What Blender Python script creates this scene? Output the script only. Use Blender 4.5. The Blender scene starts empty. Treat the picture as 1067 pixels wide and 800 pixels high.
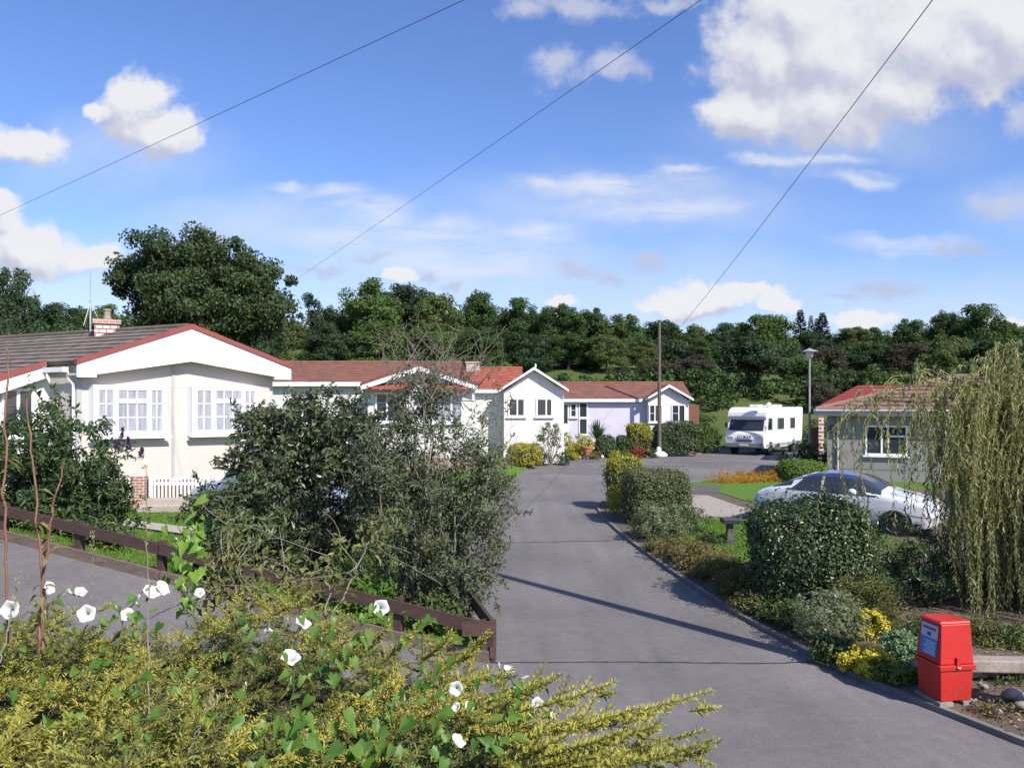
import bpy, bmesh, math, random
import numpy as np
from mathutils import Vector, Matrix

R = math.radians
scene = bpy.context.scene
COL = scene.collection
F, CX, HY, CH = 820.0, 533.5, 420.0, 3.1        # focal length in pixels of the photo, centre column, horizon row, eye height

def W(px, py, d):
    return np.array([(px - CX) / F * d, d, CH - (py - HY) / F * d])
def X(px, d):
    return (px - CX) / F * d
def Z(py, d):
    return CH - (py - HY) / F * d
def D(py, z=0.0):
    return F * (CH - z) / (py - HY)

# ------------------------------------------------------------------ geometry
def nrm(a):
    a = np.asarray(a, float)
    return a / np.maximum(np.linalg.norm(a, axis=-1, keepdims=True), 1e-9)

ORIGIN = {}

class Geo:
    def __init__(self):
        self.v, self.l, self.s, self.m, self.n = [], [], [], [], 0
    def add(self, V, Fc, m=0):
        V = np.asarray(V, float).reshape(-1, 3); Fc = np.asarray(Fc, int)
        self.v.append(V); self.l.append((Fc + self.n).ravel())
        self.s.append(np.full(len(Fc), Fc.shape[1])); self.m.append(np.full(len(Fc), m))
        self.n += len(V)
        return self
    def poly(self, pts, m=0):
        return self.add(pts, [list(range(len(pts)))], m)
    def quads(self, V, m=0):                       # V: (n,4,3)
        V = np.asarray(V, float); n = len(V)
        return self.add(V.reshape(-1, 3), np.arange(n * 4).reshape(n, 4), m)
    def hexa(self, c, m=0):                        # 8 corners: bottom 4 ccw, top 4 ccw
        return self.add(c, [[3, 2, 1, 0], [4, 5, 6, 7], [0, 1, 5, 4], [1, 2, 6, 5], [2, 3, 7, 6], [3, 0, 4, 7]], m)
    def box(self, c, s, rz=0.0, m=0):
        cx, cy, cz = c; hx, hy, hz = s[0] / 2, s[1] / 2, s[2] / 2
        co, si = math.cos(rz), math.sin(rz)
        P = []
        for z in (-hz, hz):
            for x, y in ((-hx, -hy), (hx, -hy), (hx, hy), (-hx, hy)):
                P.append((cx + x * co - y * si, cy + x * si + y * co, cz + z))
        return self.hexa(P, m)
    def prism(self, pts, off, m=0):                # closed polygon extruded by a vector
        pts = np.asarray(pts, float); n = len(pts); off = np.asarray(off, float)
        V = np.concatenate([pts, pts + off])
        self.add(V, [[i, (i + 1) % n, n + (i + 1) % n, n + i] for i in range(n)], m)
        self.poly(pts[::-1], m); self.poly(pts + off, m)
        return self
    def tube(self, pts, rad, k=6, m=0, cap=True):
        pts = np.asarray(pts, float); n = len(pts)
        rad = np.broadcast_to(np.asarray(rad, float), (n,))
        T = nrm(np.gradient(pts, axis=0))
        ref = np.array([0.31, 0.17, 0.93]) if abs(T[0, 2]) < 0.9 else np.array([1.0, 0.1, 0.0])
        A = nrm(np.cross(T, ref)); B = np.cross(T, A)
        ang = np.arange(k) / k * 2 * np.pi
        V = pts[:, None] + rad[:, None, None] * (np.cos(ang)[None, :, None] * A[:, None] + np.sin(ang)[None, :, None] * B[:, None])
        i = np.arange(n - 1)[:, None] * k; j = np.arange(k)[None]; j2 = (j + 1) % k
        Fc = np.stack([i + j, i + j2, i + k + j2, i + k + j], -1).reshape(-1, 4)
        self.add(V.reshape(-1, 3), Fc, m)
        if cap:
            self.poly(V[-1], m); self.poly(V[0][::-1], m)
        return self
    def lathe(self, c, prof, k=16, m=0, sx=1.0, sy=1.0):      # prof: (radius, z)
        c = np.asarray(c, float); ang = np.arange(k) / k * 2 * np.pi
        V = np.array([[(c[0] + r * sx * math.cos(a), c[1] + r * sy * math.sin(a), c[2] + z) for a in ang] for r, z in prof])
        n = len(prof)
        i = np.arange(n - 1)[:, None] * k; j = np.arange(k)[None]; j2 = (j + 1) % k
        Fc = np.stack([i + j, i + j2, i + k + j2, i + k + j], -1).reshape(-1, 4)
        self.add(V.reshape(-1, 3), Fc, m)
        if prof[-1][0] > 1e-4: self.poly(V[-1], m)
        if prof[0][0] > 1e-4: self.poly(V[0][::-1], m)
        return self
    def grid(self, V, m=0):                         # V: (a,b,3)
        a, b = V.shape[:2]
        i = np.arange(a - 1)[:, None] * b; j = np.arange(b - 1)[None]
        Fc = np.stack([i + j, i + j + 1, i + b + j + 1, i + b + j], -1).reshape(-1, 4)
        return self.add(V.reshape(-1, 3), Fc, m)
    def ball(self, c, r, nu=14, nv=9, bump=0.0, seed=0, m=0, zmin=-1):
        c = np.asarray(c, float); r = np.broadcast_to(np.asarray(r, float), (3,))
        rg = np.random.default_rng(seed)
        th = np.linspace(-np.pi / 2, np.pi / 2, nv); ph = np.arange(nu) / nu * 2 * np.pi
        N = np.stack([np.cos(th)[:, None] * np.cos(ph), np.cos(th)[:, None] * np.sin(ph), np.repeat(np.sin(th)[:, None], nu, 1)], -1)
        s = 1 + bump * rg.standard_normal((nv, nu)); s[0] = 1; s[-1] = 1
        V = c + N * s[..., None] * r
        i = np.arange(nv - 1)[:, None] * nu; j = np.arange(nu)[None]; j2 = (j + 1) % nu
        return self.add(V.reshape(-1, 3), np.stack([i + j, i + j2, i + nu + j2, i + nu + j], -1).reshape(-1, 4), m)
    def mesh(self, name, mats, org=(0, 0, 0), smooth=False):
        me = bpy.data.meshes.new(name)
        V = np.concatenate(self.v) - np.asarray(org, float); L = np.concatenate(self.l); S = np.concatenate(self.s)
        me.vertices.add(len(V)); me.vertices.foreach_set('co', V.astype(np.float32).ravel())
        me.loops.add(len(L)); me.loops.foreach_set('vertex_index', L.astype(np.int32))
        me.polygons.add(len(S)); me.polygons.foreach_set('loop_start', np.concatenate([[0], np.cumsum(S)[:-1]]).astype(np.int32))
        me.polygons.foreach_set('material_index', np.concatenate(self.m).astype(np.int32))
        me.polygons.foreach_set('use_smooth', np.full(len(S), bool(smooth)))
        me.update(calc_edges=True)
        for mt in (mats if isinstance(mats, (list, tuple)) else [mats]):
            me.materials.append(mt)
        return me
    def build(self, name, mats, parent=None, org=None, smooth=False, label=None, cat=None, group=None, kind=None, bevel=0.0):
        if org is None:
            org = ORIGIN[parent] if parent else np.zeros(3)
        o = bpy.data.objects.new(name, self.mesh(name, mats, org, smooth)); COL.objects.link(o)
        if parent:
            o.parent = parent
        else:
            o.location = org
        ORIGIN[o] = np.asarray(org, float)
        if bevel:
            b = o.modifiers.new('bevel', 'BEVEL'); b.width = bevel; b.segments = 2; b.limit_method = 'ANGLE'; b.angle_limit = R(40)
        return tag(o, label, cat, group, kind)

def tag(o, label=None, cat=None, group=None, kind=None):
    for k, v in (('label', label), ('category', cat), ('group', group), ('kind', kind)):
        if v: o[k] = v
    return o
def thing(name, loc, label, cat, group=None, kind=None):
    o = bpy.data.objects.new(name, None); COL.objects.link(o)
    o.location = loc; o.empty_display_size = 0.1
    ORIGIN[o] = np.asarray(loc, float)
    return tag(o, label, cat, group, kind)
def dup(o, loc, rz, sc, label=None, parent=None, mats=None):
    kids = [c for c in o.children]
    c = o.copy(); COL.objects.link(c)
    if parent is None:
        c.location = loc; c.rotation_euler = (0, 0, rz); c.scale = sc
        if label: c['label'] = label
    else:
        c.parent = parent
    if mats and c.name.startswith('crown'):
        c.material_slots[0].link = 'OBJECT'; c.material_slots[0].material = mats
    for k in kids: dup(k, None, None, None, None, c, mats)
    return c

# ------------------------------------------------------------------ leaves
def leaf_quads(P, Dr, N, L, Wd, curl=0.0):
    Dr = nrm(Dr); S = nrm(np.cross(Dr, N)); N = np.cross(S, Dr)
    L = np.asarray(L, float).reshape(-1, 1); Wd = np.asarray(Wd, float).reshape(-1, 1)
    mid = P + Dr * L * 0.45 + N * L * 0.12
    tip = P + Dr * L - N * L * curl
    return np.stack([P, mid + S * Wd / 2, tip, mid - S * Wd / 2], 1)
def leaf_two(P, Dr, N, L, Wd, curl=0.15, fold=0.25):          # two quads folded along the midrib, for near leaves
    Dr = nrm(Dr); S = nrm(np.cross(Dr, N)); N = np.cross(S, Dr)
    L = np.asarray(L, float).reshape(-1, 1); Wd = np.asarray(Wd, float).reshape(-1, 1)
    m1 = P + Dr * L * 0.5 ; tip = P + Dr * L - N * L * curl
    a = P + Dr * L * 0.3 + S * Wd * .5 + N * Wd * fold; b = P + Dr * L * 0.3 - S * Wd * .5 + N * Wd * fold
    V = np.stack([P, a, tip, m1, b], 1)
    return V
def add_leaf_two(g, V, m=0):
    n = len(V); base = np.arange(n)[:, None] * 5
    g.add(V.reshape(-1, 3), np.concatenate([base + [0, 1, 2, 3], base + [0, 3, 2, 4]]), m)
def rand_dirs(rg, n):
    return nrm(rg.standard_normal((n, 3)))
def clumps(ells, K, per, sub, leafL, asp, seed, up=0.35, droop=0.0, shell=0.7, flat=0.75, spread=0.8, zmin=None, two=False):
    """leaf cards gathered into sub-clumps on the shells of ellipsoids; returns Geo and the clump centres"""
    rg = np.random.default_rng(seed); g = Geo()
    C = np.array([e[0] for e in ells], float); Rr = np.array([e[1] for e in ells], float)
    w = np.prod(Rr, 1) ** (2 / 3); w /= w.sum()
    idx = rg.choice(len(ells), K, p=w)
    d = rand_dirs(rg, K); rad = shell + (1.08 - shell) * rg.random(K) ** 0.6
    rad = np.where(rg.random(K) < 0.22, rg.random(K) * shell, rad)
    cen = C[idx] + d * rad[:, None] * Rr[idx]
    if zmin is not None: cen = cen[cen[:, 2] > zmin]; 
    K = len(cen)
    sr = sub * (0.6 + 0.8 * rg.random(K))
    n = int(K * per); ci = rg.integers(0, K, n)
    off = rand_dirs(rg, n) * (rg.random(n) ** 0.45)[:, None] * sr[ci][:, None]; off[:, 2] *= flat
    P = cen[ci] + off
    out = nrm(off) * 0.7 + nrm(P - C[0]) * 0.5
    out[:, 2] += up
    N = nrm(out + spread * rg.standard_normal((n, 3)))
    Dr = np.cross(N, rand_dirs(rg, n)); Dr[:, 2] -= droop
    L = leafL * (0.65 + 0.7 * rg.random(n))
    if two:
        add_leaf_two(g, leaf_two(P - nrm(Dr) * L[:, None] * .5, Dr, N, L, L * asp))
    else:
        g.quads(leaf_quads(P - nrm(Dr) * L[:, None] * .5, Dr, N, L, L * asp))
    return g, cen
def limb(g, a, b, r0, r1, rg, n=6, wob=0.06, sag=0.0, k=6):
    a = np.asarray(a, float); b = np.asarray(b, float); t = np.linspace(0, 1, n)[:, None]
    ln = np.linalg.norm(b - a)
    p = a + (b - a) * t + np.sin(t * np.pi) * rg.standard_normal(3) * wob * ln + np.array([0, 0, 1.0]) * np.sin(t * np.pi) * sag * ln
    p[1:-1] += rg.standard_normal((n - 2, 3)) * 0.018 * ln
    g.tube(p, np.linspace(r0, r1, n), k)
    return p

# ------------------------------------------------------------------ materials
def newmat(name):
    m = bpy.data.materials.new(name); m.use_nodes = True
    nt = m.node_tree; nt.nodes.clear()
    out = nt.nodes.new('ShaderNodeOutputMaterial')
    return m, nt, nt.nodes, nt.links, out
def ramp(nodes, stops, mode='LINEAR'):
    r = nodes.new('ShaderNodeValToRGB'); r.color_ramp.interpolation = mode
    e = r.color_ramp.elements
    while len(e) > 1: e.remove(e[-1])
    e[0].position = stops[0][0]; e[0].color = (*stops[0][1], 1)
    for p, c in stops[1:]:
        x = e.new(p); x.color = (*c, 1)
    return r
def mix(nodes, links, a, b, fac, mode='MIX'):
    n = nodes.new('ShaderNodeMix'); n.data_type = 'RGBA'; n.blend_type = mode
    for sock, v in ((n.inputs[0], fac), (n.inputs[6], a), (n.inputs[7], b)):
        if isinstance(v, bpy.types.NodeSocket): links.new(v, sock)
        elif isinstance(v, (int, float)): sock.default_value = v
        else: sock.default_value = (*v, 1)
    return n.outputs[2]
def noise(nodes, links, vec, scale, detail=4, rough=0.55, dist=0.0):
    n = nodes.new('ShaderNodeTexNoise'); n.inputs['Scale'].default_value = scale
    n.inputs['Detail'].default_value = detail; n.inputs['Roughness'].default_value = rough; n.inputs['Distortion'].default_value = dist
    if vec is not None: links.new(vec, n.inputs['Vector'])
    return n.outputs['Fac']
def surf(name, c1, c2=None, rough=0.6, scale=3.0, c3=None, scale2=40.0, amt2=0.3, bump=0.0, bscale=60.0, spec=0.4, metal=0.0, coat=0.0, stretch=None):
    m, nt, N, L, out = newmat(name)
    b = N.new('ShaderNodeBsdfPrincipled'); L.new(b.outputs[0], out.inputs[0])
    b.inputs['Roughness'].default_value = rough; b.inputs['Specular IOR Level'].default_value = spec
    b.inputs['Metallic'].default_value = metal; b.inputs['Coat Weight'].default_value = coat
    tc = N.new('ShaderNodeTexCoord'); vec = tc.outputs['Object']
    if stretch:
        mp = N.new('ShaderNodeMapping'); mp.inputs['Scale'].default_value = stretch; L.new(vec, mp.inputs[0]); vec = mp.outputs[0]
    c2 = c2 or tuple(x * 0.85 for x in c1)
    n1 = noise(N, L, vec, scale)
    r = ramp(N, [(0.35, c1), (0.65, c2)]); L.new(n1, r.inputs[0]); col = r.outputs[0]
    if c3:
        n2 = noise(N, L, vec, scale2, 3)
        r2 = ramp(N, [(0.5, (0, 0, 0)), (0.68, (1, 1, 1))]); L.new(n2, r2.inputs[0])
        mm = N.new('ShaderNodeMath'); mm.operation = 'MULTIPLY'; L.new(r2.outputs[0], mm.inputs[0]); mm.inputs[1].default_value = amt2
        col = mix(N, L, col, c3, mm.outputs[0])
    L.new(col, b.inputs['Base Color'])
    if bump:
        nb = noise(N, L, vec, bscale, 5); bp = N.new('ShaderNodeBump'); bp.inputs['Strength'].default_value = bump; bp.inputs['Distance'].default_value = 0.02
        L.new(nb, bp.inputs['Height']); L.new(bp.outputs[0], b.inputs['Normal'])
    return m
def leafmat(name, cols, trans=0.3, rough=0.5, patch=None, pscale=0.5, spec=0.35):
    m, nt, N, L, out = newmat(name)
    geo = N.new('ShaderNodeNewGeometry'); tc = N.new('ShaderNodeTexCoord')
    k = len(cols)
    r = ramp(N, [(i / max(1, k - 1), c) for i, c in enumerate(cols)]); L.new(geo.outputs['Random Per Island'], r.inputs[0])
    col = r.outputs[0]
    if patch:
        n = noise(N, L, tc.outputs['Object'], pscale, 2)
        rr = ramp(N, [(0.42, (0, 0, 0)), (0.62, (1, 1, 1))]); L.new(n, rr.inputs[0])
        col = mix(N, L, col, patch, rr.outputs[0], 'MIX') if len(patch) == 3 else col
    b = N.new('ShaderNodeBsdfPrincipled'); b.inputs['Roughness'].default_value = rough; b.inputs['Specular IOR Level'].default_value = spec
    L.new(col, b.inputs['Base Color'])
    t = N.new('ShaderNodeBsdfTranslucent'); tint = mix(N, L, col, (1.0, 1.0, 0.35), 1.0, 'MULTIPLY'); 
    g = N.new('ShaderNodeGamma'); g.inputs[1].default_value = 0.85; L.new(tint, g.inputs[0]); L.new(g.outputs[0], t.inputs[0])
    ms = N.new('ShaderNodeMixShader'); ms.inputs[0].default_value = trans
    L.new(b.outputs[0], ms.inputs[1]); L.new(t.outputs[0], ms.inputs[2]); L.new(ms.outputs[0], out.inputs[0])
    return m
def glassmat(name, c=(0.02, 0.025, 0.03), rough=0.06):
    m, nt, N, L, out = newmat(name)
    b = N.new('ShaderNodeBsdfPrincipled'); b.inputs['Base Color'].default_value = (*c, 1); b.inputs['Roughness'].default_value = rough
    b.inputs['Specular IOR Level'].default_value = 0.6; L.new(b.outputs[0], out.inputs[0])
    return m
def brickmat(name, c1, c2, mortar, w=0.225, h=0.075, msize=0.012):
    m, nt, N, L, out = newmat(name)
    tc = N.new('ShaderNodeTexCoord'); sx = N.new('ShaderNodeSeparateXYZ'); L.new(tc.outputs['Object'], sx.inputs[0])
    ad = N.new('ShaderNodeMath'); ad.operation = 'ADD'; L.new(sx.outputs[0], ad.inputs[0]); L.new(sx.outputs[1], ad.inputs[1])
    cb = N.new('ShaderNodeCombineXYZ'); L.new(ad.outputs[0], cb.inputs[0]); L.new(sx.outputs[2], cb.inputs[1])
    br = N.new('ShaderNodeTexBrick'); L.new(cb.outputs[0], br.inputs[0]); br.inputs['Scale'].default_value = 1.0
    br.inputs['Color1'].default_value = (*c1, 1); br.inputs['Color2'].default_value = (*c2, 1); br.inputs['Mortar'].default_value = (*mortar, 1)
    br.inputs['Brick Width'].default_value = w; br.inputs['Row Height'].default_value = h; br.inputs['Mortar Size'].default_value = msize
    b = N.new('ShaderNodeBsdfPrincipled'); b.inputs['Roughness'].default_value = 0.85
    L.new(br.outputs['Color'], b.inputs['Base Color']); L.new(b.outputs[0], out.inputs[0])
    return m

M = {}
def tilemat(name, c1, c2, c3):
    """roof tiles: colour changes from tile to tile, with lichen"""
    m, nt, N, L, out = newmat(name)
    tc = N.new('ShaderNodeTexCoord'); vec = tc.outputs['Object']
    vo = N.new('ShaderNodeTexVoronoi'); vo.inputs['Scale'].default_value = 3.2; L.new(vec, vo.inputs['Vector'])
    sp = N.new('ShaderNodeSeparateColor'); L.new(vo.outputs['Color'], sp.inputs[0])
    r = ramp(N, [(0.0, c1), (0.6, c2), (1.0, c3)]); L.new(sp.outputs[0], r.inputs[0])
    n = noise(N, L, vec, 9.0, 4); rr = ramp(N, [(0.5, (0, 0, 0)), (0.75, (0.55, 0.55, 0.55))]); L.new(n, rr.inputs[0])
    col = mix(N, L, r.outputs[0], tuple(x * 0.55 + 0.04 for x in c2), rr.outputs[0])
    b = N.new('ShaderNodeBsdfPrincipled'); b.inputs['Roughness'].default_value = 0.75; b.inputs['Specular IOR Level'].default_value = 0.3
    L.new(col, b.inputs['Base Color']); L.new(b.outputs[0], out.inputs[0])
    return m

M['tile_dark'] = tilemat('weathered dark roof tile', (0.125, 0.10, 0.08), (0.16, 0.13, 0.105), (0.2, 0.165, 0.135))
M['tile_red'] = tilemat('red roof tile', (0.24, 0.066, 0.043), (0.30, 0.082, 0.052), (0.34, 0.11, 0.07))
M['tile_brown'] = tilemat('red brown roof tile', (0.17, 0.07, 0.048), (0.215, 0.095, 0.065), (0.145, 0.076, 0.058))
M['tile_pink'] = tilemat('weathered pink brown roof tile', (0.2, 0.115, 0.088), (0.25, 0.145, 0.11), (0.165, 0.105, 0.085))
M['tile_scarlet'] = tilemat('scarlet roof sheet', (0.2, 0.034, 0.03), (0.23, 0.04, 0.034), (0.215, 0.044, 0.036))
M['verge_red'] = surf('dull red verge board', (0.25, 0.055, 0.045), (0.2, 0.05, 0.042), 0.55)
M['cream'] = surf('cream textured wall', (0.56, 0.49, 0.445), (0.535, 0.468, 0.425), 0.85, 1.2, (0.49, 0.43, 0.385), 4.0, 0.22, 0.2, 90, stretch=(1.5, 1.5, 0.5))
M['white'] = surf('white painted board', (0.78, 0.78, 0.77), (0.72, 0.72, 0.72), 0.45, 1.5, (0.6, 0.6, 0.58), 6.0, 0.15)
M['white_wall'] = surf('white textured wall', (0.68, 0.665, 0.64), (0.61, 0.595, 0.575), 0.85, 1.1, (0.5, 0.48, 0.45), 3.5, 0.4, 0.2, 80, stretch=(1.6, 1.6, 0.5))
M['lilac'] = surf('pale lilac wall', (0.56, 0.53, 0.64), (0.53, 0.5, 0.61), 0.8, 1.5, (0.46, 0.44, 0.51), 8.0, 0.2)
M['grey_wall'] = surf('grey render wall', (0.27, 0.258, 0.25), (0.24, 0.228, 0.222), 0.85, 1.2, (0.2, 0.19, 0.185), 10.0, 0.3, 0.1, 70)
M['grey_trim'] = surf('pale grey trim', (0.42, 0.415, 0.41), (0.37, 0.365, 0.36), 0.5)
M['upvc'] = surf('white window frame', (0.8, 0.8, 0.8), (0.77, 0.77, 0.77), 0.3, 1.0)
M['glass'] = glassmat('dark window glass', (0.035, 0.04, 0.05))
M['curtain'] = surf('net curtain behind glass', (0.40, 0.39, 0.44), (0.22, 0.22, 0.27), 0.25, 9.0, spec=0.6, stretch=(3, 3, 0.12))
M['plinth'] = brickmat('brick plinth', (0.3, 0.14, 0.1), (0.36, 0.18, 0.12), (0.4, 0.38, 0.35))
M['chimney_mixed'] = brickmat('white and red chimney brick', (0.66, 0.62, 0.58), (0.58, 0.54, 0.5), (0.28, 0.09, 0.08), 0.27, 0.12, 0.022)
M['chimney_pale'] = surf('pale chimney render', (0.5, 0.42, 0.37), (0.42, 0.35, 0.31), 0.9)
M['brick_red'] = brickmat('red brick', (0.34, 0.12, 0.08), (0.42, 0.17, 0.11), (0.5, 0.47, 0.43))
M['brick_banded'] = brickmat('banded brick pillar', (0.4, 0.13, 0.1), (0.44, 0.16, 0.12), (0.72, 0.68, 0.64), 0.5, 0.2, 0.045)
M['soffit'] = surf('soffit board', (0.6, 0.58, 0.56), None, 0.7)
M['metal'] = surf('galvanised steel', (0.42, 0.43, 0.44), (0.34, 0.35, 0.36), 0.45, 3.0, metal=0.6)
M['pipe_grey'] = surf('grey lamp column paint', (0.3, 0.32, 0.33), (0.24, 0.26, 0.27), 0.5, 2.0, (0.18, 0.18, 0.17), 12, 0.4)
M['lens'] = glassmat('pale lamp bowl', (0.55, 0.56, 0.55), 0.15)
M['black'] = surf('black rubber', (0.018, 0.018, 0.02), (0.025, 0.025, 0.026), 0.7)
M['dark_plastic'] = surf('dark plastic', (0.03, 0.03, 0.033), (0.04, 0.04, 0.042), 0.45)
M['wood_pole'] = surf('weathered pole wood', (0.16, 0.12, 0.09), (0.1, 0.075, 0.058), 0.85, 4.0, (0.06, 0.045, 0.035), 30, 0.4, 0.2, 40, stretch=(8, 8, 0.6))
M['wood_stain'] = surf('dark stained fence timber', (0.075, 0.04, 0.032), (0.05, 0.028, 0.023), 0.7, 5.0, (0.12, 0.085, 0.07), 25, 0.45, 0.15, 50, stretch=(1, 1, 6))
M['wood_kerb'] = surf('grey brown edging timber', (0.17, 0.125, 0.10), (0.11, 0.08, 0.065), 0.8, 4.0, (0.23, 0.19, 0.16), 25, 0.5, 0.2, 50, stretch=(1, 1, 5))
M['wood_grey'] = surf('silvered sleeper wood', (0.34, 0.29, 0.25), (0.24, 0.2, 0.17), 0.85, 5.0, (0.15, 0.12, 0.1), 30, 0.5, 0.2, 50)
M['wood_brown'] = surf('brown board', (0.2, 0.085, 0.05), (0.15, 0.065, 0.04), 0.8, 4.0)
M['bark'] = surf('bark', (0.085, 0.065, 0.05), (0.05, 0.04, 0.032), 0.9, 6.0, (0.12, 0.11, 0.09), 20, 0.4, 0.3, 30)
M['twig'] = surf('pale grey twig', (0.24, 0.21, 0.17), (0.15, 0.125, 0.10), 0.85, 8.0)
M['yew_twig'] = surf('olive yew twig', (0.13, 0.105, 0.035), (0.09, 0.07, 0.025), 0.8, 8.0)
M['twig_brown'] = surf('brown twig', (0.10, 0.07, 0.045), (0.06, 0.042, 0.03), 0.85, 8.0)
M['soil'] = surf('dry garden soil', (0.12, 0.085, 0.062), (0.075, 0.055, 0.042), 0.95, 2.0, (0.24, 0.2, 0.16), 35, 0.5, 0.5, 30)
M['stone'] = surf('pale rough stone', (0.3, 0.26, 0.22), (0.2, 0.175, 0.15), 0.9, 5.0, bump=0.3, bscale=20)
M['white_stone'] = surf('whitewashed stone', (0.72, 0.71, 0.7), (0.62, 0.61, 0.6), 0.85, 5.0)
M['kerb'] = surf('concrete kerb', (0.19, 0.18, 0.17), (0.13, 0.122, 0.115), 0.9, 3.0, (0.25, 0.24, 0.22), 30, 0.3, 0.2, 40)
M['gravel'] = surf('pinkish gravel', (0.33, 0.285, 0.25), (0.25, 0.21, 0.185), 0.95, 9.0, (0.46, 0.42, 0.38), 25, 0.6, 0.5, 60)
M['slab'] = surf('concrete path', (0.42, 0.36, 0.31), (0.34, 0.3, 0.26), 0.9, 1.5, (0.26, 0.23, 0.2), 14, 0.3, 0.15, 40)
M['dark_paving'] = surf('dark paving', (0.1, 0.095, 0.1), (0.075, 0.072, 0.075), 0.9, 6.0)
M['terracotta'] = surf('terracotta', (0.42, 0.16, 0.09), (0.34, 0.13, 0.075), 0.8, 6.0)
M['blue_glaze'] = surf('blue glazed pot', (0.1, 0.14, 0.26), (0.16, 0.2, 0.3), 0.25, 5.0)
M['red_paint'] = surf('red fibreglass', (0.5, 0.022, 0.018), (0.4, 0.022, 0.018), 0.42, 3.5, (0.3, 0.05, 0.04), 14, 0.6, 0.08, 25)
M['poster_blue'] = surf('blue poster', (0.045, 0.16, 0.52), (0.06, 0.2, 0.56), 0.4, 3.0)
M['poster_pale'] = surf('pale poster', (0.45, 0.46, 0.62), (0.5, 0.44, 0.54), 0.4, 6.0)
M['poster_ink'] = surf('white poster ink', (0.7, 0.74, 0.82), None, 0.5)
M['poster_dark'] = surf('navy poster ink', (0.05, 0.06, 0.2), None, 0.5)
M['van_white'] = surf('white motorhome paint', (0.8, 0.8, 0.79), (0.77, 0.77, 0.76), 0.25, 0.8, (0.66, 0.65, 0.62), 5, 0.15, coat=0.4)
M['van_grey'] = surf('grey bumper', (0.3, 0.31, 0.32), (0.25, 0.26, 0.27), 0.5)
M['car_white'] = surf('white car paint', (0.6, 0.61, 0.63), (0.58, 0.59, 0.61), 0.18, 1.0, coat=0.8)
M['car_roof'] = surf('dark car roof with sky reflection tint', (0.03, 0.045, 0.11), (0.035, 0.05, 0.12), 0.14, 1.0, coat=1.0)  # dark roof, blue of the reflected sky put into its base colour
M['car_silver'] = surf('silver blue car paint', (0.36, 0.4, 0.5), (0.33, 0.37, 0.47), 0.22, 1.0, metal=0.35, coat=0.8)
M['rim'] = surf('alloy', (0.5, 0.5, 0.5), (0.42, 0.42, 0.42), 0.3, 3.0, metal=0.8)
M['headlight'] = glassmat('headlight glass', (0.5, 0.52, 0.54), 0.1)
M['cable'] = surf('black cable', (0.03, 0.035, 0.05), None, 0.6)

# foliage
M['oak'] = leafmat('oak leaves', [(0.028, 0.05, 0.018), (0.048, 0.082, 0.027), (0.075, 0.118, 0.038)], 0.22, 0.6, patch=(0.04, 0.06, 0.02), pscale=.25)
M['wood_a'] = leafmat('wood leaves dark green', [(0.038, 0.076, 0.022), (0.062, 0.118, 0.033), (0.095, 0.16, 0.045)], 0.26, 0.65, patch=(0.05, 0.09, 0.025), pscale=.3)
M['wood_b'] = leafmat('wood leaves mid green', [(0.052, 0.10, 0.026), (0.082, 0.15, 0.038), (0.12, 0.195, 0.055)], 0.28, 0.65, patch=(0.09, 0.13, 0.035), pscale=.3)
M['wood_c'] = leafmat('wood leaves deep green', [(0.028, 0.058, 0.024), (0.046, 0.084, 0.033), (0.07, 0.115, 0.045)], 0.24, 0.65, patch=(0.03, 0.055, 0.022), pscale=.3)
M['wood_d'] = leafmat('wood leaves yellow green', [(0.07, 0.11, 0.028), (0.1, 0.15, 0.038), (0.14, 0.185, 0.055)], 0.28, 0.65, patch=(0.1, 0.12, 0.04), pscale=.3)
M['wood_brown_leaf'] = leafmat('olive brown leaves', [(0.06, 0.06, 0.02), (0.09, 0.08, 0.028), (0.11, 0.10, 0.035)], 0.2, 0.6)
M['wood_purple'] = leafmat('purple brown leaves', [(0.05, 0.042, 0.03), (0.07, 0.062, 0.038), (0.075, 0.08, 0.04)], 0.2, 0.65)
M['conifer'] = leafmat('conifer needles', [(0.016, 0.034, 0.02), (0.03, 0.054, 0.03)], 0.08, 0.6)
M['shrub_dark'] = leafmat('glossy dark shrub leaves', [(0.03, 0.045, 0.018), (0.055, 0.075, 0.032), (0.11, 0.13, 0.065), (0.065, 0.09, 0.035)], 0.18, 0.38, spec=0.55)
M['shrub_grey'] = leafmat('grey green shrub leaves', [(0.060, 0.078, 0.036), (0.102, 0.126, 0.066), (0.156, 0.174, 0.102), (0.084, 0.108, 0.042)], 0.25, 0.5)
M['shrub_olive'] = leafmat('long olive leaves', [(0.05, 0.08, 0.03), (0.09, 0.13, 0.055), (0.13, 0.17, 0.085)], 0.3, 0.45)
M['buddleia'] = leafmat('buddleia leaves', [(0.028, 0.055, 0.018), (0.05, 0.09, 0.03), (0.085, 0.13, 0.05)], 0.25, 0.5)
M['lime'] = leafmat('lime bindweed leaves', [(0.14, 0.25, 0.03), (0.2, 0.33, 0.05), (0.1, 0.2, 0.03)], 0.4, 0.4)
M['bindleaf'] = leafmat('green bindweed leaves', [(0.05, 0.13, 0.02), (0.09, 0.2, 0.03), (0.14, 0.24, 0.04), (0.07, 0.16, 0.03)], 0.4, 0.45)
M['petal'] = leafmat('white petal', [(0.74, 0.74, 0.71), (0.7, 0.71, 0.7)], 0.35, 0.55)
M['yew_gold'] = leafmat('golden yew needles', [(0.33, 0.30, 0.04), (0.42, 0.37, 0.055), (0.24, 0.25, 0.035), (0.38, 0.35, 0.06)], 0.22, 0.5, patch=(0.22, 0.22, 0.035), pscale=2.2)
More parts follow.
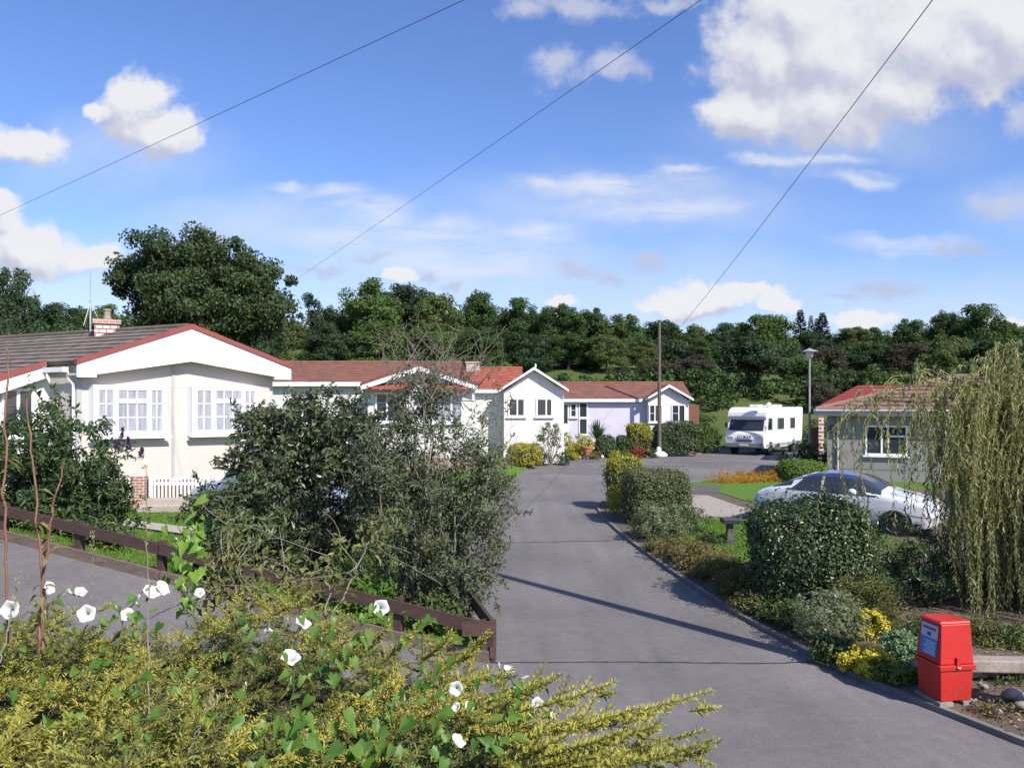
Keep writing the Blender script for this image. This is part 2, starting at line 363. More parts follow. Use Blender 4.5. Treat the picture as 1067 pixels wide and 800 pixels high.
M['yew_mid'] = leafmat('olive yew needles', [(0.13, 0.15, 0.026), (0.2, 0.2, 0.034), (0.09, 0.12, 0.024), (0.25, 0.23, 0.045)], 0.2, 0.5, patch=(0.1, 0.12, 0.025), pscale=2.2)
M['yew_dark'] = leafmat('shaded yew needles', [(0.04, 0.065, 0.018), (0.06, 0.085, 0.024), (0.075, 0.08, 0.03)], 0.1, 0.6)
M['willow'] = leafmat('willow leaves', [(0.19, 0.22, 0.085), (0.27, 0.285, 0.125), (0.35, 0.345, 0.17), (0.13, 0.165, 0.065)], 0.38, 0.5)
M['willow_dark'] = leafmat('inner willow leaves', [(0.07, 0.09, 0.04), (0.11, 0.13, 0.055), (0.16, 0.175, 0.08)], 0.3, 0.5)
M['willow_stem'] = surf('yellow willow twig', (0.4, 0.34, 0.12), (0.3, 0.25, 0.09), 0.7, 6.0)
M['hedge_dark'] = leafmat('dark hedge leaves', [(0.024, 0.051, 0.015), (0.044, 0.083, 0.024), (0.083, 0.127, 0.044), (0.033, 0.066, 0.020)], 0.18, 0.4, spec=0.5)
M['hedge_var'] = leafmat('variegated hedge leaves', [(0.06, 0.085, 0.03), (0.11, 0.13, 0.05), (0.2, 0.2, 0.1), (0.05, 0.075, 0.025)], 0.2, 0.5)
M['hedge_olive'] = leafmat('olive hedge leaves', [(0.07, 0.09, 0.025), (0.12, 0.13, 0.035), (0.2, 0.18, 0.05)], 0.2, 0.5)
M['hedge_yellow'] = leafmat('yellow hedge leaves', [(0.3, 0.28, 0.03), (0.42, 0.38, 0.045), (0.2, 0.22, 0.03)], 0.25, 0.5)
M['green_bright'] = leafmat('bright green leaves', [(0.08, 0.15, 0.025), (0.12, 0.2, 0.03), (0.15, 0.22, 0.045)], 0.25, 0.5)
M['green_mid'] = leafmat('mid green leaves', [(0.04, 0.075, 0.02), (0.07, 0.11, 0.03), (0.11, 0.15, 0.05)], 0.25, 0.5)
M['green_pale'] = leafmat('pale blue green leaves', [(0.16, 0.25, 0.13), (0.22, 0.32, 0.18), (0.12, 0.2, 0.09)], 0.25, 0.5)
M['perennial'] = leafmat('brownish perennial leaves', [(0.11, 0.10, 0.03), (0.17, 0.14, 0.05), (0.24, 0.18, 0.08), (0.09, 0.11, 0.03)], 0.25, 0.6)
M['silver_leaf'] = leafmat('silver green leaves', [(0.14, 0.17, 0.09), (0.22, 0.24, 0.14), (0.09, 0.13, 0.05)], 0.25, 0.6)
M['orange_heath'] = leafmat('orange heather', [(0.42, 0.17, 0.02), (0.5, 0.27, 0.03), (0.36, 0.12, 0.02)], 0.2, 0.6)
M['sedum'] = leafmat('yellow stonecrop flowers', [(0.5, 0.42, 0.03), (0.6, 0.5, 0.05), (0.36, 0.34, 0.03)], 0.2, 0.6)
M['purple'] = leafmat('purple florets', [(0.07, 0.025, 0.1), (0.11, 0.035, 0.14)], 0.2, 0.6)
M['pink_white'] = leafmat('pale florets', [(0.6, 0.55, 0.52), (0.7, 0.68, 0.64)], 0.2, 0.6)
M['red_flower'] = leafmat('red flowers', [(0.4, 0.02, 0.03), (0.3, 0.02, 0.03), (0.05, 0.09, 0.02)], 0.2, 0.6)
M['grass_blade'] = leafmat('lawn blades', [(0.08, 0.16, 0.02), (0.12, 0.22, 0.03), (0.16, 0.25, 0.04)], 0.3, 0.5)
M['dry_grass'] = leafmat('dry grass stalk', [(0.28, 0.24, 0.11), (0.34, 0.3, 0.15)], 0.2, 0.6)
M['red_stem'] = surf('reddish willowherb stem', (0.22, 0.085, 0.06), (0.2, 0.12, 0.065), 0.6, 3.0)
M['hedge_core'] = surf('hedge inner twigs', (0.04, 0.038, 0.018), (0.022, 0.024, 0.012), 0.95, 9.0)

# ================================================================== camera, light, sky
cam_d = bpy.data.cameras.new('camera'); cam = bpy.data.objects.new('camera', cam_d); COL.objects.link(cam)
cam.location = (0, 0, CH); cam.rotation_euler = (R(90), 0, 0)
cam_d.sensor_fit = 'HORIZONTAL'; cam_d.sensor_width = 36.0; cam_d.lens = F / 1067 * 36.0
cam_d.shift_y = 20.0 / 1067; cam_d.clip_start = 0.05; cam_d.clip_end = 5000
scene.camera = cam
scene.view_settings.view_transform = 'Standard'; scene.view_settings.look = 'None'
scene.view_settings.gamma = 1.0; scene.view_settings.exposure = 0.5
try: scene.view_settings.use_curve_mapping = False
except Exception: pass
scene.cycles.use_denoising = True
scene.cycles.max_bounces = 6; scene.cycles.diffuse_bounces = 3; scene.cycles.glossy_bounces = 2; scene.cycles.transmission_bounces = 3
scene.cycles.transparent_max_bounces = 6; scene.cycles.use_adaptive_sampling = True; scene.cycles.adaptive_threshold = 0.01
scene.cycles.sample_clamp_indirect = 6.0

SUN_EL = R(42); SUN_H = nrm(np.array([0.64, -0.77]))           # horizontal direction towards the sun
sun_d = bpy.data.lights.new('sun', 'SUN'); sun = bpy.data.objects.new('sun', sun_d); COL.objects.link(sun)
sun_d.energy = 5.0; sun_d.angle = R(0.53); sun_d.color = (1.0, 0.95, 0.87)
tosun = Vector((SUN_H[0] * math.cos(SUN_EL), SUN_H[1] * math.cos(SUN_EL), math.sin(SUN_EL)))
sun.rotation_euler = tosun.to_track_quat('Z', 'Y').to_euler(); sun.location = (20, -25, 40)

world = bpy.data.worlds.new('World'); scene.world = world; world.use_nodes = True
nt = world.node_tree; N, L = nt.nodes, nt.links; N.clear()
wo = N.new('ShaderNodeOutputWorld'); bg = N.new('ShaderNodeBackground'); L.new(bg.outputs[0], wo.inputs[0])
bg.inputs['Strength'].default_value = 0.088
sky = N.new('ShaderNodeTexSky'); sky.sky_type = 'NISHITA'; sky.sun_disc = False
sky.sun_elevation = SUN_EL; sky.sun_rotation = math.atan2(SUN_H[0], SUN_H[1])
sky.altitude = 0; sky.air_density = 1.0; sky.dust_density = 0.5; sky.ozone_density = 3.0
hsv = N.new('ShaderNodeHueSaturation'); hsv.inputs['Saturation'].default_value = 1.12; hsv.inputs['Value'].default_value = 1.34
L.new(sky.outputs[0], hsv.inputs['Color'])
gm = N.new('ShaderNodeMix'); gm.data_type = 'RGBA'; gm.blend_type = 'MULTIPLY'; gm.inputs[0].default_value = 1.0
L.new(hsv.outputs[0], gm.inputs[6]); gm.inputs[7].default_value = (1.0, 0.95, 1.16, 1)
tc = N.new('ShaderNodeTexCoord'); sp = N.new('ShaderNodeSeparateXYZ'); L.new(tc.outputs['Generated'], sp.inputs[0])
def mth(op, a, b=None, c=None, clamp=False):
    n = N.new('ShaderNodeMath'); n.operation = op; n.use_clamp = clamp
    for i, v in enumerate((a, b, c)):
        if v is None: continue
        if isinstance(v, bpy.types.NodeSocket): L.new(v, n.inputs[i])
        else: n.inputs[i].default_value = v
    return n.outputs[0]
def vmth(op, a, b=None, c=None):
    n = N.new('ShaderNodeVectorMath'); n.operation = op
    for i, v in enumerate((a, b, c)):
        if v is None: continue
        if isinstance(v, bpy.types.NodeSocket): L.new(v, n.inputs[i])
        else: n.inputs[i].default_value = v
    return n.outputs['Value'] if op == 'LENGTH' else n.outputs[0]
ydir = mth('MAXIMUM', sp.outputs[1], 0.08)
u = mth('DIVIDE', sp.outputs[0], ydir); v = mth('DIVIDE', sp.outputs[2], ydir)
cb = N.new('ShaderNodeCombineXYZ'); L.new(u, cb.inputs[0]); L.new(v, cb.inputs[1])
UV = cb.outputs[0]
front = mth('SMOOTHSTEP', sp.outputs[1], 0.1, 0.3) if False else mth('MULTIPLY', mth('SUBTRACT', sp.outputs[1], 0.1), 6.0, clamp=True)
def nz(vec, scale, detail=5, rough=0.55):
    n = N.new('ShaderNodeTexNoise'); n.inputs['Scale'].default_value = scale; n.inputs['Detail'].default_value = detail
    n.inputs['Roughness'].default_value = rough; L.new(vec, n.inputs['Vector']); return n
def warp(vec, scale, amt, detail=4):
    n = nz(vec, scale, detail, 0.6)
    c = vmth('SUBTRACT', n.outputs['Color'], (0.5, 0.5, 0.5))
    return vmth('MULTIPLY_ADD', c, (amt, amt, 0.0), vec)
def blobs(vec, lst):
    acc = None
    for px, py, rx, ry in lst:
        cu, cv = (px - CX) / F, (HY - py) / F; ru, rv = rx / F, ry / F
        ln = vmth('LENGTH', vmth('MULTIPLY_ADD', vec, (1 / ru, 1 / rv, 0), (-cu / ru, -cv / rv, 0)))
        acc = ln if acc is None else mth('SMOOTH_MIN', acc, ln, 0.25)
    return mth('SUBTRACT', 1.0, acc)
def sstep(x, a, b):
    n = N.new('ShaderNodeMapRange'); n.interpolation_type = 'SMOOTHSTEP'
    n.inputs['From Min'].default_value = a; n.inputs['From Max'].default_value = b
    L.new(x, n.inputs['Value']); return n.outputs[0]
def cmix(a, b, f):
    n = N.new('ShaderNodeMix'); n.data_type = 'RGBA'; L.new(f, n.inputs[0])
    for s, q in ((6, a), (7, b)):
        if isinstance(q, bpy.types.NodeSocket): L.new(q, n.inputs[s])
        else: n.inputs[s].default_value = (*q, 1)
    return n.outputs[2]
CUM = [(800, 55, 85, 70), (870, 60, 100, 88), (955, 35, 115, 85), (1055, 28, 105, 80), (775, 112, 66, 44), (870, 112, 90, 48), (835, 10, 80, 70), (1010, 62, 80, 54), (920, 95, 90, 48),
       (1150, 60, 90, 80), (148, 96, 50, 36), (178, 135, 42, 36), (140, 120, 40, 38), (108, 112, 22, 14), (25, 148, 50, 24), (-40, 150, 60, 30),
       (35, 258, 68, 34), (-30, 250, 70, 60), (2, 214, 22, 22), (95, 268, 40, 20), (212, 247, 24, 10),
       (722, 314, 52, 26), (690, 322, 34, 16), (770, 308, 60, 14), (812, 318, 30, 14), (588, 316, 22, 9), (900, 338, 46, 14), (412, 292, 22, 9), (1058, 345, 30, 16)]
GREY = [(603, 279, 44, 12), (672, 274, 26, 17), (640, 290, 22, 9), (918, 300, 56, 14), (880, 306, 30, 8), (1003, 262, 46, 10), (1040, 216, 56, 15), (445, 287, 18, 12), (470, 298, 20, 10), (385, 266, 40, 8), (330, 278, 46, 8), (585, 72, 44, 26), (640, 66, 48, 20), (600, 8, 72, 18), (550, 12, 34, 16), (700, 2, 50, 12), (1062, 118, 22, 34)]
WISP = [(380, 210, 80, 20), (470, 270, 170, 48), (360, 245, 90, 26), (690, 215, 150, 20), (950, 250, 110, 16), (640, 192, 140, 20), (560, 188, 50, 10), (800, 168, 60, 11), (860, 166, 70, 9), (710, 176, 40, 8), (350, 200, 60, 16), (390, 225, 70, 24), (440, 245, 110, 30), (520, 265, 130, 34), (300, 190, 30, 8), (560, 245, 60, 22), (900, 186, 60, 12)]
VEIL = [(520, 320, 640, 60), (640, 215, 240, 50), (60, 290, 260, 48), (430, 285, 260, 62), (260, 240, 150, 40), (700, 300, 260, 50), (950, 320, 260, 40), (1100, 215, 120, 40), (130, 165, 120, 55), (870, 140, 170, 50)]
# fuzzy veils first
pv = warp(UV, 5.0, 0.12)
veil = mth('MULTIPLY', sstep(blobs(pv, VEIL), -0.3, 1.0), 0.58)
vn = sstep(nz(UV, 7.0, 5, 0.6).outputs[0], 0.3, 0.75)
veil = mth('MULTIPLY', veil, mth('MULTIPLY_ADD', vn, 0.75, 0.45))
col = cmix(gm.outputs[2], (5.5, 6.2, 7.3), mth('MULTIPLY', veil, front))
# wisps, drawn out along the wind
st = vmth('MULTIPLY', UV, (4.0, 22.0, 1.0)); wn = sstep(nz(warp(st, 1.2, 0.9), 1.3, 6, 0.6).outputs[0], 0.25, 0.68)
pw = warp(UV, 9.0, 0.06)
wisp = mth('MULTIPLY', sstep(blobs(pw, WISP), 0.0, 0.9), wn)
col = cmix(col, (6.4, 6.7, 7.4), mth('MULTIPLY', mth('MULTIPLY', wisp, 0.85), front))
# thin grey scraps
pg = warp(warp(UV, 13.0, 0.055), 45.0, 0.018)
gb = mth('MULTIPLY_ADD', mth('SUBTRACT', nz(UV, 30.0, 6, 0.62).outputs[0], 0.5), 1.5, blobs(pg, GREY))
gmask = mth('MULTIPLY', sstep(gb, -0.05, 0.9), 0.66)
gcol = cmix((4.0, 4.3, 5.5), (5.6, 5.7, 6.4), sstep(mth('SUBTRACT', v, mth('MULTIPLY', nz(UV, 12.0, 3).outputs[0], 0.25)), -0.05, 0.3))
col = cmix(col, gcol, mth('MULTIPLY', gmask, front))
# cumulus: soft billows, lit from the upper right behind the viewer, lilac grey below
pc = warp(warp(UV, 9.0, 0.07), 36.0, 0.026)
n1 = nz(UV, 15.0, 9, 0.62).outputs[0]
cbk = blobs(pc, CUM)
cd = mth('MULTIPLY_ADD', mth('SUBTRACT', n1, 0.5), 0.95, cbk)
cmask = sstep(cd, -0.02, 0.42)
off = vmth('ADD', UV, (0.012, 0.03, 0.0))
pc2 = warp(warp(off, 9.0, 0.07), 36.0, 0.026)
cd2 = mth('MULTIPLY_ADD', mth('SUBTRACT', nz(off, 15.0, 9, 0.62).outputs[0], 0.5), 1.0, blobs(pc2, CUM))
lit = sstep(mth('SUBTRACT', cd, cd2), -0.42, 0.34)
ccol = cmix((4.4, 4.6, 5.7), (7.0, 7.0, 7.2), lit)
col = cmix(col, ccol, mth('MULTIPLY', mth('MULTIPLY', cmask, 0.96), front))
L.new(col, bg.inputs['Color'])
try: world.cycles.sampling_method = 'MANUAL'; world.cycles.sample_map_resolution = 512
except Exception: pass

# ================================================================== ground
FEN0 = np.array([-0.27, 9.4]); FEND = np.array([-7.53, 2.6])          # the timber fence line along the lane
def fence_x(y): return FEN0[0] + (y - 9.4) / FEND[1] * FEND[0]
def fence_y(x): return FEN0[1] + (x - FEN0[0]) / FEND[0] * FEND[1]
def lane_z(x):
    t = np.maximum(0, -np.asarray(x, float) - 0.3)
    return 0.145 * (np.sqrt(t * t + 0.16) - 0.4) + 0.0
def hill(x, y):
    x = np.asarray(x, float); y = np.asarray(y, float)
    h = np.interp(y, [-50, 53, 62, 75, 100, 130, 160, 200, 260, 400, 900], [0, 0, 1.7, 4.2, 8.2, 12.2, 15, 18, 20, 20, 16])
    side = np.interp(x, [-200, -60, 0, 30, 70, 200], [1.0, 1.0, 1.0, 0.92, 0.8, 0.8])
    return h * side + 0.35 * np.sin(x * 0.11 + y * 0.07) * np.clip((y - 60) / 40, 0, 1)
XR = [(9.45, 3.68), (11.5, 3.25), (14.5, 2.88), (17, 2.66), (19, 2.52), (21.5, 2.42), (23.5, 2.5), (25, 2.95), (26, 3.6), (27.5, 5.0), (29.5, 6.7), (33, 9.4), (37, 12.4), (40, 14.6), (44, 17.4), (47, 20), (53, 21)]
XL = [(9.45, -0.27), (11, -0.62), (13, -0.98), (16, -1.1), (20, -0.95), (25, -0.6), (30, -0.1), (36, 0.55), (40, 1.4), (42.4, 2.1), (44.4, 3.4), (45.4, 5.8), (46.4, 9.2), (48, 11.6), (53, 12.0)]
xr = lambda y: np.interp(y, *zip(*XR)); xl = lambda y: np.interp(y, *zip(*XL))
def garden_z(x, y):
    x = np.asarray(x, float); y = np.asarray(y, float)
    s = np.clip((xl(y) - x) / 1.6, 0, 1); s = s * s * (3 - 2 * s)
    g = 0.06 + 0.32 * s
    dist = (y - fence_y(x)) * 0.94
    t = np.clip(dist / 3.0, 0, 1); t = t * t * (3 - 2 * t)
    return (lane_z(x) + 0.06) * (1 - t) + g * t
def rightz(x, y): return 0.06

# grass material for fields and lawns
def grassmat(name, c1, c2, c3, s1=0.08, s2=3.0):
    m, nt2, N2, L2, out = newmat(name)
    b = N2.new('ShaderNodeBsdfPrincipled'); b.inputs['Roughness'].default_value = 0.9; b.inputs['Specular IOR Level'].default_value = 0.15
    L2.new(b.outputs[0], out.inputs[0]); t = N2.new('ShaderNodeTexCoord'); vv = t.outputs['Object']
    r1 = ramp(N2, [(0.35, c1), (0.65, c2)]); L2.new(noise(N2, L2, vv, s1, 5, 0.6), r1.inputs[0])
    r2 = ramp(N2, [(0.42, (0, 0, 0)), (0.7, (1, 1, 1))]); L2.new(noise(N2, L2, vv, s2, 6, 0.65), r2.inputs[0])
    cc = mix(N2, L2, r1.outputs[0], c3, mth2(N2, L2, r2.outputs[0], 0.6))
    L2.new(cc, b.inputs['Base Color'])
    bp = N2.new('ShaderNodeBump'); bp.inputs['Strength'].default_value = 0.6; bp.inputs['Distance'].default_value = 0.05
    L2.new(noise(N2, L2, vv, 30.0, 4, 0.7), bp.inputs['Height']); L2.new(bp.outputs[0], b.inputs['Normal'])
    return m
def mth2(N2, L2, s, k):
    n = N2.new('ShaderNodeMath'); n.operation = 'MULTIPLY'; L2.new(s, n.inputs[0]); n.inputs[1].default_value = k; return n.outputs[0]
M['field'] = grassmat('meadow grass', (0.075, 0.105, 0.024), (0.10, 0.12, 0.034), (0.045, 0.075, 0.018), 0.05, 1.2)
M['lawn'] = grassmat('lawn grass', (0.09, 0.17, 0.022), (0.11, 0.19, 0.03), (0.06, 0.12, 0.018), 0.5, 9.0)

def asphaltmat():
    m, nt2, N2, L2, out = newmat('worn asphalt')
    b = N2.new('ShaderNodeBsdfPrincipled'); L2.new(b.outputs[0], out.inputs[0])
    b.inputs['Specular IOR Level'].default_value = 0.35
    t = N2.new('ShaderNodeTexCoord'); vv = t.outputs['Object']
    big = ramp(N2, [(0.3, (0.122, 0.113, 0.111)), (0.7, (0.178, 0.165, 0.161))]); L2.new(noise(N2, L2, vv, 0.35, 4, 0.55, 0.6), big.inputs[0])
    mp = N2.new('ShaderNodeMapping'); mp.inputs['Scale'].default_value = (2.6, 0.16, 1); L2.new(vv, mp.inputs[0])
    streak = ramp(N2, [(0.35, (0.92, 0.92, 0.92)), (0.65, (1.05, 1.045, 1.04))]); L2.new(noise(N2, L2, mp.outputs[0], 1.0, 3), streak.inputs[0])
    c = mix(N2, L2, big.outputs[0], streak.outputs[0], 1.0, 'MULTIPLY')
    st = ramp(N2, [(0.60, (0, 0, 0)), (0.70, (1, 1, 1))]); L2.new(noise(N2, L2, vv, 1.1, 5, 0.62, 1.0), st.inputs[0])
    c = mix(N2, L2, c, (0.1, 0.094, 0.095), mth2(N2, L2, st.outputs[0], 0.4))
    md = ramp(N2, [(0.3, (0.86, 0.86, 0.86)), (0.7, (1.12, 1.115, 1.11))]); L2.new(noise(N2, L2, vv, 6.5, 6, 0.7), md.inputs[0]); c = mix(N2, L2, c, md.outputs[0], 1.0, 'MULTIPLY')
    fine = ramp(N2, [(0.25, (0.5, 0.5, 0.5)), (0.75, (1.5, 1.5, 1.5))]); L2.new(noise(N2, L2, vv, 70.0, 3, 0.7), fine.inputs[0])
    c = mix(N2, L2, c, fine.outputs[0], 1.0, 'MULTIPLY')
    sp2 = ramp(N2, [(0.70, (0, 0, 0)), (0.76, (1, 1, 1))]); L2.new(noise(N2, L2, vv, 38.0, 2, 0.5), sp2.inputs[0])
    c = mix(N2, L2, c, (0.25, 0.24, 0.235), mth2(N2, L2, sp2.outputs[0], 0.6))
    L2.new(c, b.inputs['Base Color']); b.inputs['Roughness'].default_value = 0.82
    bp = N2.new('ShaderNodeBump'); bp.inputs['Strength'].default_value = 0.5; bp.inputs['Distance'].default_value = 0.008
    L2.new(noise(N2, L2, vv, 120.0, 4, 0.7), bp.inputs['Height']); L2.new(bp.outputs[0], b.inputs['Normal'])
    return m
M['asphalt'] = asphaltmat()
M['tar'] = surf('tar joint', (0.022, 0.02, 0.021), (0.03, 0.028, 0.028), 0.6)

# one sheet to the horizon
ys = np.concatenate([np.linspace(-60, 50, 23), np.linspace(52, 200, 75), np.linspace(210, 1500, 40)])
xs = np.concatenate([np.linspace(-1500, -130, 25), np.linspace(-120, 120, 81), np.linspace(130, 1500, 25)])
XX, YY = np.meshgrid(xs, ys)
Geo().grid(np.stack([XX, YY, hill(XX, YY) - 0.05], -1)).build('ground', M['field'], smooth=True, kind='structure')

# the lane (climbs to the left) and the estate drive
g = Geo()
lx = np.concatenate([np.linspace(-30, -8, 12), np.linspace(-7.5, 3.5, 45), np.array([3.68])])
rows = []
for x in lx:
    yt = fence_y(x) if x < FEN0[0] else 9.45
    yb = 3.6 - 0.16 * (x - 0) if x < 0 else 3.6
    rows.append([(x, yy, float(lane_z(x))) for yy in np.linspace(yb, yt, 12)])
for x, yt in ((3.98, 8.5), (4.3, 7.82), (4.62, 7.1), (5.45, 5.9), (9, 4.2), (14, 3.9)):
    rows.append([(x, yy, 0.0) for yy in np.linspace(3.6, yt, 12)])
g.grid(np.array(rows).transpose(1, 0, 2))
g.build('lane', M['asphalt'], smooth=True, kind='structure')
g = Geo(); rows = []
for y in np.concatenate([np.linspace(9.45, 24, 40), np.linspace(24.5, 53, 50)]):
    rows.append([(x, y, float(lane_z(x)) * max(0, 1 - (y - 9.45) / 4.0)) for x in np.linspace(xl(y) if y > 9.5 else -0.27, xr(y), 24)])
g.grid(np.array(rows)); g.build('estate_drive', M['asphalt'], smooth=True, kind='structure')
# tar joints: where lane and drive meet, and older cracks
def strip(name, pts, w, seed, z=0.006):
    rg = np.random.default_rng(seed); gg = Geo(); pts = np.array(pts, float)
    t = np.linspace(0, 1, 60); k = np.linspace(0, 1, len(pts))
    P = np.stack([np.interp(t, k, pts[:, i]) for i in range(2)], 1)
    P += 0.02 * np.cumsum(rg.standard_normal((60, 2)), 0) * 0.35
    T = nrm(np.gradient(P, axis=0)); S = np.stack([-T[:, 1], T[:, 0]], 1); ww = w * (0.5 + rg.random(60))[:, None]
    A = P + S * ww / 2; B = P - S * ww / 2
    zz = lane_z(P[:, 0]) * np.clip(1 - (P[:, 1] - 9.45) / 4, 0, 1) + z
    gg.grid(np.stack([np.column_stack([A, zz]), np.column_stack([B, zz])], 0))
    return gg.build(name, M['tar'], kind='structure')
strip('road_joint', [(-0.25, 9.42), (3.66, 9.42)], 0.022, 3)
strip('road_crack', [(-0.9, 17.2), (0.4, 17.6), (2.5, 17.9)], 0.03, 5)
strip('road_crack', [(-6.2, 10.1), (-4.6, 10.3), (-3.2, 10.2)], 0.03, 6)
strip('road_crack', [(3.2, 42), (8.2, 40.4), (12.5, 41)], 0.05, 9)

# left gardens as one lawn sheet behind the fence
rows = []
for y in np.concatenate([np.linspace(9.5, 20, 36), np.linspace(20.6, 53, 40)]):
    a = max(fence_x(y), -60); b = float(xl(y)) - 0.02
    tt = np.linspace(0, 1, 60) ** 0.6
    xx = a + (b - a) * tt
    rows.append(np.column_stack([xx, np.full(60, y), garden_z(xx, y)]))
Geo().grid(np.array(rows)).build('lawn', M['lawn'], smooth=True, kind='structure')

# right verge: a bed of soil the whole length of the kerb, lawns and paths on it
rows = []
for y in np.concatenate([np.linspace(3.9, 9.4, 24), np.linspace(9.5, 27.4, 40)]):
    b0 = xr(y) if y > 9.45 else np.interp(y, [3.9, 4.2, 5.9, 7.1, 7.82, 8.5, 9.45], [14, 9, 5.45, 4.62, 4.3, 3.98, 3.68])
    xx = b0 + 0.075 + (30 - b0) * np.linspace(0, 1, 30) ** 1.6
    bump_ = 0.05 + 0.06 * np.clip((xx - b0) / 1.5, 0, 1)
    rows.append(np.column_stack([xx, np.full(30, y), bump_]))
Geo().grid(np.array(rows)).build('verge', M['soil'], smooth=True, kind='structure')
rows = []
for y in np.linspace(27.4, 53, 40):
    b0 = xr(y)
    xx = b0 + 0.11 + (60 - b0) * np.linspace(0, 1, 20) ** 1.5
    rows.append(np.column_stack([xx, np.full(20, y), np.full(20, 0.11)]))
Geo().grid(np.array(rows)).build('verge', M['lawn'], smooth=True, kind='structure')
# kerbs
def kerb(name, pts, side, w=0.07, h=0.06, mat='kerb'):
    pts = np.array(pts, float); T = nrm(np.gradient(pts, axis=0)); S = np.stack([T[:, 1], -T[:, 0]], 1) * side
    rows = []
    for off, z in ((0, -0.05), (0.003, h), (w, h), (w, -0.05)):
        rows.append(np.column_stack([pts + S * off, np.full(len(pts), z)]))
    return Geo().grid(np.array(rows)).build(name, M[mat], kind='structure')
kr = [(14, 3.9), (9, 4.2), (5.45, 5.9), (4.62, 7.1), (4.3, 7.82), (3.98, 8.5)] + [(xr(y), y) for y in np.concatenate([np.linspace(9.45, 24, 24), np.linspace(24.5, 46, 30)])]
kerb('kerb', kr, 1)
kl = [(xl(y), y) for y in np.linspace(13.2, 48, 50)]
kerb('kerb', kl, -1, 0.06, 0.05)
def patch(name, pix, z, mat, zoff=0.0):
    P = [(X(px, D(py, z)), D(py, z), z + zoff) for px, py in pix]
    return Geo().poly(P).build(name, M[mat], kind='structure')
patch('lawn', [(690, 572), (765, 585), (800, 590), (860, 575), (860, 545), (735, 541), (700, 552)], 0.118, 'lawn')
patch('driveway', [(712, 540), (740, 543), (775, 549), (830, 553), (930, 552), (905, 534), (800, 534), (770, 527), (738, 516), (714, 515)], 0.116, 'gravel')
patch('garden_path', [(716, 513), (742, 513), (770, 517), (752, 506), (722, 506)], 0.116, 'dark_paving')
patch('lawn', [(748, 512), (775, 521), (800, 524), (850, 519), (850, 506), (752, 505)], 0.126, 'lawn')
P = [(X(px, d), d) for px, d in ((130, 18.2), (215, 16.6), (218, 15.7), (128, 17.2))]
Geo().grid(np.array([[(x + (x2 - x) * s, y + (y2 - y) * s, garden_z(x + (x2 - x) * s, y + (y2 - y) * s) + 0.055) for s in np.linspace(0, 1, 12)]
   for (x, y), (x2, y2) in ((P[0], P[1]), (P[3], P[2]))])).build('garden_path', M['slab'], kind='structure')
# the bank the photographer stands on, under the yew hedge
rows = []
for y in np.linspace(-25, 5.6, 40):
    xx = np.linspace(-30, 20, 90)
    t = np.clip((5.3 - y) / 1.6, 0, 1) * np.clip((0.5 - xx) / 1.6, 0, 1); t = t * t * (3 - 2 * t)
    base = lane_z(xx) - 0.08
    rows.append(np.column_stack([xx, np.full(90, y), base + (np.maximum(1.45, lane_z(xx) + .1) - base) * t]))
Geo().grid(np.array(rows)).build('bank', M['field'], smooth=True, kind='structure')

# short grass standing on the lawns that can be made out
def blades(name, pts, h, mat, seed, n, label):
    rg = np.random.default_rng(seed); P = pts(rg, n); n = len(P)
    Dr = np.column_stack([rg.standard_normal((n, 2)) * 0.5, np.ones(n)])
    Nn = rand_dirs(rg, n); Nn[:, 2] *= 0.2
    Geo().quads(leaf_quads(P, Dr, Nn, h * (0.5 + rg.random(n)), np.full(n, h * 0.22))).build(name, M[mat], kind='stuff', label=label, cat='grass')
def p1(rg, n):
    x = rg.uniform(3.4, 8.5, n); y = rg.uniform(15.6, 20.6, n); k = x > xr(y) + 0.9
    return np.column_stack([x, y, np.full(n, 0.115)])[k]
blades('grass', p1, 0.05, 'grass_blade', 1, 26000, 'short green grass of the lawn round the small grey pedestal')
def p2(rg, n):
    x = rg.uniform(-10.5, -1.3, n); y = rg.uniform(9.8, 21, n); k = (y > fence_y(x) + 0.12) & (x < xl(y) - .2)
    x, y = x[k], y[k]; return np.column_stack([x, y, garden_z(x, y)])
blades('grass', p2, 0.06, 'grass_blade', 2, 60000, 'short green grass behind the brown lane fence')

# ================================================================== houses
class Fr:                                              # plan frame: a along the front wall (to the right seen from outside), b inwards, z up
    def __init__(s, o, g, r):
        s.o = np.array(o, float); s.g = nrm(np.array(g, float)); s.r = nrm(np.array(r, float))
    def __call__(s, a, b, z):
        p = s.o + a * s.g + b * s.r
        return (p[0], p[1], z)
    def box(s, geo, a0, a1, b0, b1, z0, z1, m=0):
        c = [s(a, b, z) for z in (z0, z1) for a, b in ((a0, b0), (a1, b0), (a1, b1), (a0, b1))]
        return geo.hexa(c, m)
    def slab(s, geo, poly, b0, b1, m=0):               # polygon in (a,z), thick along b
        p0 = [s(a, b0, z) for a, z in poly]; off = np.array(s(0, b1, 0)) - np.array(s(0, b0, 0))
        return geo.prism(p0, off, m)
    def side(s, sign):                                 # frame of the wall to the right (+1) or left (-1) of the front
        return Fr(s.o, s.r * sign, -s.g * sign)

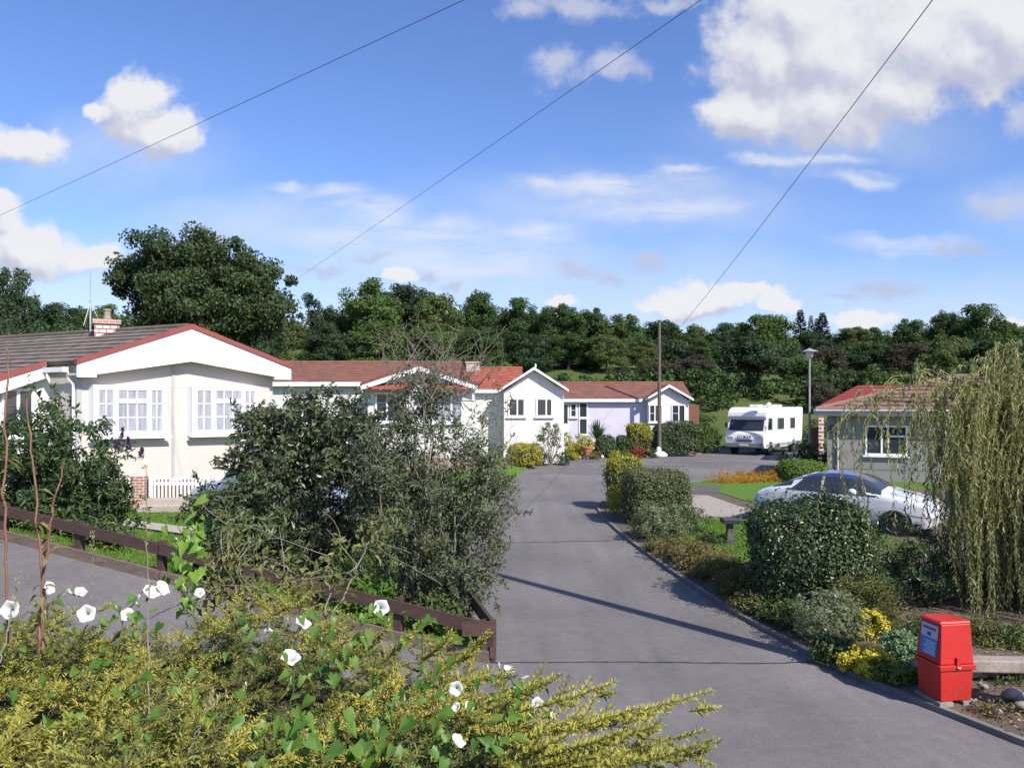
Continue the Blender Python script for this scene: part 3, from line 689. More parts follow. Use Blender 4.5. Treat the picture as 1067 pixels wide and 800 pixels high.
def courses(geo, eL, eR, rR, rL, n, lift=0.028, over=0.12, und=0.07, m=0):
    eL, eR, rR, rL = (np.array(p, float) for p in (eL, eR, rR, rL))
    nn = nrm(np.cross(eR - eL, rL - eL)); nn = nn if nn[2] > 0 else -nn
    for i in range(n):
        t0, t1 = i / n, min(1.0, (i + 1 + over) / n)
        a, b = eL + (rL - eL) * t0, eR + (rR - eR) * t0
        c, d = eR + (rR - eR) * t1, eL + (rL - eL) * t1
        geo.add([a, b, b + nn * lift, a + nn * lift, c + nn * 0.004, d + nn * 0.004], [[0, 1, 2, 3], [3, 2, 4, 5]], m)
    q = [eL - nn * 0.004, eR - nn * 0.004, rR - nn * 0.004, rL - nn * 0.004]
    geo.prism(q, -nn * und, m)

def window(house, fr, a0, a1, z0, z1, b=0.0, lights=(1.0,), fw=0.06, proud=0.05, bars=None, transom=0.0, pane='glass', sill=True, sillw=0.06, label=None, name='window'):
    """frame on the wall face at depth b (negative b = towards the outside); lights = widths; bars = (columns, rows) per light"""
    g = Geo(); fo, fi = b - proud, b - 0.004
    tot = sum(lights); inner = (a1 - a0) - fw * (len(lights) + 1)
    fr.box(g, a0, a1, fo, fi, z1 - fw, z1); fr.box(g, a0, a1, fo, fi, z0, z0 + fw)
    x = a0; pn = Geo()
    for k, wl in enumerate(lights):
        fr.box(g, x, x + fw, fo, fi, z0 + fw, z1 - fw); x += fw
        w = inner * wl / tot; zt = z1 - fw
        cells = [(z0 + fw, zt)]
        tr = transom[k] if isinstance(transom, (list, tuple)) else transom
        if tr:
            zc = zt - (z1 - z0) * tr
            fr.box(g, x, x + w, fo, fi, zc - fw * .5, zc + fw * .5); cells = [(z0 + fw, zc - fw * .5), (zc + fw * .5, zt)]
        nb = (bars[k] if isinstance(bars, list) else bars) or (1, 1)
        for ci, (c0, c1) in enumerate(cells):
            cols, rws = nb[0], (nb[1] if ci == 0 else 1)
            for q in range(1, cols):
                xx = x + w * q / cols; fr.box(g, xx - .012, xx + .012, fo + .012, fi - .012, c0, c1)
            for q in range(1, rws):
                zz = c0 + (c1 - c0) * q / rws; fr.box(g, x, x + w, fo + .014, fi - .014, zz - .012, zz + .012)
        zz0, zz1 = z0 + fw * .5, z1 - fw * .5
        pn.prism([fr(x - .01, fi - .020, zz0), fr(x + w + .01, fi - .020, zz0), fr(x + w + .01, fi - .020, zz1), fr(x - .01, fi - .020, zz1)],
                 np.array(fr(0, fi - .002, 0)) - np.array(fr(0, fi - .020, 0)))
        x += w
    fr.box(g, x, x + fw, fo, fi, z0 + fw, z1 - fw)
    o = g.build(name, M['upvc'], house, label=label)
    pn.build('pane', M[pane], o)
    if sill:
        s = Geo(); fr.box(s, a0 - .08, a1 + .08, fo - sillw, fi, z0 - .07, z0 - .003); s.build('sill', M['upvc'], o)
    return o

def gable_trim(house, fr, hw, ze, zr, b, depth0, depth1, mat='white', top=None, topmat='verge_red', th=0.05):
    """barge boards along both slopes; depth at the foot and at the apex"""
    g = Geo()
    fr.slab(g, [(-hw, ze - depth0), (0, zr - depth1), (hw, ze - depth0), (hw, ze), (0, zr), (-hw, ze)], b, b + th)
    g.build('barge_board', M[mat], house)
    if top:
        t = Geo()
        for s in (-1, 1):
            fr.slab(t, [(s * (hw + .02), ze - top * .2), (0.0, zr - top * .2), (0.0, zr + top * .8), (s * (hw + .02), ze + top * .8)][::s], b - .03 - .001 * s, b + th + .03)
        t.build('verge', M[topmat], house)

# ---------------- the cream bungalow on the left
g0 = np.array([.85, .53]); r0 = np.array([-.89, .456])
Ax, Ay = X(198, 22.3), 22.3
H = thing('bungalow', (Ax, Ay, 0.4), 'cream bungalow with a deep white gable, dark tiled roof and two white bay windows', 'bungalow')
fg = Fr((Ax, Ay), g0, r0)
ZR, ZE, HW = 5.27, 4.2, 2.83
slope = (ZR - ZE) / HW
wall = Geo()
wb = 0.38
fg.slab(wall, [(-2.62, 0.95), (2.6, 0.95), (2.6, ZE - .08), (0, ZR - .12), (-2.62, ZE - .08)], wb, wb + 0.25)
wall.build('wall', M['cream'], H)
w2 = Geo(); fr_side = fg
fg.box(w2, 2.35, 2.6, wb + .25, 9, .95, ZE - .1)
fg.box(w2, -2.62, -2.4, wb + .25, 1.5, .95, ZE - .08)
w2.build('wall', M['cream'], H)
w3 = Geo(); fg.slab(w3, [(-6.2, .95), (-2.62, .95), (-2.62, 3.95), (-6.2, 2.9)], 1.5, 1.75)
w3.build('wall', M['white_wall'], H, label='white set-back wall beside the gable')
pl = Geo(); fg.box(pl, -2.66, 2.64, wb - .04, wb + .25, .2, .95); fg.box(pl, -6.2, -2.66, 1.46, 1.75, .2, .95); fg.box(pl, 2.4, 2.64, wb + .25, 9, .2, .95); pl.build('plinth', M['white_wall'], H)
rf = Geo(); LL = 11.0
eav = lambda a, b: np.array(fg(a, b, ZR - slope * abs(a)))
courses(rf, eav(-HW, LL), eav(-HW, -.02), eav(0, -.02), eav(0, LL), 8, 0.035)
courses(rf, eav(-6.4, LL), eav(-6.4, 1.25), eav(-HW - .01, 1.25), eav(-HW - .01, LL), 10, 0.035)
courses(rf, eav(HW, 8), eav(HW, -.02), eav(0, -.02), eav(0, 8), 8, 0.035)
ro = rf.build('roof', M['tile_dark'], H)
rg_ = Geo(); rg_.tube([fg(0, b, ZR + .03) for b in np.linspace(0.1, LL, 12)], .07, 8); rg_.build('ridge', M['tile_dark'], ro)
fa = Geo(); fg.slab(fa, [(0, 4.28), (2.35, 3.89), (2.35, 3.81), (HW, 3.81), (HW, ZE), (0, ZR), (-HW, ZE), (-HW, 3.79), (-2.38, 3.79), (-2.38, 3.87)], -.06, -.01)
fa.build('barge_board', M['white'], H)
so = Geo(); fg.slab(so, [(0, 4.33), (2.35, 3.93), (HW, 3.86), (HW, 3.9), (0, 4.38), (-HW, 3.88), (-HW, 3.84), (-2.38, 3.91)], -.009, wb - .003); so.build('soffit', M['soffit'], H)
ve = Geo()
for s in (-1, 1):
    fg.slab(ve, [(s * (HW + .03), ZE - .07), (0, ZR - .06), (0, ZR + .075), (s * (HW + .03), ZE + .06)][::s], -.10 - .002 * s, .03)
fg.slab(ve, [(-6.4, ZR - slope * 6.4 - .08), (-HW - .05, ZE - .1), (-HW - .05, ZE + .05), (-6.4, ZR - slope * 6.4 + .06)], 1.14, 1.27)
ve.build('verge', M['verge_red'], H)
f2 = Geo(); fg.slab(f2, [(-6.4, ZR - slope * 6.4 - .5), (-HW - .05, ZE - .42), (-HW - .05, ZE - .1), (-6.4, ZR - slope * 6.4 - .08)], 1.18, 1.24); f2.build('barge_board', M['white'], H)
# trim strip, joint line, box gutter, rain pipe
t = Geo(); fg.box(t, -.24, -.17, wb - .03, wb - .002, .95, 4.2); t.build('corner_strip', M['grey_trim'], H); t = Geo(); fg.box(t, -2.62, -2.5, wb - .03, wb - .002, .95, 3.75); t.build('corner_strip', M['grey_trim'], H)
t = Geo(); fg.box(t, -2.5, -.24, wb - .012, wb - .002, 3.555, 3.575); fg.box(t, -.17, 2.6, wb - .012, wb - .002, 3.555, 3.575); t.build('panel_joint', M['soffit'], H)
t = Geo(); fg.box(t, -2.98, -2.84, .3, 1.3, 3.93, 4.06); t.tube([fg(-2.8, .42, 3.93), fg(-2.76, .42, 3.75), fg(-2.7, .34, 3.6), fg(-2.7, .34, .5)], .04, 8); t.build('gutter', M['white'], H)
# bay windows: a shallow white box each, three lights with glazing bars
for a0, a1, L3 in ((-2.34, -.52, (.55, 1.15, .42)), (.16, 2.02, (.55, 1.0, .38))):
    bb = wb - .2
    box = Geo(); fg.box(box, a0 + .01, a1 - .01, bb + .005, wb - .003, 2.16, 3.6); ob = box.build('bay', M['upvc'], H)
    fg.box
    window(H, fg, a0, a1, 2.2, 3.585, bb, L3, .125, .05, [(2, 3), (3, 2), (2, 3)], [0, .22, 0], 'curtain', True, .08)
window(H, fg, -5.3, -4.2, 2.2, 3.3, 1.5, (1, 1), .07, .05, pane='glass')
window(H, fg, -3.75, -3.0, 2.2, 3.5, 1.5, (1, 1), .07, .05, pane='glass')
# chimney
cx, cy, _ = fg(-.12, 3.4, 0)
ch = Geo(); ch.box((cx, cy, 5.15), (.66, .5, .9), .5); chim = ch.build('chimney', M['chimney_mixed'], H)
c2 = Geo(); c2.box((cx, cy, 5.55), (.76, .6, .13), .5); c2.build('chimney_cap', M['brick_red'], chim)
c3 = Geo(); c3.lathe((cx + .02, cy, 5.62), [(.12, 0), (.11, .05), (.095, .12), (.095, .26), (.12, .27), (.11, .32)], 12); c3.build('chimney_pot', M['stone'], chim)
c4 = Geo(); c4.box((cx + .05, cy - .05, 4.86), (.84, .72, .2), .5); c4.build('flashing', M['white_stone'], chim)
mx, my, _ = fg(-.1, 4.2, 0)
ae = Geo(); ae.tube([(mx, my, 4.9), (mx, my, 6.25)], .03, 6); ae.tube([(mx, my, 6.25), (mx, my, 7.15)], .008, 5)
for q in range(3):
    an = q * 2.1 + .4; ae.tube([(mx, my, 6.2), (mx + .32 * math.cos(an), my + .32 * math.sin(an), 5.45)], .008, 5)
ae.build('aerial', M['metal'], H)

# ---------------- cross-gabled bungalows across the left of the turning area
def cross_bungalow(name, label, main, gab, wallm, roofm, z0, vis):
    """main: (x0,x1,yfront,ydepth,z_eave,z_ridge); gab: (cx,yfront,hw,z_eave,z_ridge)"""
    x0, x1, yf, dp, ze, zr = main; cx, gy, hw, gze, gzr = gab
    h = thing(name, (cx, gy, z0), label, 'bungalow')
    F0 = Fr((0, yf), (1, 0), (0, 1)); G0 = Fr((cx, gy), (1, 0), (0, 1))
    wl = Geo(); F0.slab(wl, [(x0, z0 + .5), (x1, z0 + .5), (x1, ze - .06), (x0, ze - .06)], 0, .2)
    for xx in (x0, x1 - .2):
        S = [(yf + .2, z0 + .5), (yf + dp, z0 + .5), (yf + dp, ze - .1), (yf + dp / 2, zr - .12), (yf + .2, ze - .04)]
        wl.prism([(xx, y, z) for y, z in S], (.2, 0, 0))
    wl.build('wall', M[wallm], h)
    gw = Geo(); ins = .22
    G0.slab(gw, [(-hw + ins, z0 + .5), (hw - ins, z0 + .5), (hw - ins, gze - .1), (0, gzr - .12), (-hw + ins, gze - .1)], .3, .5)
    for s in (-1, 1):
        G0.box(gw, s * (hw - ins) - (.2 if s > 0 else 0), s * (hw - ins) + (0 if s > 0 else .2), .5, yf + .6 - gy, z0 + .5, gze - .1)
    gw.build('wall', M[vis.get('gwall', 'white_wall')], h)
    p = Geo(); F0.box(p, x0 - .02, x1 + .02, -.03, .2, z0 - .25, z0 + .497); G0.box(p, -hw + ins - .02, hw - ins + .02, .27, yf + .5 - gy, z0 - .25, z0 + .497); p.build('plinth', M[vis.get('plinth', 'plinth')], h)
    rf = Geo(); o = .28; n = vis.get('n', 9)
    sl = (zr - ze) / (dp / 2)
    courses(rf, (x0 - o, yf - o, ze - sl * o), (x1 + o, yf - o, ze - sl * o), (x1 + o, yf + dp / 2, zr), (x0 - o, yf + dp / 2, zr), n)
    courses(rf, (x1 + o, yf + dp + o, ze - sl * o), (x0 - o, yf + dp + o, ze - sl * o), (x0 - o, yf + dp / 2, zr), (x1 + o, yf + dp / 2, zr), n)
    back = yf + (gzr - ze) / sl - gy + .3
    for s in (-1, 1):
        e0, e1 = G0(s * hw, .02, gze), G0(s * hw, yf - gy + .4, gze)
        k0, k1 = G0(0, .02, gzr), G0(0, max(.8, back), gzr)
        courses(rf, e0, e1, k1, k0, max(4, n - 2))
    ro = rf.build('roof', M[roofm], h)
    rd = Geo(); rd.tube([(x0 - o, yf + dp / 2, zr + .02), ((x0 + x1) / 2, yf + dp / 2, zr + .025), (x1 + o, yf + dp / 2, zr + .02)], .08, 8); rd.build('ridge', M[roofm], ro)
    fc = Geo(); ff = yf - o - .03; zz = ze - sl * o
    def fas(a, b):
        if b > a + .1: fc.hexa([(a, ff, zz - .2), (b, ff, zz - .2), (b, ff + .03, zz - .2), (a, ff + .03, zz - .2), (a, ff, zz - .02), (b, ff, zz - .02), (b, ff + .03, zz - .02), (a, ff + .03, zz - .02)])
    fas(x0 - o, cx - hw - .02); fas(cx + hw + .02, x1 + o)
    if fc.n: fc.build('fascia', M['white'], h)
    gable_trim(h, G0, hw, gze, gzr, -.05, vis.get('d0', .2), vis.get('d1', .24), 'white', vis.get('top'), vis.get('topm', 'verge_red'))
    return h, F0, G0

# second bungalow, mostly behind the shrubs
h, F0, G0 = cross_bungalow('bungalow', 'white bungalow with red tiled roof half hidden by the grey twiggy shrub', (-10.4, -2.6, 33.6, 6.0, 4.1, 4.97), (X(437, 32), 32, 2.38, 3.85, 4.66), 'white_wall', 'tile_brown', .35, {'n': 8, 'top': .1, 'd0': .22, 'd1': .26})
window(h, G0, .45, 1.75, 2.3, 3.62, .3, (1.0, .5), .08, .06, [(1, 1), (1, 3)], 0, 'curtain')
window(h, G0, -1.85, -.5, 2.3, 3.55, .3, (.5, 1.0), .08, .06, [(1, 3), (1, 1)], 0, 'glass')
for a in (-1.18, 1.1):
    b = Geo(); courses(b, G0(a - .95, -.25, 3.66), G0(a + .95, -.25, 3.66), G0(a + .85, .29, 3.9), G0(a - .85, .29, 3.9), 3, .02, .1, .05); b.build('bay_roof', M['tile_red'], h)
window(h, F0, -9.6, -8.3, 2.2, 3.4, 0, (1, 1), .08, .05)

# third bungalow, white with chimney and bright red roof
h, F0, G0 = cross_bungalow('bungalow', 'white bungalow with bright red roof and a small pale chimney by the yellow hedge', (-3.6, .3, 40.9, 5.0, 3.95, 5.02), (X(556.5, 39.6), 39.6, 1.74, 3.8, 4.92), 'white_wall', 'tile_red', .3, {'n': 8, 'd0': .12, 'd1': .14, 'plinth': 'white_wall'})
window(h, G0, -1.3, -.45, 2.42, 3.35, .3, (1, .8), .07, .05, pane='glass')
window(h, G0, .12, .95, 2.42, 3.35, .3, (1, .55), .07, .05, pane='glass', label='dark window on the right of the gable')
window(h, F0, -3.0, -2.0, 2.3, 3.3, 0, (1, 1), .07, .05)
c = Geo(); c.box((X(493, 43.2), 43.2, 4.95), (.72, .5, .7)); cm = c.build('chimney', M['chimney_pale'], h)
c = Geo(); c.box((X(493, 43.2), 43.2, 5.33), (.82, .6, .08)); c.build('chimney_cap', M['chimney_pale'], cm)
f = Geo(); f.lathe((X(558, 39.6), 39.6, 4.9), [(.04, 0), (.05, .03), (.035, .1), (.05, .13), (.02, .18)], 8); f.build('finial', M['white'], h)

# fourth bungalow, lilac
h, F0, G0 = cross_bungalow('bungalow', 'lilac bungalow with brown red roof and white front gable behind the utility pole', (X(576, 47), X(716, 47), 47.0, 4.6, 3.48, 4.36), (X(697.5, 46.2), 46.2, 1.42, 3.36, 4.2), 'lilac', 'tile_brown', .12, {'n': 7, 'd0': .12, 'd1': .16, 'plinth': 'lilac', 'gwall': 'white_wall'})
window(h, G0, -1.15, -.35, 1.98, 3.02, .3, (.7, 1), .06, .05, [(1, 2), (1, 1)], 0, 'glass')
window(h, G0, .18, 1.0, 1.98, 3.02, .3, (1, .9), .06, .05, [(1, 2), (1, 1)], 0, 'glass')
window(h, F0, X(594, 47), X(601, 47), 2.25, 3.1, 0, (1,), .07, .05, (1, 2))
dr = Geo(); F0.box(dr, X(586.5, 47), X(592.5, 47), -.05, -.003, .65, 3.1); do = dr.build('door', M['white'], h)
gl = Geo(); F0.box(gl, X(587.5, 47), X(591.5, 47), -.06, -.052, 1.9, 3.0); gl.build('pane', M['glass'], do)
dr = Geo(); F0.box(dr, X(603, 47), X(612.5, 47), -.05, -.003, .65, 3.15); do = dr.build('door', M['white'], h, label='white door with dark glass')
gl = Geo(); F0.box(gl, X(604.3, 47), X(611.2, 47), -.06, -.052, 2.3, 3.08); F0.box(gl, X(604.3, 47), X(611.2, 47), -.062, -.053, 1.3, 2.15); gl.build('pane', M['glass'], do)

# fifth: grey bungalow with hipped roof on the right
h = thing('bungalow', (X(862, 31), 31, .1), 'grey bungalow with weathered pink brown hipped roof behind the white car', 'bungalow')
x0, x1, y0, y1, ze, zr = X(862, 31), 26.0, 31.0, 37.0, 2.83, 4.2
wl = Geo(); wl.box(((x0 + x1) / 2, (y0 + y1) / 2, (ze + .5) / 2 + .1), (x1 - x0, y1 - y0, ze - .4)); wl.build('wall', M['grey_wall'], h)
pl = Geo(); pl.box(((x0 + x1) / 2, (y0 + y1) / 2, .25), (x1 - x0 + .06, y1 - y0 + .06, .56)); pl.build('plinth', M['grey_wall'], h)
o = .42; e = [(x0 - o, y0 - o, ze), (x1 + o, y0 - o, ze), (x1 + o, y1 + o, ze), (x0 - o, y1 + o, ze)]
rx = X(946, 34); k = [(rx, 34, zr), (x1 - 2.7, 34, zr)]
rf = Geo()
courses(rf, e[0], e[1], k[1], k[0], 9, .06); courses(rf, e[3], e[0], k[0], k[0], 9, .06); courses(rf, e[2], e[3], k[0], k[1], 9, .035); courses(rf, e[1], e[2], k[1], k[1], 9, .035)
ro = rf.build('roof', M['tile_pink'], h)
rd = Geo(); rd.tube([k[0], k[1]], .09, 8); rd.tube([np.array(e[0]) + [0, 0, .04], np.array(k[0]) + [0, 0, .02]], .08, 8); rd.build('ridge', M['tile_pink'], ro)
v = Geo(); v.lathe((X(1049, 32), 33.2, 3.85), [(.14, 0), (.14, .3), (.26, .34), (.26, .4), (.08, .48), (.02, .54)], 12); v.build('roof_vent', M['white'], ro)
fc = Geo()
zt = ze + .02
for a, b, c_, d_ in ((x0 - o - .05, x1 + o, y0 - o - .06, y0 - o - .02), ):
    fc.hexa([(a, c_, zt - .24), (b, c_, zt - .24), (b, d_, zt - .24), (a, d_, zt - .24), (a, c_, zt), (b, c_, zt), (b, d_, zt), (a, d_, zt)])
fc.hexa([(x0 - o - .05, y0 - o - .018, zt - .24), (x0 - o - .01, y0 - o - .018, zt - .24), (x0 - o - .01, y1, zt - .24), (x0 - o - .05, y1, zt - .24), (x0 - o - .05, y0 - o - .018, zt), (x0 - o - .01, y0 - o - .018, zt), (x0 - o - .01, y1, zt), (x0 - o - .05, y1, zt)])
fc.build('fascia', M['grey_trim'], h)
so = Geo(); so.box(((x0 + x1) / 2, y0 - .19, ze - .2), (x1 - x0 + .7, .34, .03)); so.build('soffit', M['grey_trim'], h)
gt = Geo(); gt.tube([(x0 - o, y0 - o - .1, ze - .02), (x1 + o, y0 - o - .1, ze - .02)], .055, 8); gt.tube([(x0 + .38, y0 - o - .1, ze - .05), (x0 + .38, y0 - .1, ze - .32), (x0 + .38, y0 - .06, ze - .4), (x0 + .38, y0 - .06, .2)], .04, 8); gt.build('gutter', M['grey_trim'], h)
F5 = Fr((0, y0), (1, 0), (0, 1))
window(h, F5, X(898, 31), X(937, 31), 1.1, 2.25, 0, (1, .3, 1.2), .07, .05, [(1, 1), (1, 1), (1, 1)], [0, 0, .3], 'glass')
window(h, F5, X(1010, 31), X(1060, 31), 1.2, 2.25, 0, (1, 1), .07, .05, pane='glass')
lp = Geo(); lx_, ly_ = X(866.5, 31), 30.9; lp.box((lx_, ly_ + .05, 2.1), (.1, .1, .16)); lp.lathe((lx_, ly_ - .08, 1.93), [(.05, 0), (.085, .05), (.085, .2), (.11, .22), (.03, .32)], 8); lp.build('wall_lamp', M['dark_plastic'], h)

h.rotation_euler = (0, 0, R(-23))
# sixth: red roofed house beyond it
h = thing('bungalow', (X(863, 41), 41, .1), 'brick house with scarlet hipped roof beyond the grey bungalow', 'bungalow')
x0, x1, y0, y1, ze, zr = X(863, 41), X(990, 41), 41.0, 46.0, 2.9, 4.06
wl = Geo(); wl.box(((x0 + x1) / 2 + .3, (y0 + y1) / 2, ze / 2), (x1 - x0, y1 - y0, ze - .1)); wl.build('wall', M['brick_red'], h)
e = [(X(849, 41), y0 - .5, ze - .08), (x1 + .5, y0 - .5, ze - .08), (x1 + .5, y1 + .5, ze - .08), (X(849, 41), y1 + .5, ze - .08)]; k = [(X(872, 43.5), 43.5, zr), (x1 - 2, 43.5, zr)]
rf = Geo(); courses(rf, e[0], e[1], k[1], k[0], 8); courses(rf, e[3], e[0], k[0], k[0], 8); courses(rf, e[2], e[3], k[0], k[1], 8); courses(rf, e[1], e[2], k[1], k[1], 8); rf.build('roof', M['tile_scarlet'], h)
fc = Geo(); fc.box(((e[0][0] + e[1][0]) / 2, y0 - .52, ze - .18), (e[1][0] - e[0][0], .04, .2)); fc.build('fascia', M['grey_trim'], h)
pi = Geo(); pi.box((X(859.5, 40.6), 40.65, 1.42), (.26, .26, 2.62)); pi.build('porch_pillar', M['brick_banded'], h)
window(h, Fr((0, 41), (1, 0), (0, 1)), X(880, 41), X(905, 41), 1.2, 2.3, 0.05, (1, 1), .07, .05)
h.rotation_euler = (0, 0, R(-22))
gte = Geo(); 
for i in range(6): gte.box((X(848, 42.2) + i * .07 - .1, 42.2, 1.15), (.062, .03, 1.3 + .02 * (i % 3)))
gte.box((X(848, 42.2) + .08, 42.23, .8), (.46, .03, .08)); gte.box((X(848, 42.2) + .08, 42.23, 1.5), (.46, .03, .08))
gte.build('garden_gate', M['wood_brown'], org=np.array([X(848, 42.2), 42.2, .1]), label='brown boarded gate beside the banded brick pillar', cat='gate')

# ================================================================== vehicles
def wheel(parent, c, axis, r=.31, w=.2):
    c = np.array(c, float); ax = nrm(np.array(axis, float)); up = np.array([0, 0, 1.0]); s = np.cross(up, ax)
    def ring(prof, name, mat, par):
        g = Geo(); k = 22; an = np.arange(k) / k * 2 * np.pi
        V = np.array([[c + ax * o + rr * (math.cos(a) * up + math.sin(a) * s) for a in an] for rr, o in prof])
        i = np.arange(len(prof) - 1)[:, None] * k; j = np.arange(k)[None]; j2 = (j + 1) % k
        g.add(V.reshape(-1, 3), np.stack([i + j, i + j2, i + k + j2, i + k + j], -1).reshape(-1, 4))
        g.poly(V[-1]); g.poly(V[0][::-1])
        return g.build(name, mat, par)
    t = ring([(r * .6, -w / 2), (r * .95, -w / 2), (r, -w / 3), (r, w / 3), (r * .95, w / 2), (r * .64, w / 2)], 'wheel', M['black'], parent)
    ring([(r * .62, w / 2 - .03), (r * .6, w / 2 + .004), (r * .5, w / 2 - .02), (r * .2, w / 2 - .005), (r * .1, w / 2 + .01)], 'rim', M['rim'], t)

class Body:                                            # car body lofted along its length
    def __init__(s, base, fwd, st, W):
        s.b = np.array(base, float); s.f = np.array([*nrm(np.array(fwd, float)), 0]); s.l = np.array([-s.f[1], s.f[0], 0]); s.W = W
        x = np.linspace(st[0][0], st[-1][0], 240); A = np.array(st, float)
        ker = np.hanning(11); ker /= ker.sum()
        s.x = x; s.p = [np.convolve(np.pad(np.interp(x, A[:, 0], A[:, i]), 5, 'edge'), ker, 'valid') for i in range(1, 6)]
    def pt(s, x, v, off=0.0, side=1):
        zb, zs, zt, wb, wt = (np.interp(x, s.x, q) for q in s.p)        # bottom, shoulder, top, half width of body, half width of roof
        prof = [(0.0, wb * .93, zb), (.12, wb, zb + .16), (.38, wb * 1.015, zb + (zs - zb) * .55), (.56, wb * .975, zs), (.8, wt + (wb - wt) * .18, zs + (zt - zs) * .8), (.88, wt * .9, zt - .025), (1.0, 0, zt + .012)]
        vv = [q[0] for q in prof]
        y = np.interp(v, vv, [q[1] for q in prof]); z = np.interp(v, vv, [q[2] for q in prof])
        return s.b + s.f * x + s.l * side * (y + off) + np.array([0, 0, z + off * .5])
    def surface(s, nx=70, nv=26):
        g = Geo(); vs = np.concatenate([np.linspace(0, .56, 10), np.linspace(.6, 1, 12)])
        vv = [(q, 1) for q in vs] + [(q, -1) for q in vs[::-1][1:]]
        V = np.array([[s.pt(x, q, 0, sd) for q, sd in vv] for x in np.linspace(s.x[0], s.x[-1], nx)])
        g.grid(V); g.poly(V[0][::-1]); g.poly(V[-1]); return g
    def patch(s, x0, x1, v0, v1, off=.008, sides=(1,), nx=10, nv=8, xt=None):
        g = Geo()
        for sd in sides:
            rows = []
            for i, v in enumerate(np.linspace(v0, v1, nv)):
                t = i / (nv - 1); a, b = (x0, x1) if xt is None else (x0 + (xt[0] - x0) * t, x1 + (xt[1] - x1) * t)
                rows.append([s.pt(x, v, off, sd) for x in np.linspace(a, b, nx)])
            g.grid(np.array(rows))
        return g
    def loc(s, x, y, z): return s.b + s.f * x + s.l * y + np.array([0, 0, z])

def make_car(base, fwd, label, paint, roofmat, hs=1.0, split=False):
    st = [(0, .42, .62, .66, .70, .4), (.08, .30, .78, .84, .80, .5), (.5, .24, .92, .98, .84, .55), (.95, .22, .94, 1.22 * hs, .85, .56), (1.5, .2, .93, 1.40 * hs, .86, .58), (2.0, .2, .92, 1.43 * hs, .865, .6), (2.4, .2, .91, 1.39 * hs, .865, .6),
          (2.75, .2, .9, 1.24 * hs, .865, .6), (3.15, .2, .9, .99 + .1 * (hs - 1), .865, .62), (3.6, .2, .84, .9, .85, .6), (4.0, .24, .72, .77, .78, .55), (4.2, .34, .55, .6, .62, .45)]
    h = thing('parked_car', tuple(base), label, 'car'); B = Body(base, fwd, st, .86)
    bo = B.surface().build('body', M[paint], h, smooth=True)
    if roofmat: B.patch(.75, 2.62, .8, 1.0, .006, (1, -1), 24, 6, (.95, 2.45)).build('roof', M[roofmat], h, smooth=True)
    B.patch(2.48, 3.08, .64, 1.0, .012, (1, -1), 12, 10, (2.44, 3.02)).build('windscreen', M['glass'], h, smooth=True)
    B.patch(.5, 1.0, .66, 1.0, .012, (1, -1), 10, 8, (.55, 1.0)).build('rear_window', M['glass'], h, smooth=True)
    for sd in (1, -1):
        for x in (1.7, 2.82):
            g = Geo(); g.tube([B.pt(x, v, .004, sd) for v in np.linspace(.1, .56, 8)], .006, 4); g.build('door_seam', M['dark_plastic'], h)
        B.patch(.9, 3.0, .553, .577, .008, (sd,), 20, 3).build('window_trim', M['dark_plastic'], h)
        B.patch(1.02, 1.72, .585, .79, .01, (sd,), 10, 5, (1.25, 1.72)).build('side_window', M['glass'], h, smooth=True)
        B.patch(1.78, 2.78, .585, .79, .01, (sd,), 10, 5, (1.78, 2.45)).build('side_window', M['glass'], h, smooth=True)
        g = Geo(); c = B.loc(2.5, sd * 1.0, .98); g.ball(c, (.1, .1, .075), 12, 8); g.tube([B.loc(2.5, sd * .84, .93), c], .025, 6); g.build('mirror', M[paint], h, smooth=True)
        B.patch(3.72, 4.05, .36, .6, .01, (sd,), 8, 6).build('headlight', M['headlight'], h, smooth=True)
        g = Geo(); a, b = B.loc(1.3, sd * .885, .78), B.loc(1.5, sd * .885, .79); g.tube([a, b], .014, 6); g.build('door_handle', M[paint], h)
        for x in (.82, 3.38):
            g = Geo(); cc = B.loc(x, sd * .80, .33); ax = B.l * sd; k = 20; an = np.arange(k) / k * 2 * np.pi
            V = np.array([cc + ax * .055 + .36 * (math.cos(a) * np.array([0, 0, 1]) + math.sin(a) * B.f) for a in an]); g.prism(V, -ax * .3); g.build('wheel_arch', M['black'], h)
            wheel(h, B.loc(x, sd * .81, .31), B.l * sd, .31, .2)
    g = Geo(); g.hexa([B.loc(x, y, z) for z in (.42, .54) for x, y in ((4.19, -.26), (4.215, -.26), (4.215, .26), (4.19, .26))]); g.build('number_plate', M['white'], h)
    g = Geo(); g.hexa([B.loc(x, y, z) for z in (.36, .62) for x, y in ((4.12, -.4), (4.19, -.4), (4.19, .4), (4.12, .4))]); g.build('grille', M['dark_plastic'], h)
    return h
make_car((X(797, 20.6), 20.6, .07), (.76, -.65), 'white car with a dark roof coloured blue for the reflected sky parked behind the clipped dark hedge', 'car_white', 'car_roof', .96)
cb_ = (X(205, 18.3), 18.3); make_car((cb_[0] + 3.95, cb_[1] - 1.0, float(garden_z(cb_[0] + 2, cb_[1])) + .02), (-.93, .37), 'silver blue car almost hidden by the shrubs in front of the cream bungalow', 'car_silver', None, 1.3)

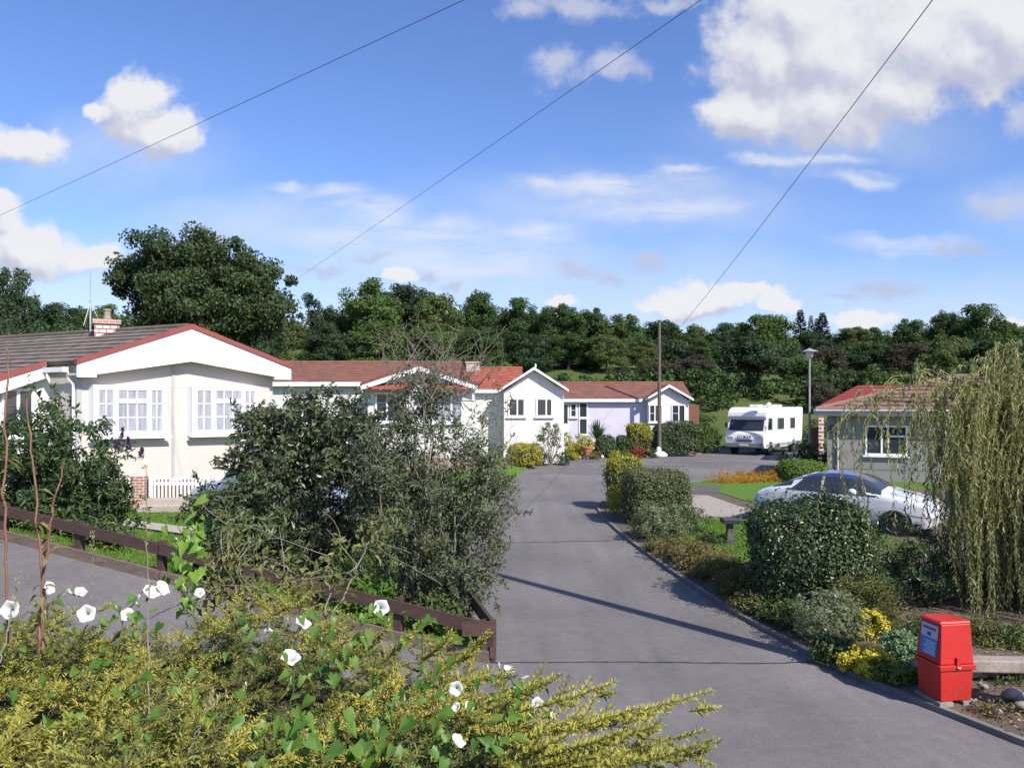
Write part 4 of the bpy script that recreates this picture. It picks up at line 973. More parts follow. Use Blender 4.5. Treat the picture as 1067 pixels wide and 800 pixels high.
# motorhome
Np = np.array([X(795.5, 46.3), 46.3, .0]); sv = np.array([.635, .7725, 0]); fv = np.array([-.7725, .635, 0]); Wm = 2.35
MH = thing('motorhome', tuple(Np + sv * 3 + fv * 1.1), 'white motorhome with sloping front and big windscreen parked at the end of the drive', 'motorhome')
def mp(x, y, z): return Np + sv * x * 1.09 + fv * y + np.array([0, 0, z])          # x back, y across from the near side, z up
prof = [(.35, .42), (.02, .5), (-.02, .95), (.06, 1.32), (.2, 1.42), (.46, 2.15), (.3, 2.28), (.36, 2.55), (.66, 2.8), (1.1, 2.86), (5.9, 2.86), (6.05, 2.78), (5.95, 1.1), (5.8, .62), (5.75, .5), (4.9, .45), (1.6, .42)]
g = Geo(); g.prism([mp(x, 0, z) for x, z in prof], fv * Wm); g.build('body', M['van_white'], MH, bevel=.07)
# windscreen with its black surround
def onfront(x0, z0, x1, z1, y0, y1, off=.02, th=.02):
    d = nrm(np.array([x1 - x0, z1 - z0])); n = np.array([-d[1], d[0]])
    q = [(x0 + n[0] * off, z0 + n[1] * off), (x1 + n[0] * off, z1 + n[1] * off)]
    g = Geo(); g.prism([mp(q[0][0], y0, q[0][1]), mp(q[0][0], y1, q[0][1]), mp(q[1][0], y1 - .03, q[1][1]), mp(q[1][0], y0 + .03, q[1][1])], sv * th); return g
onfront(.215, 1.46, .445, 2.11, .1, Wm - .1).build('windscreen', M['glass'], MH)
for y0 in (.5, 1.5):
    d = Geo(); a = np.array(mp(.15, y0, 1.44)); b = np.array(mp(.2, y0 + .55, 1.6)); d.tube([a, b], .014, 5); d.build('wiper', M['black'], MH)
onfront(-.035, .5, -.05, .72, -.02, Wm + .02, .02, .12).build('bumper', M['van_grey'], MH, bevel=.03)
for y0 in (.12, Wm - .5):
    g = Geo(); g.hexa([mp(x, y, z) for z in (.98, 1.12) for x, y in ((-.03, y0), (-.03, y0 + .38), (.1, y0 + .38), (.1, y0))]); g.build('headlight', M['headlight'], MH, bevel=.03)
g = Geo()
for k in range(3): g.hexa([mp(x, y, z) for z in (.8 + k * .045, .825 + k * .045) for x, y in ((-.04, .7), (-.04, 1.65), (.0, 1.65), (.0, .7))])
g.build('grille', M['dark_plastic'], MH)
def text(s, origin, xdir, up, size, depth, mat, parent, name, spacing=1.0):
    cu = bpy.data.curves.new(name, 'FONT'); cu.body = s; cu.size = size; cu.extrude = depth; cu.align_x = 'CENTER'; cu.align_y = 'CENTER'; cu.space_character = spacing; cu.offset = .004
    o = bpy.data.objects.new(name, cu); COL.objects.link(o); dg = bpy.context.evaluated_depsgraph_get()
    me = bpy.data.meshes.new_from_object(o.evaluated_get(dg)); bpy.data.objects.remove(o); bpy.data.curves.remove(cu)
    xd = Vector(nrm(np.array(xdir, float))); ud = Vector(nrm(np.array(up, float))); nd = xd.cross(ud)
    Mx = Matrix((xd, ud, nd)).transposed().to_4x4(); Mx.translation = Vector(np.array(origin, float) - ORIGIN[parent])
    me.transform(Mx); me.materials.clear(); me.materials.append(mat)
    o = bpy.data.objects.new(name, me); COL.objects.link(o); o.parent = parent; ORIGIN[o] = ORIGIN[parent]; return o
text('HYMER', mp(-.035, Wm / 2, 1.08), -fv, (0, 0, 1), .2, .012, M['dark_plastic'], MH, 'lettering', 1.5)
g = Geo(); g.hexa([mp(x, y, z) for z in (.56, .67) for x, y in ((-.09, .9), (-.09, 1.45), (-.075, 1.45), (-.075, .9))]); g.build('number_plate', M['white'], MH)
# near side: cab door window, two side windows, door lines, skirt, awning rail, rear panel
def onside(pts, off=.012, th=.02):
    g = Geo(); g.prism([mp(x, -off, z) for x, z in pts], fv * th); return g
onside([(.62, 1.5), (1.25, 1.5), (1.25, 2.2), (.72, 2.2)]).build('side_window', M['glass'], MH)
for x0, x1 in ((2.05, 2.95), (4.0, 4.7)):
    onside([(x0 - .05, 1.5), (x1 + .05, 1.5), (x1 + .05, 2.22), (x0 - .05, 2.22)], .02).build('window_frame', M['van_grey'], MH, bevel=.01)
    onside([(x0, 1.55), (x1, 1.55), (x1, 2.17), (x0, 2.17)], .032).build('side_window', M['glass'], MH)
g = Geo(); g.prism([mp(.35, -.012, .46), mp(5.8, -.012, .52), mp(5.8, -.012, .72), mp(.3, -.012, .66)], fv * .015); g.build('skirt', M['van_grey'], MH)
g = Geo(); 
for a, b in (((1.38, .7), (1.38, 2.3)), ((.5, .7), (.5, 1.45)), ((3.2, .75), (3.2, 2.4)), ((3.8, .75), (3.8, 2.4)), ((3.2, 2.4), (3.8, 2.4))):
    g.tube([mp(a[0], -.006, a[1]), mp(b[0], -.006, b[1])], .008, 4)
g.build('door_seam', M['van_grey'], MH)
g = Geo(); g.tube([mp(.55, -.02, 1.7), mp(.3, -.26, 1.75)], .02, 6); c = mp(.28, -.28, 1.78); g.box(c, (.1, .14, .34), .78); g.build('mirror', M['dark_plastic'], MH)
g = Geo(); c = mp(.3, Wm + .1, 1.78); g.tube([mp(.5, Wm, 1.7), c], .02, 6); g.box(c, (.1, .12, .3), .78); g.build('mirror', M['dark_plastic'], MH)
for x, y, s_ in ((1.5, 1.1, (.7, .6, .16)), (3.3, 1.0, (.8, .6, .12)), (4.9, 1.2, (.45, .45, .14))):
    g = Geo(); c = mp(x, y, 2.86 + s_[2] / 2); g.box(c, s_, .883); g.build('roof_vent', M['van_white'], MH, bevel=.04)
g = Geo(); c = mp(2.4, .7, 2.86); g.lathe(c, [(.03, 0), (.03, .12), (.15, .16), (.13, .26), (.03, .3)], 12); g.build('roof_vent', M['van_white'], MH)
for y in (.14, Wm - .14):
    for x in (1.02, 4.5):
        s_ = -1 if y < 1 else 1
        g = Geo(); cc = mp(x, y + s_ * .15, .38); k = 20
        V = np.array([cc + .42 * (math.cos(a) * np.array([0, 0, 1]) + math.sin(a) * sv) for a in np.arange(k) / k * 2 * np.pi]); g.prism(V, -fv * s_ * .2); g.build('wheel_arch', M['black'], MH)
        wheel(MH, mp(x, y + s_ * .06, .33), fv * s_, .33, .2)

# ================================================================== street furniture
# lamp
lp = (X(843.5, 44), 44.0)
T_ = thing('street_lamp', (*lp, 0), 'grey street lamp with a wide flat hood beside the motorhome', 'street lamp')
g = Geo(); g.lathe((*lp, 0), [(.11, 0), (.11, .9), (.085, .95), (.07, 1.0), (.05, 5.55), (.07, 5.6)], 12); g.build('pole', M['pipe_grey'], T_, smooth=False)
g = Geo(); g.lathe((*lp, 5.6), [(.07, 0), (.12, .06), (.2, .12), (.21, .34)], 16); g.build('lamp_bowl', M['lens'], T_, smooth=True)
g = Geo(); g.lathe((*lp, 5.94), [(.21, 0), (.45, .02), (.46, .05), (.3, .12), (.1, .19), (.03, .24), (.0, .25)], 20); g.build('lamp_hood', M['pipe_grey'], T_, smooth=True)
# utility poles and cables
pp = np.array([X(687, 45.4), 45.4]); PZ = Z(334, 45.4)
UP = thing('utility_pole', (*pp, 0), 'tall bare timber utility pole in front of the lilac bungalow', 'utility pole')
g = Geo(); g.tube([(*pp, -.2), (*pp, 3), (*pp, PZ)], [.125, .105, .085], 12); g.build('pole', M['wood_pole'], UP, smooth=False)
g = Geo(); g.box((*pp, PZ + .02), (.24, .24, .05)); g.build('pole_cap', M['metal'], UP)
g = Geo(); g.tube([(pp[0] - .12, pp[1], PZ - .3), (pp[0] + .16, pp[1], PZ - .3)], .02, 6); g.tube([(pp[0] + .14, pp[1], PZ - .34), (pp[0] + .14, pp[1], PZ - .18)], .04, 8); g.build('insulator', M['dark_plastic'], UP)
NPX = np.array([5.87, 6.87]); NZ = 9.55
NP = thing('utility_pole', (*NPX, 0), 'near timber utility pole by the kerb carrying the three cables', 'utility pole')
g = Geo(); g.tube([(*NPX, -.2), (*NPX, 4), (*NPX, NZ + .1)], [.15, .125, .09], 12); g.build('pole', M['wood_pole'], NP)
g = Geo(); g.tube([(NPX[0] - .25, NPX[1], NZ - .1), (NPX[0] + .25, NPX[1], NZ - .1)], .04, 6); g.build('bracket', M['metal'], NP)
def cable(end, sag, r, label, r1=None):
    a = np.array([*NPX, NZ]); b = np.array(end, float); t = np.linspace(0, 1, 40)[:, None]
    P = a + (b - a) * t - np.array([0, 0, 1.0]) * sag * 4 * t * (1 - t)
    Geo().tube(P, r, 5).build('overhead_cable', M['cable'], org=a, label=label, cat='cable', group='overhead cables')
cable((*pp, Z(366, 45.4)), .22, .0075, 'dark overhead cable running down to the bare timber utility pole')
cable(W(262, 322, 62), .08, .0062, 'thin overhead cable slanting down towards the big oak')
cable(W(-160, 297, 50), .06, .0062, 'uppermost overhead cable crossing the sky above the cream bungalow')

# fence along the lane
FE = thing('timber_fence', (*FEN0, 0), 'low dark brown timber rail fence along the edge of the lane', 'fence')
def board(name, pts, z0f, z1f, th, mat, par, perp):
    pts = np.array(pts, float); rows = []
    for s_, zf in ((0, z0f), (0, z1f), (1, z1f), (1, z0f), (0, z0f)):
        rows.append([(p[0] + perp[0] * th * s_, p[1] + perp[1] * th * s_, zf(p)) for p in pts])
    gg = Geo(); gg.grid(np.array(rows)); gg.poly([r_[0] for r_ in rows[:4]]); gg.poly([r_[-1] for r_ in rows[:4]][::-1])
    return gg.build(name, M[mat], par)
fd = nrm(FEND); fperp = np.array([-fd[1], fd[0]]) * -1.0                    # away from the lane
seg = [0, .31, .62, 1.0, 1.42, 1.85, 2.3]
rail = lambda t: np.array([*(FEN0 + FEND * t), .33 + 1.08 * min(t, 1.0) + 1.1 * max(0, t - 1)])
for a, b in zip(seg[:-1], seg[1:]):
    tt = np.linspace(a, b - .004, 6); P = np.array([FEN0 + FEND * t for t in tt])
    f0 = lambda p: rail(float((np.asarray(p) - FEN0) @ fd / np.linalg.norm(FEND)))[2]
    board('rail', P - fperp * .045, f0, lambda p, f0=f0: f0(p) + .155, .04, 'wood_stain', FE, fperp)
    kz = lambda p: float(lane_z(p[0]))
    board('edging_board', P - fperp * .03, lambda p: kz(p) - .12, lambda p: kz(p) + .145, .055, 'wood_kerb', FE, fperp)
for t in [0, .155, .31, .465, .62, .81, 1.0, 1.21, 1.42, 1.63, 1.85]:
    p = FEN0 + FEND * t + fperp * .055; g = Geo(); z1 = rail(t)[2] + .17
    g.box((p[0], p[1], (z1 + float(lane_z(p[0])) - .3) / 2), (.1, .1, z1 - float(lane_z(p[0])) + .3), math.atan2(fd[1], fd[0])); g.build('post', M['wood_stain'], FE)
# short return along the drive
E0 = FEN0 + np.array([.05, -.02]); E1 = np.array([-.98, 12.6])
ed = nrm(E1 - E0); ep = np.array([-ed[1], ed[0]])
P = np.array([E0 + (E1 - E0) * s_ for s_ in np.linspace(0, 1, 6)])
board('rail', P, lambda p: .36, lambda p: .53, .045, 'wood_stain', FE, ep)
board('rail', P, lambda p: .06, lambda p: .2, .045, 'wood_stain', FE, ep)
for s_ in (.03, .5, .97):
    p = E0 + (E1 - E0) * s_ + ep * .09; g = Geo(); g.box((p[0], p[1], .22), (.09, .09, .56), math.atan2(ed[1], ed[0])); g.build('post', M['wood_stain'], FE)
g = Geo(); p = FEN0 + np.array([-.14, -.07]); g.box((p[0], p[1], .43), (.36, .04, .17), .03); g.build('rail', M['wood_stain'], FE)

# the red box with its poster
bx, by = 4.45, 8.1; rot = R(9)
RB = thing('red_box', (bx, by, .1), 'bright red fibreglass box with a blue and white poster beside the kerb', 'box')
def bl(x, y, z): co, si = math.cos(rot), math.sin(rot); return np.array([bx + (x * co - y * si) * .85, by + (x * si + y * co) * .85, z * .86 + .1])
def frus(g, x0, y0, z0, x1, y1, z1, dx=0, dy=0):
    g.hexa([bl(x, y, z0) for x, y in ((-x0, -y0), (x0, -y0), (x0, y0), (-x0, y0))] + [bl(x + dx, y + dy, z1) for x, y in ((-x1, -y1), (x1, -y1), (x1, y1), (-x1, y1))])
g = Geo(); frus(g, .2, .2, 0, .215, .215, .36); g.build('lower_box', M['red_paint'], RB, bevel=.012)
g = Geo(); frus(g, .235, .235, .362, .24, .24, .43); g.build('rim', M['red_paint'], RB, bevel=.01)
g = Geo(); frus(g, .222, .222, .432, .195, .18, .90, .015, 0.0); lid = g.build('lid', M['red_paint'], RB, bevel=.014)
g = Geo(); frus(g, .205, .19, .902, .19, .17, .93, .015, 0); g.build('lid_top', M['red_paint'], lid, bevel=.008)
# poster on the left face (local -x)
def on_left(y0, y1, z0, z1, off, mat, name, par):
    def q(y, z):
        t = (z - .432) / (.90 - .432); x = -.222 + (.222 - .195 + .015) * t - off; return bl(x, y, z)
    g = Geo(); n_ = bl(-1, 0, 0) - bl(0, 0, 0); g.prism([q(y0, z0), q(y1, z0), q(y1, z1), q(y0, z1)], n_ * .003); return g.build(name, M[mat], par)
po = on_left(-.145, .145, .5, .70, .004, 'poster_blue', 'poster', RB)
on_left(-.145, .145, .702, .86, .004, 'poster_pale', 'poster_heading', po)
rgp = random.Random(4)
for i in range(7):
    w_ = .10 - .05 * rgp.random() * (i % 3 > 0); on_left(-.12, -.12 + w_ * 2, .515 + i * .024, .523 + i * .024, .008, 'poster_ink', 'poster_line', po)
on_left(-.03, .03, .725, .765, .008, 'poster_dark', 'emblem', po)
on_left(-.11, .11, .80, .822, .008, 'poster_dark', 'poster_line', po)
for x in (0.0,):
    g = Geo(); g.hexa([bl(x + a, -.226 - b, z) for z in (.40, .52) for a, b in ((-.022, .02), (.022, .02), (.022, 0), (-.022, 0))]); g.build('latch', M['red_paint'], RB)
    g = Geo(); g.tube([bl(x - .02, -.25, .41), bl(x, -.262, .40), bl(x + .02, -.25, .41)], .007, 5); g.build('hasp', M['metal'], RB)
g = Geo(); 
for dx in (-.14, .17): c = bl(dx, -.0, -.09); g.box((c[0], c[1], .05), (.15, .38, .095), rot)
g.build('base_block', M['stone'], RB)
# sleepers lying behind the box
for i, (x, y, z, ln, rz) in enumerate(((5.42, 8.5, .28, 1.5, -.06), (5.3, 8.66, .17, 1.9, -.02))):
    g = Geo(); g.box((x, y, z), (ln, .2, .13), rz); g.build('timber_sleeper', M['wood_grey'], org=np.array([x, y, z - .06]), bevel=.015,
        label=('silvered timber sleeper on top, behind the red box', 'lower timber sleeper on the soil behind the red box')[i], cat='sleeper', group='sleepers behind the red box')
for i, (px, py, s_) in enumerate(((1056, 726, .085), (1066, 737, .07), (1025, 716, .04), (1040, 742, .035))):
    d = D(py, .12); g = Geo(); g.ball((X(px, d), d, .12 + s_ * .3), (s_ * 1.2, s_, s_ * .7), 12, 8, .12, i); g.build('stone', M['stone'], org=np.array([X(px, d), d, .1]), smooth=True,
        label=('biggest pale stone on the soil right of the red box', 'rough pale stone at the very edge of the verge', 'small pale stone under the sleepers', 'smallest stone on the bare soil by the kerb')[i], cat='stone', group='stones on the soil')
# pedestal on the lawn
px_, py_ = X(760.5, 16.7), 16.7
T_ = thing('stone_pedestal', (px_, py_, .1), 'small dark grey pedestal with a flat square top on the lawn', 'pedestal')
g = Geo(); g.hexa([(px_ + s_ * a, py_ + t_ * a, z) for z, a in ((.1, .075), (.56, .062)) for s_, t_ in ((-1, -1), (1, -1), (1, 1), (-1, 1))]); g.build('column', M['dark_paving'], T_, bevel=.006)
g = Geo(); g.box((px_, py_, .61), (.34, .34, .10)); g.build('top', M['dark_plastic'], T_, bevel=.01)
g = Geo(); g.box((px_, py_, .125), (.24, .24, .05)); g.build('base', M['dark_paving'], T_, bevel=.006)
# picket gate, pillar and steps in front of the cream bungalow
gz = .42; gd = 20.4
T_ = thing('picket_gate', (X(178, gd), gd, gz), 'white picket gate in front of the cream bungalow', 'gate')
gx0, gx1 = X(160, gd), X(203, gd); g = Geo()
for z in (gz + .18, gz + .6): g.box(((gx0 + gx1) / 2, gd, z), (gx1 - gx0, .035, .08))
g.build('rail', M['white'], T_)
n_ = 11
for i in range(n_):
    x = gx0 + (gx1 - gx0) * (i + .5) / n_; g = Geo(); g.prism([(x - .024, gd - .04, gz + .06), (x + .024, gd - .04, gz + .06), (x + .024, gd - .04, gz + .72), (x, gd - .04, gz + .78), (x - .024, gd - .04, gz + .72)], (0, .022, 0)); g.build('picket', M['white'], T_)
for x in (gx0 - .06, gx1 + .06): g = Geo(); g.box((x, gd, gz + .42), (.09, .09, .86)); g.build('post', M['white'], T_)
g = Geo(); g.box((X(146, gd + .1), gd + .1, gz + .38), (.36, .36, .85)); g.build('brick_pillar', M['brick_red'], org=np.array([X(146, gd + .1), gd + .1, gz - .1]), label='orange red brick pillar left of the white picket gate', cat='pillar', bevel=.02)
T_ = thing('doorstep', (X(172, 19.6), 19.6, gz), 'pale stone steps at the foot of the picket gate', 'steps')
for i in range(2):
    g = Geo(); g.box((X(170, 19.7), 19.75 + .25 * i, gz + .05 + .13 * i), (1.15, .5 - .1 * i, .16)); g.build('step', M['slab'], T_, bevel=.01)
g = Geo()
for i in range(3): g.box((X(181, 21.0) + .33 * i - .35, 21.1, gz + .32), (.3, .3, .62 - .1 * (i % 2)))
g.build('planter', M['wood_brown'], org=np.array([X(181, 21), 21.1, gz]), label='reddish brown planter standing behind the picket gate', cat='planter')
# brown fence right of the lilac bungalow
T_ = thing('panel_fence', (X(722, 47.5), 47.5, .1), 'brown board fence panel at the right end of the lilac bungalow', 'fence')
g = Geo()
for i in range(6): g.box((X(718, 47.5) + .11 * i, 47.5, 1.55), (.105, .03, 2.9))
g.build('boards', M['wood_brown'], T_); g = Geo(); g.box((X(718, 47.5) - .1, 47.5, 1.6), (.1, .1, 3.1)); g.build('post', M['wood_brown'], T_)

# ================================================================== vegetation
def shrub(name, label, cat, base, ells, K, per, sub, leaf, asp, mat, seed, stems=8, stem_r=.018, stem_mat='twig_brown', group=None, up=.35, droop=0.0, shell=.7, zmin=None, spread=.8, fl=None, twigs=0, two=False, flat=.75, strays=0):
    """ells in world coordinates; fl = (material, count, size, part name)"""
    rg = np.random.default_rng(seed + 500); base = np.array(base, float)
    T = thing(name, tuple(base), label, cat, group)
    g, cen = clumps(ells, K, per, sub, leaf, asp, seed, up, droop, shell, flat, spread, zmin, two)
    s = Geo()
    for i in range(strays):                                    # long leafy shoots breaking the outline
        c = cen[rg.integers(len(cen))]; ce = np.array(ells[0][0]); o = nrm(nrm(c - ce) + np.array([0, 0, .55]) + rg.standard_normal(3) * .35); l_ = sub * rg.uniform(1.6, 3.2)
        p = limb(s, c, c + o * l_, .005, .0018, rg, 8, .07, k=4); q = int(l_ / leaf * 6); tt = rg.uniform(.15, 1, q); Pq = np.stack([np.interp(tt, np.linspace(0, 1, 8), p[:, k]) for k in range(3)], 1)
        Dq = o * .7 + rand_dirs(rg, q) * .9 - np.array([0, 0, droop]); Lq = leaf * (.6 + .6 * rg.random(q)); g.quads(leaf_quads(Pq, Dq, rand_dirs(rg, q) * .7 + [0, -.3, .7], Lq, Lq * asp))
    g.build('foliage', M[mat], T)
    if stems:
        idx = rg.choice(len(cen), min(stems, len(cen)), replace=False)
        for i in idx:
            b0 = base + np.array([*(rg.standard_normal(2) * .06 * np.array([1, 1])), -.03])
            limb(s, b0, cen[i], stem_r * rg.uniform(.6, 1.2), stem_r * .25, rg, 7, .09)
    for i in range(twigs):
        c = cen[rg.integers(len(cen))]; o = nrm(c - base + np.array([0, 0, .3])) + rg.standard_normal(3) * .35
        limb(s, c, c + nrm(o) * sub * rg.uniform(1.0, 2.4), .005, .002, rg, 4, .1, k=4)
    if s.n: s.build('stems', M[stem_mat], T)
    if fl:
        mt, n, sz, nm = fl
        C = cen[rg.integers(0, len(cen), n)] + rand_dirs(rg, n) * sub * .9; C[:, 2] += sub * .35
        f = Geo(); q = 14
        P = np.repeat(C, q, 0) + rg.standard_normal((n * q, 3)) * sz * .8
        f.quads(leaf_quads(P, rand_dirs(rg, n * q), rand_dirs(rg, n * q) + [0, -.6, .6], np.full(n * q, sz), np.full(n * q, sz * .8)))
        f.build(nm, M[mt], T)
    return T

def hedge(name, label, c, size, rz, mat, leaf, n, seed, rnd=4.0, lump=.06, depth=.10, asp=.55, stray=.02, group=None, cat='hedge', top=None):
    """clipped hedge: leaves on a rounded box, over a core of twigs"""
    rg = np.random.default_rng(seed); c = np.array(c, float); hx, hy, hz = size[0] / 2, size[1] / 2, size[2] / 2
    T = thing(name, tuple(c), label, cat, group)
    def sph(nn):
        d = rand_dirs(rg, nn)
        # area-like weighting on a box: sample faces
        A = np.array([hy * hz, hy * hz, hx * hz, hx * hz, hx * hy]); A /= A.sum(); f = rg.choice(5, nn, p=A)
        uvp = rg.uniform(-1, 1, (nn, 2)); P = np.zeros((nn, 3))
        for k, (ax, sg) in enumerate(((0, 1), (0, -1), (1, 1), (1, -1), (2, 1))):
            q = f == k; o = [a for a in range(3) if a != ax]
            P[q, ax] = sg; P[q, o[0]] = uvp[q, 0]; P[q, o[1]] = uvp[q, 1]
        return P
    P = sph(n); pn = (np.abs(P) ** rnd).sum(1) ** (1 / rnd); P = P / pn[:, None]
    # keep the foot of the hedge full width
    low = P[:, 2] < -.3
    N0 = nrm(np.sign(P) * np.abs(P) ** (rnd - 1) / np.array([hx, hy, hz]))
    wv = np.sin(P[:, 0] * hx * 5 + seed) * np.sin(P[:, 1] * hy * 5.3 + 1) + np.sin(P[:, 2] * hz * 6 + P[:, 0] * hx * 3 + seed * 2)
    wv2 = np.sin(P[:, 0] * hx * 13 + 2) * np.sin(P[:, 1] * hy * 12) * np.sin(P[:, 2] * hz * 14 + seed)
    off = lump * .5 * wv + lump * .35 * wv2 - depth * rg.random(n) ** 1.6 + stray * np.maximum(0, rg.standard_normal(n)) ** 2
    L = P * np.array([hx, hy, hz]) + N0 * off[:, None]
    L[:, 2] += hz
    co, si = math.cos(rz), math.sin(rz); Rm = np.array([[co, -si, 0], [si, co, 0], [0, 0, 1]])
    Wp = L @ Rm.T + c; Nw = nrm(N0 @ Rm.T * .9 + rg.standard_normal((n, 3)) * .55 + [0, 0, .3])
    k = Wp[:, 2] > c[2] - .02; Wp, Nw = Wp[k], Nw[k]; n = len(Wp)
    Dr = np.cross(Nw, rand_dirs(rg, n)); ln = leaf * (.6 + .8 * rg.random(n))
    g = Geo(); g.quads(leaf_quads(Wp - nrm(Dr) * ln[:, None] * .5, Dr, Nw, ln, ln * asp))
    if top:                                                       # a differently coloured flush on top
        g2 = Geo(); q = rg.random(n) < np.clip((Wp[:, 2] - c[2] - size[2] * top[1]) / (size[2] * .25), 0, .85)
        D2 = nrm(Dr[q] + [0, 0, .8]); g2.quads(leaf_quads(Wp[q] + Nw[q] * .015, D2, Nw[q], ln[q], ln[q] * asp)); g2.build('new_growth', M[top[0]], T)
    g.build('foliage', M[mat], T)
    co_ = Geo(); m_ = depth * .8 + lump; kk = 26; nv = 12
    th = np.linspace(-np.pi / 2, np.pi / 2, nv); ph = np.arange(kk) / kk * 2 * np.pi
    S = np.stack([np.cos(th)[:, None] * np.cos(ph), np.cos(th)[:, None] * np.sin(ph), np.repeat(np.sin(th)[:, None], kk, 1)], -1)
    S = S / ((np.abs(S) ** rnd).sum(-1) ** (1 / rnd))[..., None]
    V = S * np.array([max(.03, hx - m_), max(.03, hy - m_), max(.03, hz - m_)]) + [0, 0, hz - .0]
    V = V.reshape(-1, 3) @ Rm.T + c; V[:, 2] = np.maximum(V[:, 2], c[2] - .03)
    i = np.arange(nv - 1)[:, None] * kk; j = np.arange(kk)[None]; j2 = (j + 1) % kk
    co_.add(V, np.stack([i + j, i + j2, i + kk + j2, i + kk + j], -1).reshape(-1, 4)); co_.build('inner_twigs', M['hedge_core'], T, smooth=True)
    return T

# ---------------------------------------------------------------- the wood on the hill
def tree_proto(name, Ht, Rc, seed, mat, nc=70, per=95, leaf=.34, sub=1.0, base=.07, lab='', cat='tree', group=None, squash=.85, lobes=6, lean=0):
    rg = np.random.default_rng(seed); T = thing(name, (0, 0, 0), lab, cat, group)
    ch = Ht * (1 - base); cz = Ht * base + ch * .5
    ells = [((lean * .3, 0, cz), (Rc * .72, Rc * .72, ch * .48))]
    for i in range(lobes):
        a = rg.uniform(0, 6.28); rr = Rc * rg.uniform(.45, .68); z = Ht * (base + (1 - base) * rg.uniform(.08, .86)); s_ = Rc * rg.uniform(.3, .46) * (1.15 - .4 * z / Ht)
        ells.append(((rr * math.cos(a) * (1.25 - .7 * z / Ht) + lean * z / Ht, rr * math.sin(a) * (1.25 - .7 * z / Ht), z), (s_, s_, s_ * squash)))
    ells.append(((lean, 0, Ht * .86), (Rc * .4, Rc * .4, Ht * .14)))
    g, cen = clumps(ells, nc, int(per * 1.6), sub, leaf, .62, seed, .25, 0, .7, .95, .85)
    g.build('crown', M[mat], T)
    t = Geo(); r0 = Ht * .022
    limb(t, (0, 0, -.6), (lean * .6, 0, Ht * .72), r0, r0 * .25, rg, 8, .03)
    for i in rg.choice(len(cen), 14, replace=False):
        c = cen[i]; z0 = min(c[2] * .75, Ht * rg.uniform(.25, .6)); limb(t, (lean * .6 * z0 / Ht, 0, z0), c, r0 * .42, r0 * .08, rg, 6, .08, .05)
    t.build('trunk', M['bark'], T)
    return T
P_round = [tree_proto('broadleaf_tree', 11, 4.6, 11, 'wood_a', 110, 105, lobes=9), tree_proto('broadleaf_tree', 11, 4.2, 12, 'wood_b', 115, 100, lobes=10), tree_proto('broadleaf_tree', 11, 5.0, 13, 'wood_c', 125, 100, lobes=11), tree_proto('broadleaf_tree', 11, 3.7, 14, 'wood_a', 95, 100, lobes=7, squash=1.1)]
P_bush = [tree_proto('thicket_tree', 6.5, 4.0, 21, 'wood_a', 105, 100, .28, .8, .0, lobes=9), tree_proto('thicket_tree', 6.5, 3.8, 22, 'wood_c', 105, 100, .28, .8, .0, lobes=9)]
P_thin = [tree_proto('slender_tree', 11, 3.2, 31, 'wood_c', 34, 70, .34, .7, .35, lobes=6)]
def conifer(seed):
    rg = np.random.default_rng(seed); T = thing('conifer_tree', (0, 0, 0), '', 'tree'); Pp, Dd, Nn, Ll = [], [], [], []
    for z in np.linspace(.8, 9.95, 44):
        r = 1.9 * (1 - z / 10.2) ** .85 + .12
        for a in rg.uniform(0, 6.28, 9):
            rr = r * rg.uniform(.7, 1.15); d = np.array([math.cos(a), math.sin(a), -.22])
            for t in np.linspace(.15, 1, 9):
                p = np.array([0, 0, z]) + d * rr * t + [0, 0, .25 * t * t * rr]
                Pp += [p, p, p]; sd = np.array([-d[1], d[0], 0]); Dd += [d + sd * .9 + [0, 0, .1], d - sd * .9 + [0, 0, .1], d]; Nn += [rand_dirs(rg, 1)[0] * .5 + [0, 0, 1]] * 3; Ll += [.34, .34, .4]
    Geo().quads(leaf_quads(np.array(Pp), np.array(Dd), np.array(Nn), np.array(Ll), np.array(Ll) * .5)).build('crown', M['conifer'], T)
    Geo().tube([(0, 0, -.5), (0, 0, 5), (0, 0, 10)], [.16, .1, .02], 6).build('trunk', M['bark'], T)
    return T
P_con = [conifer(5)]
used = set()
def plant(proto, px, top, d, wpx, label, mat=None, group=None, seed=0, bury=0.0, hyx=None):
    """a tree whose crown tops out at (px, top) in the photo, seen wpx wide at distance d"""
    H0 = {'broadleaf_tree': 11, 'thicket_tree': 6.5, 'slender_tree': 11, 'conifer_tree': 10.2}; R0 = {'broadleaf_tree': 4.9, 'thicket_tree': 4.2, 'slender_tree': 3.4, 'conifer_tree': 1.9}
    key = proto.name.split('.')[0]; x = X(px, d); zb = float(hill(x, d)) - bury; h_ = Z(top, d) - zb
    sz = h_ / H0[key]; sx = (wpx * d / F / 2) / R0[key]
    c = dup(proto, (x, d, zb), (seed * 2.399) % 6.28, (sx, sx, sz), label, None, M[mat] if mat else None)
    if group: c['group'] = group
    elif 'group' in c: del c['group']
    c['category'] = 'tree'; return c

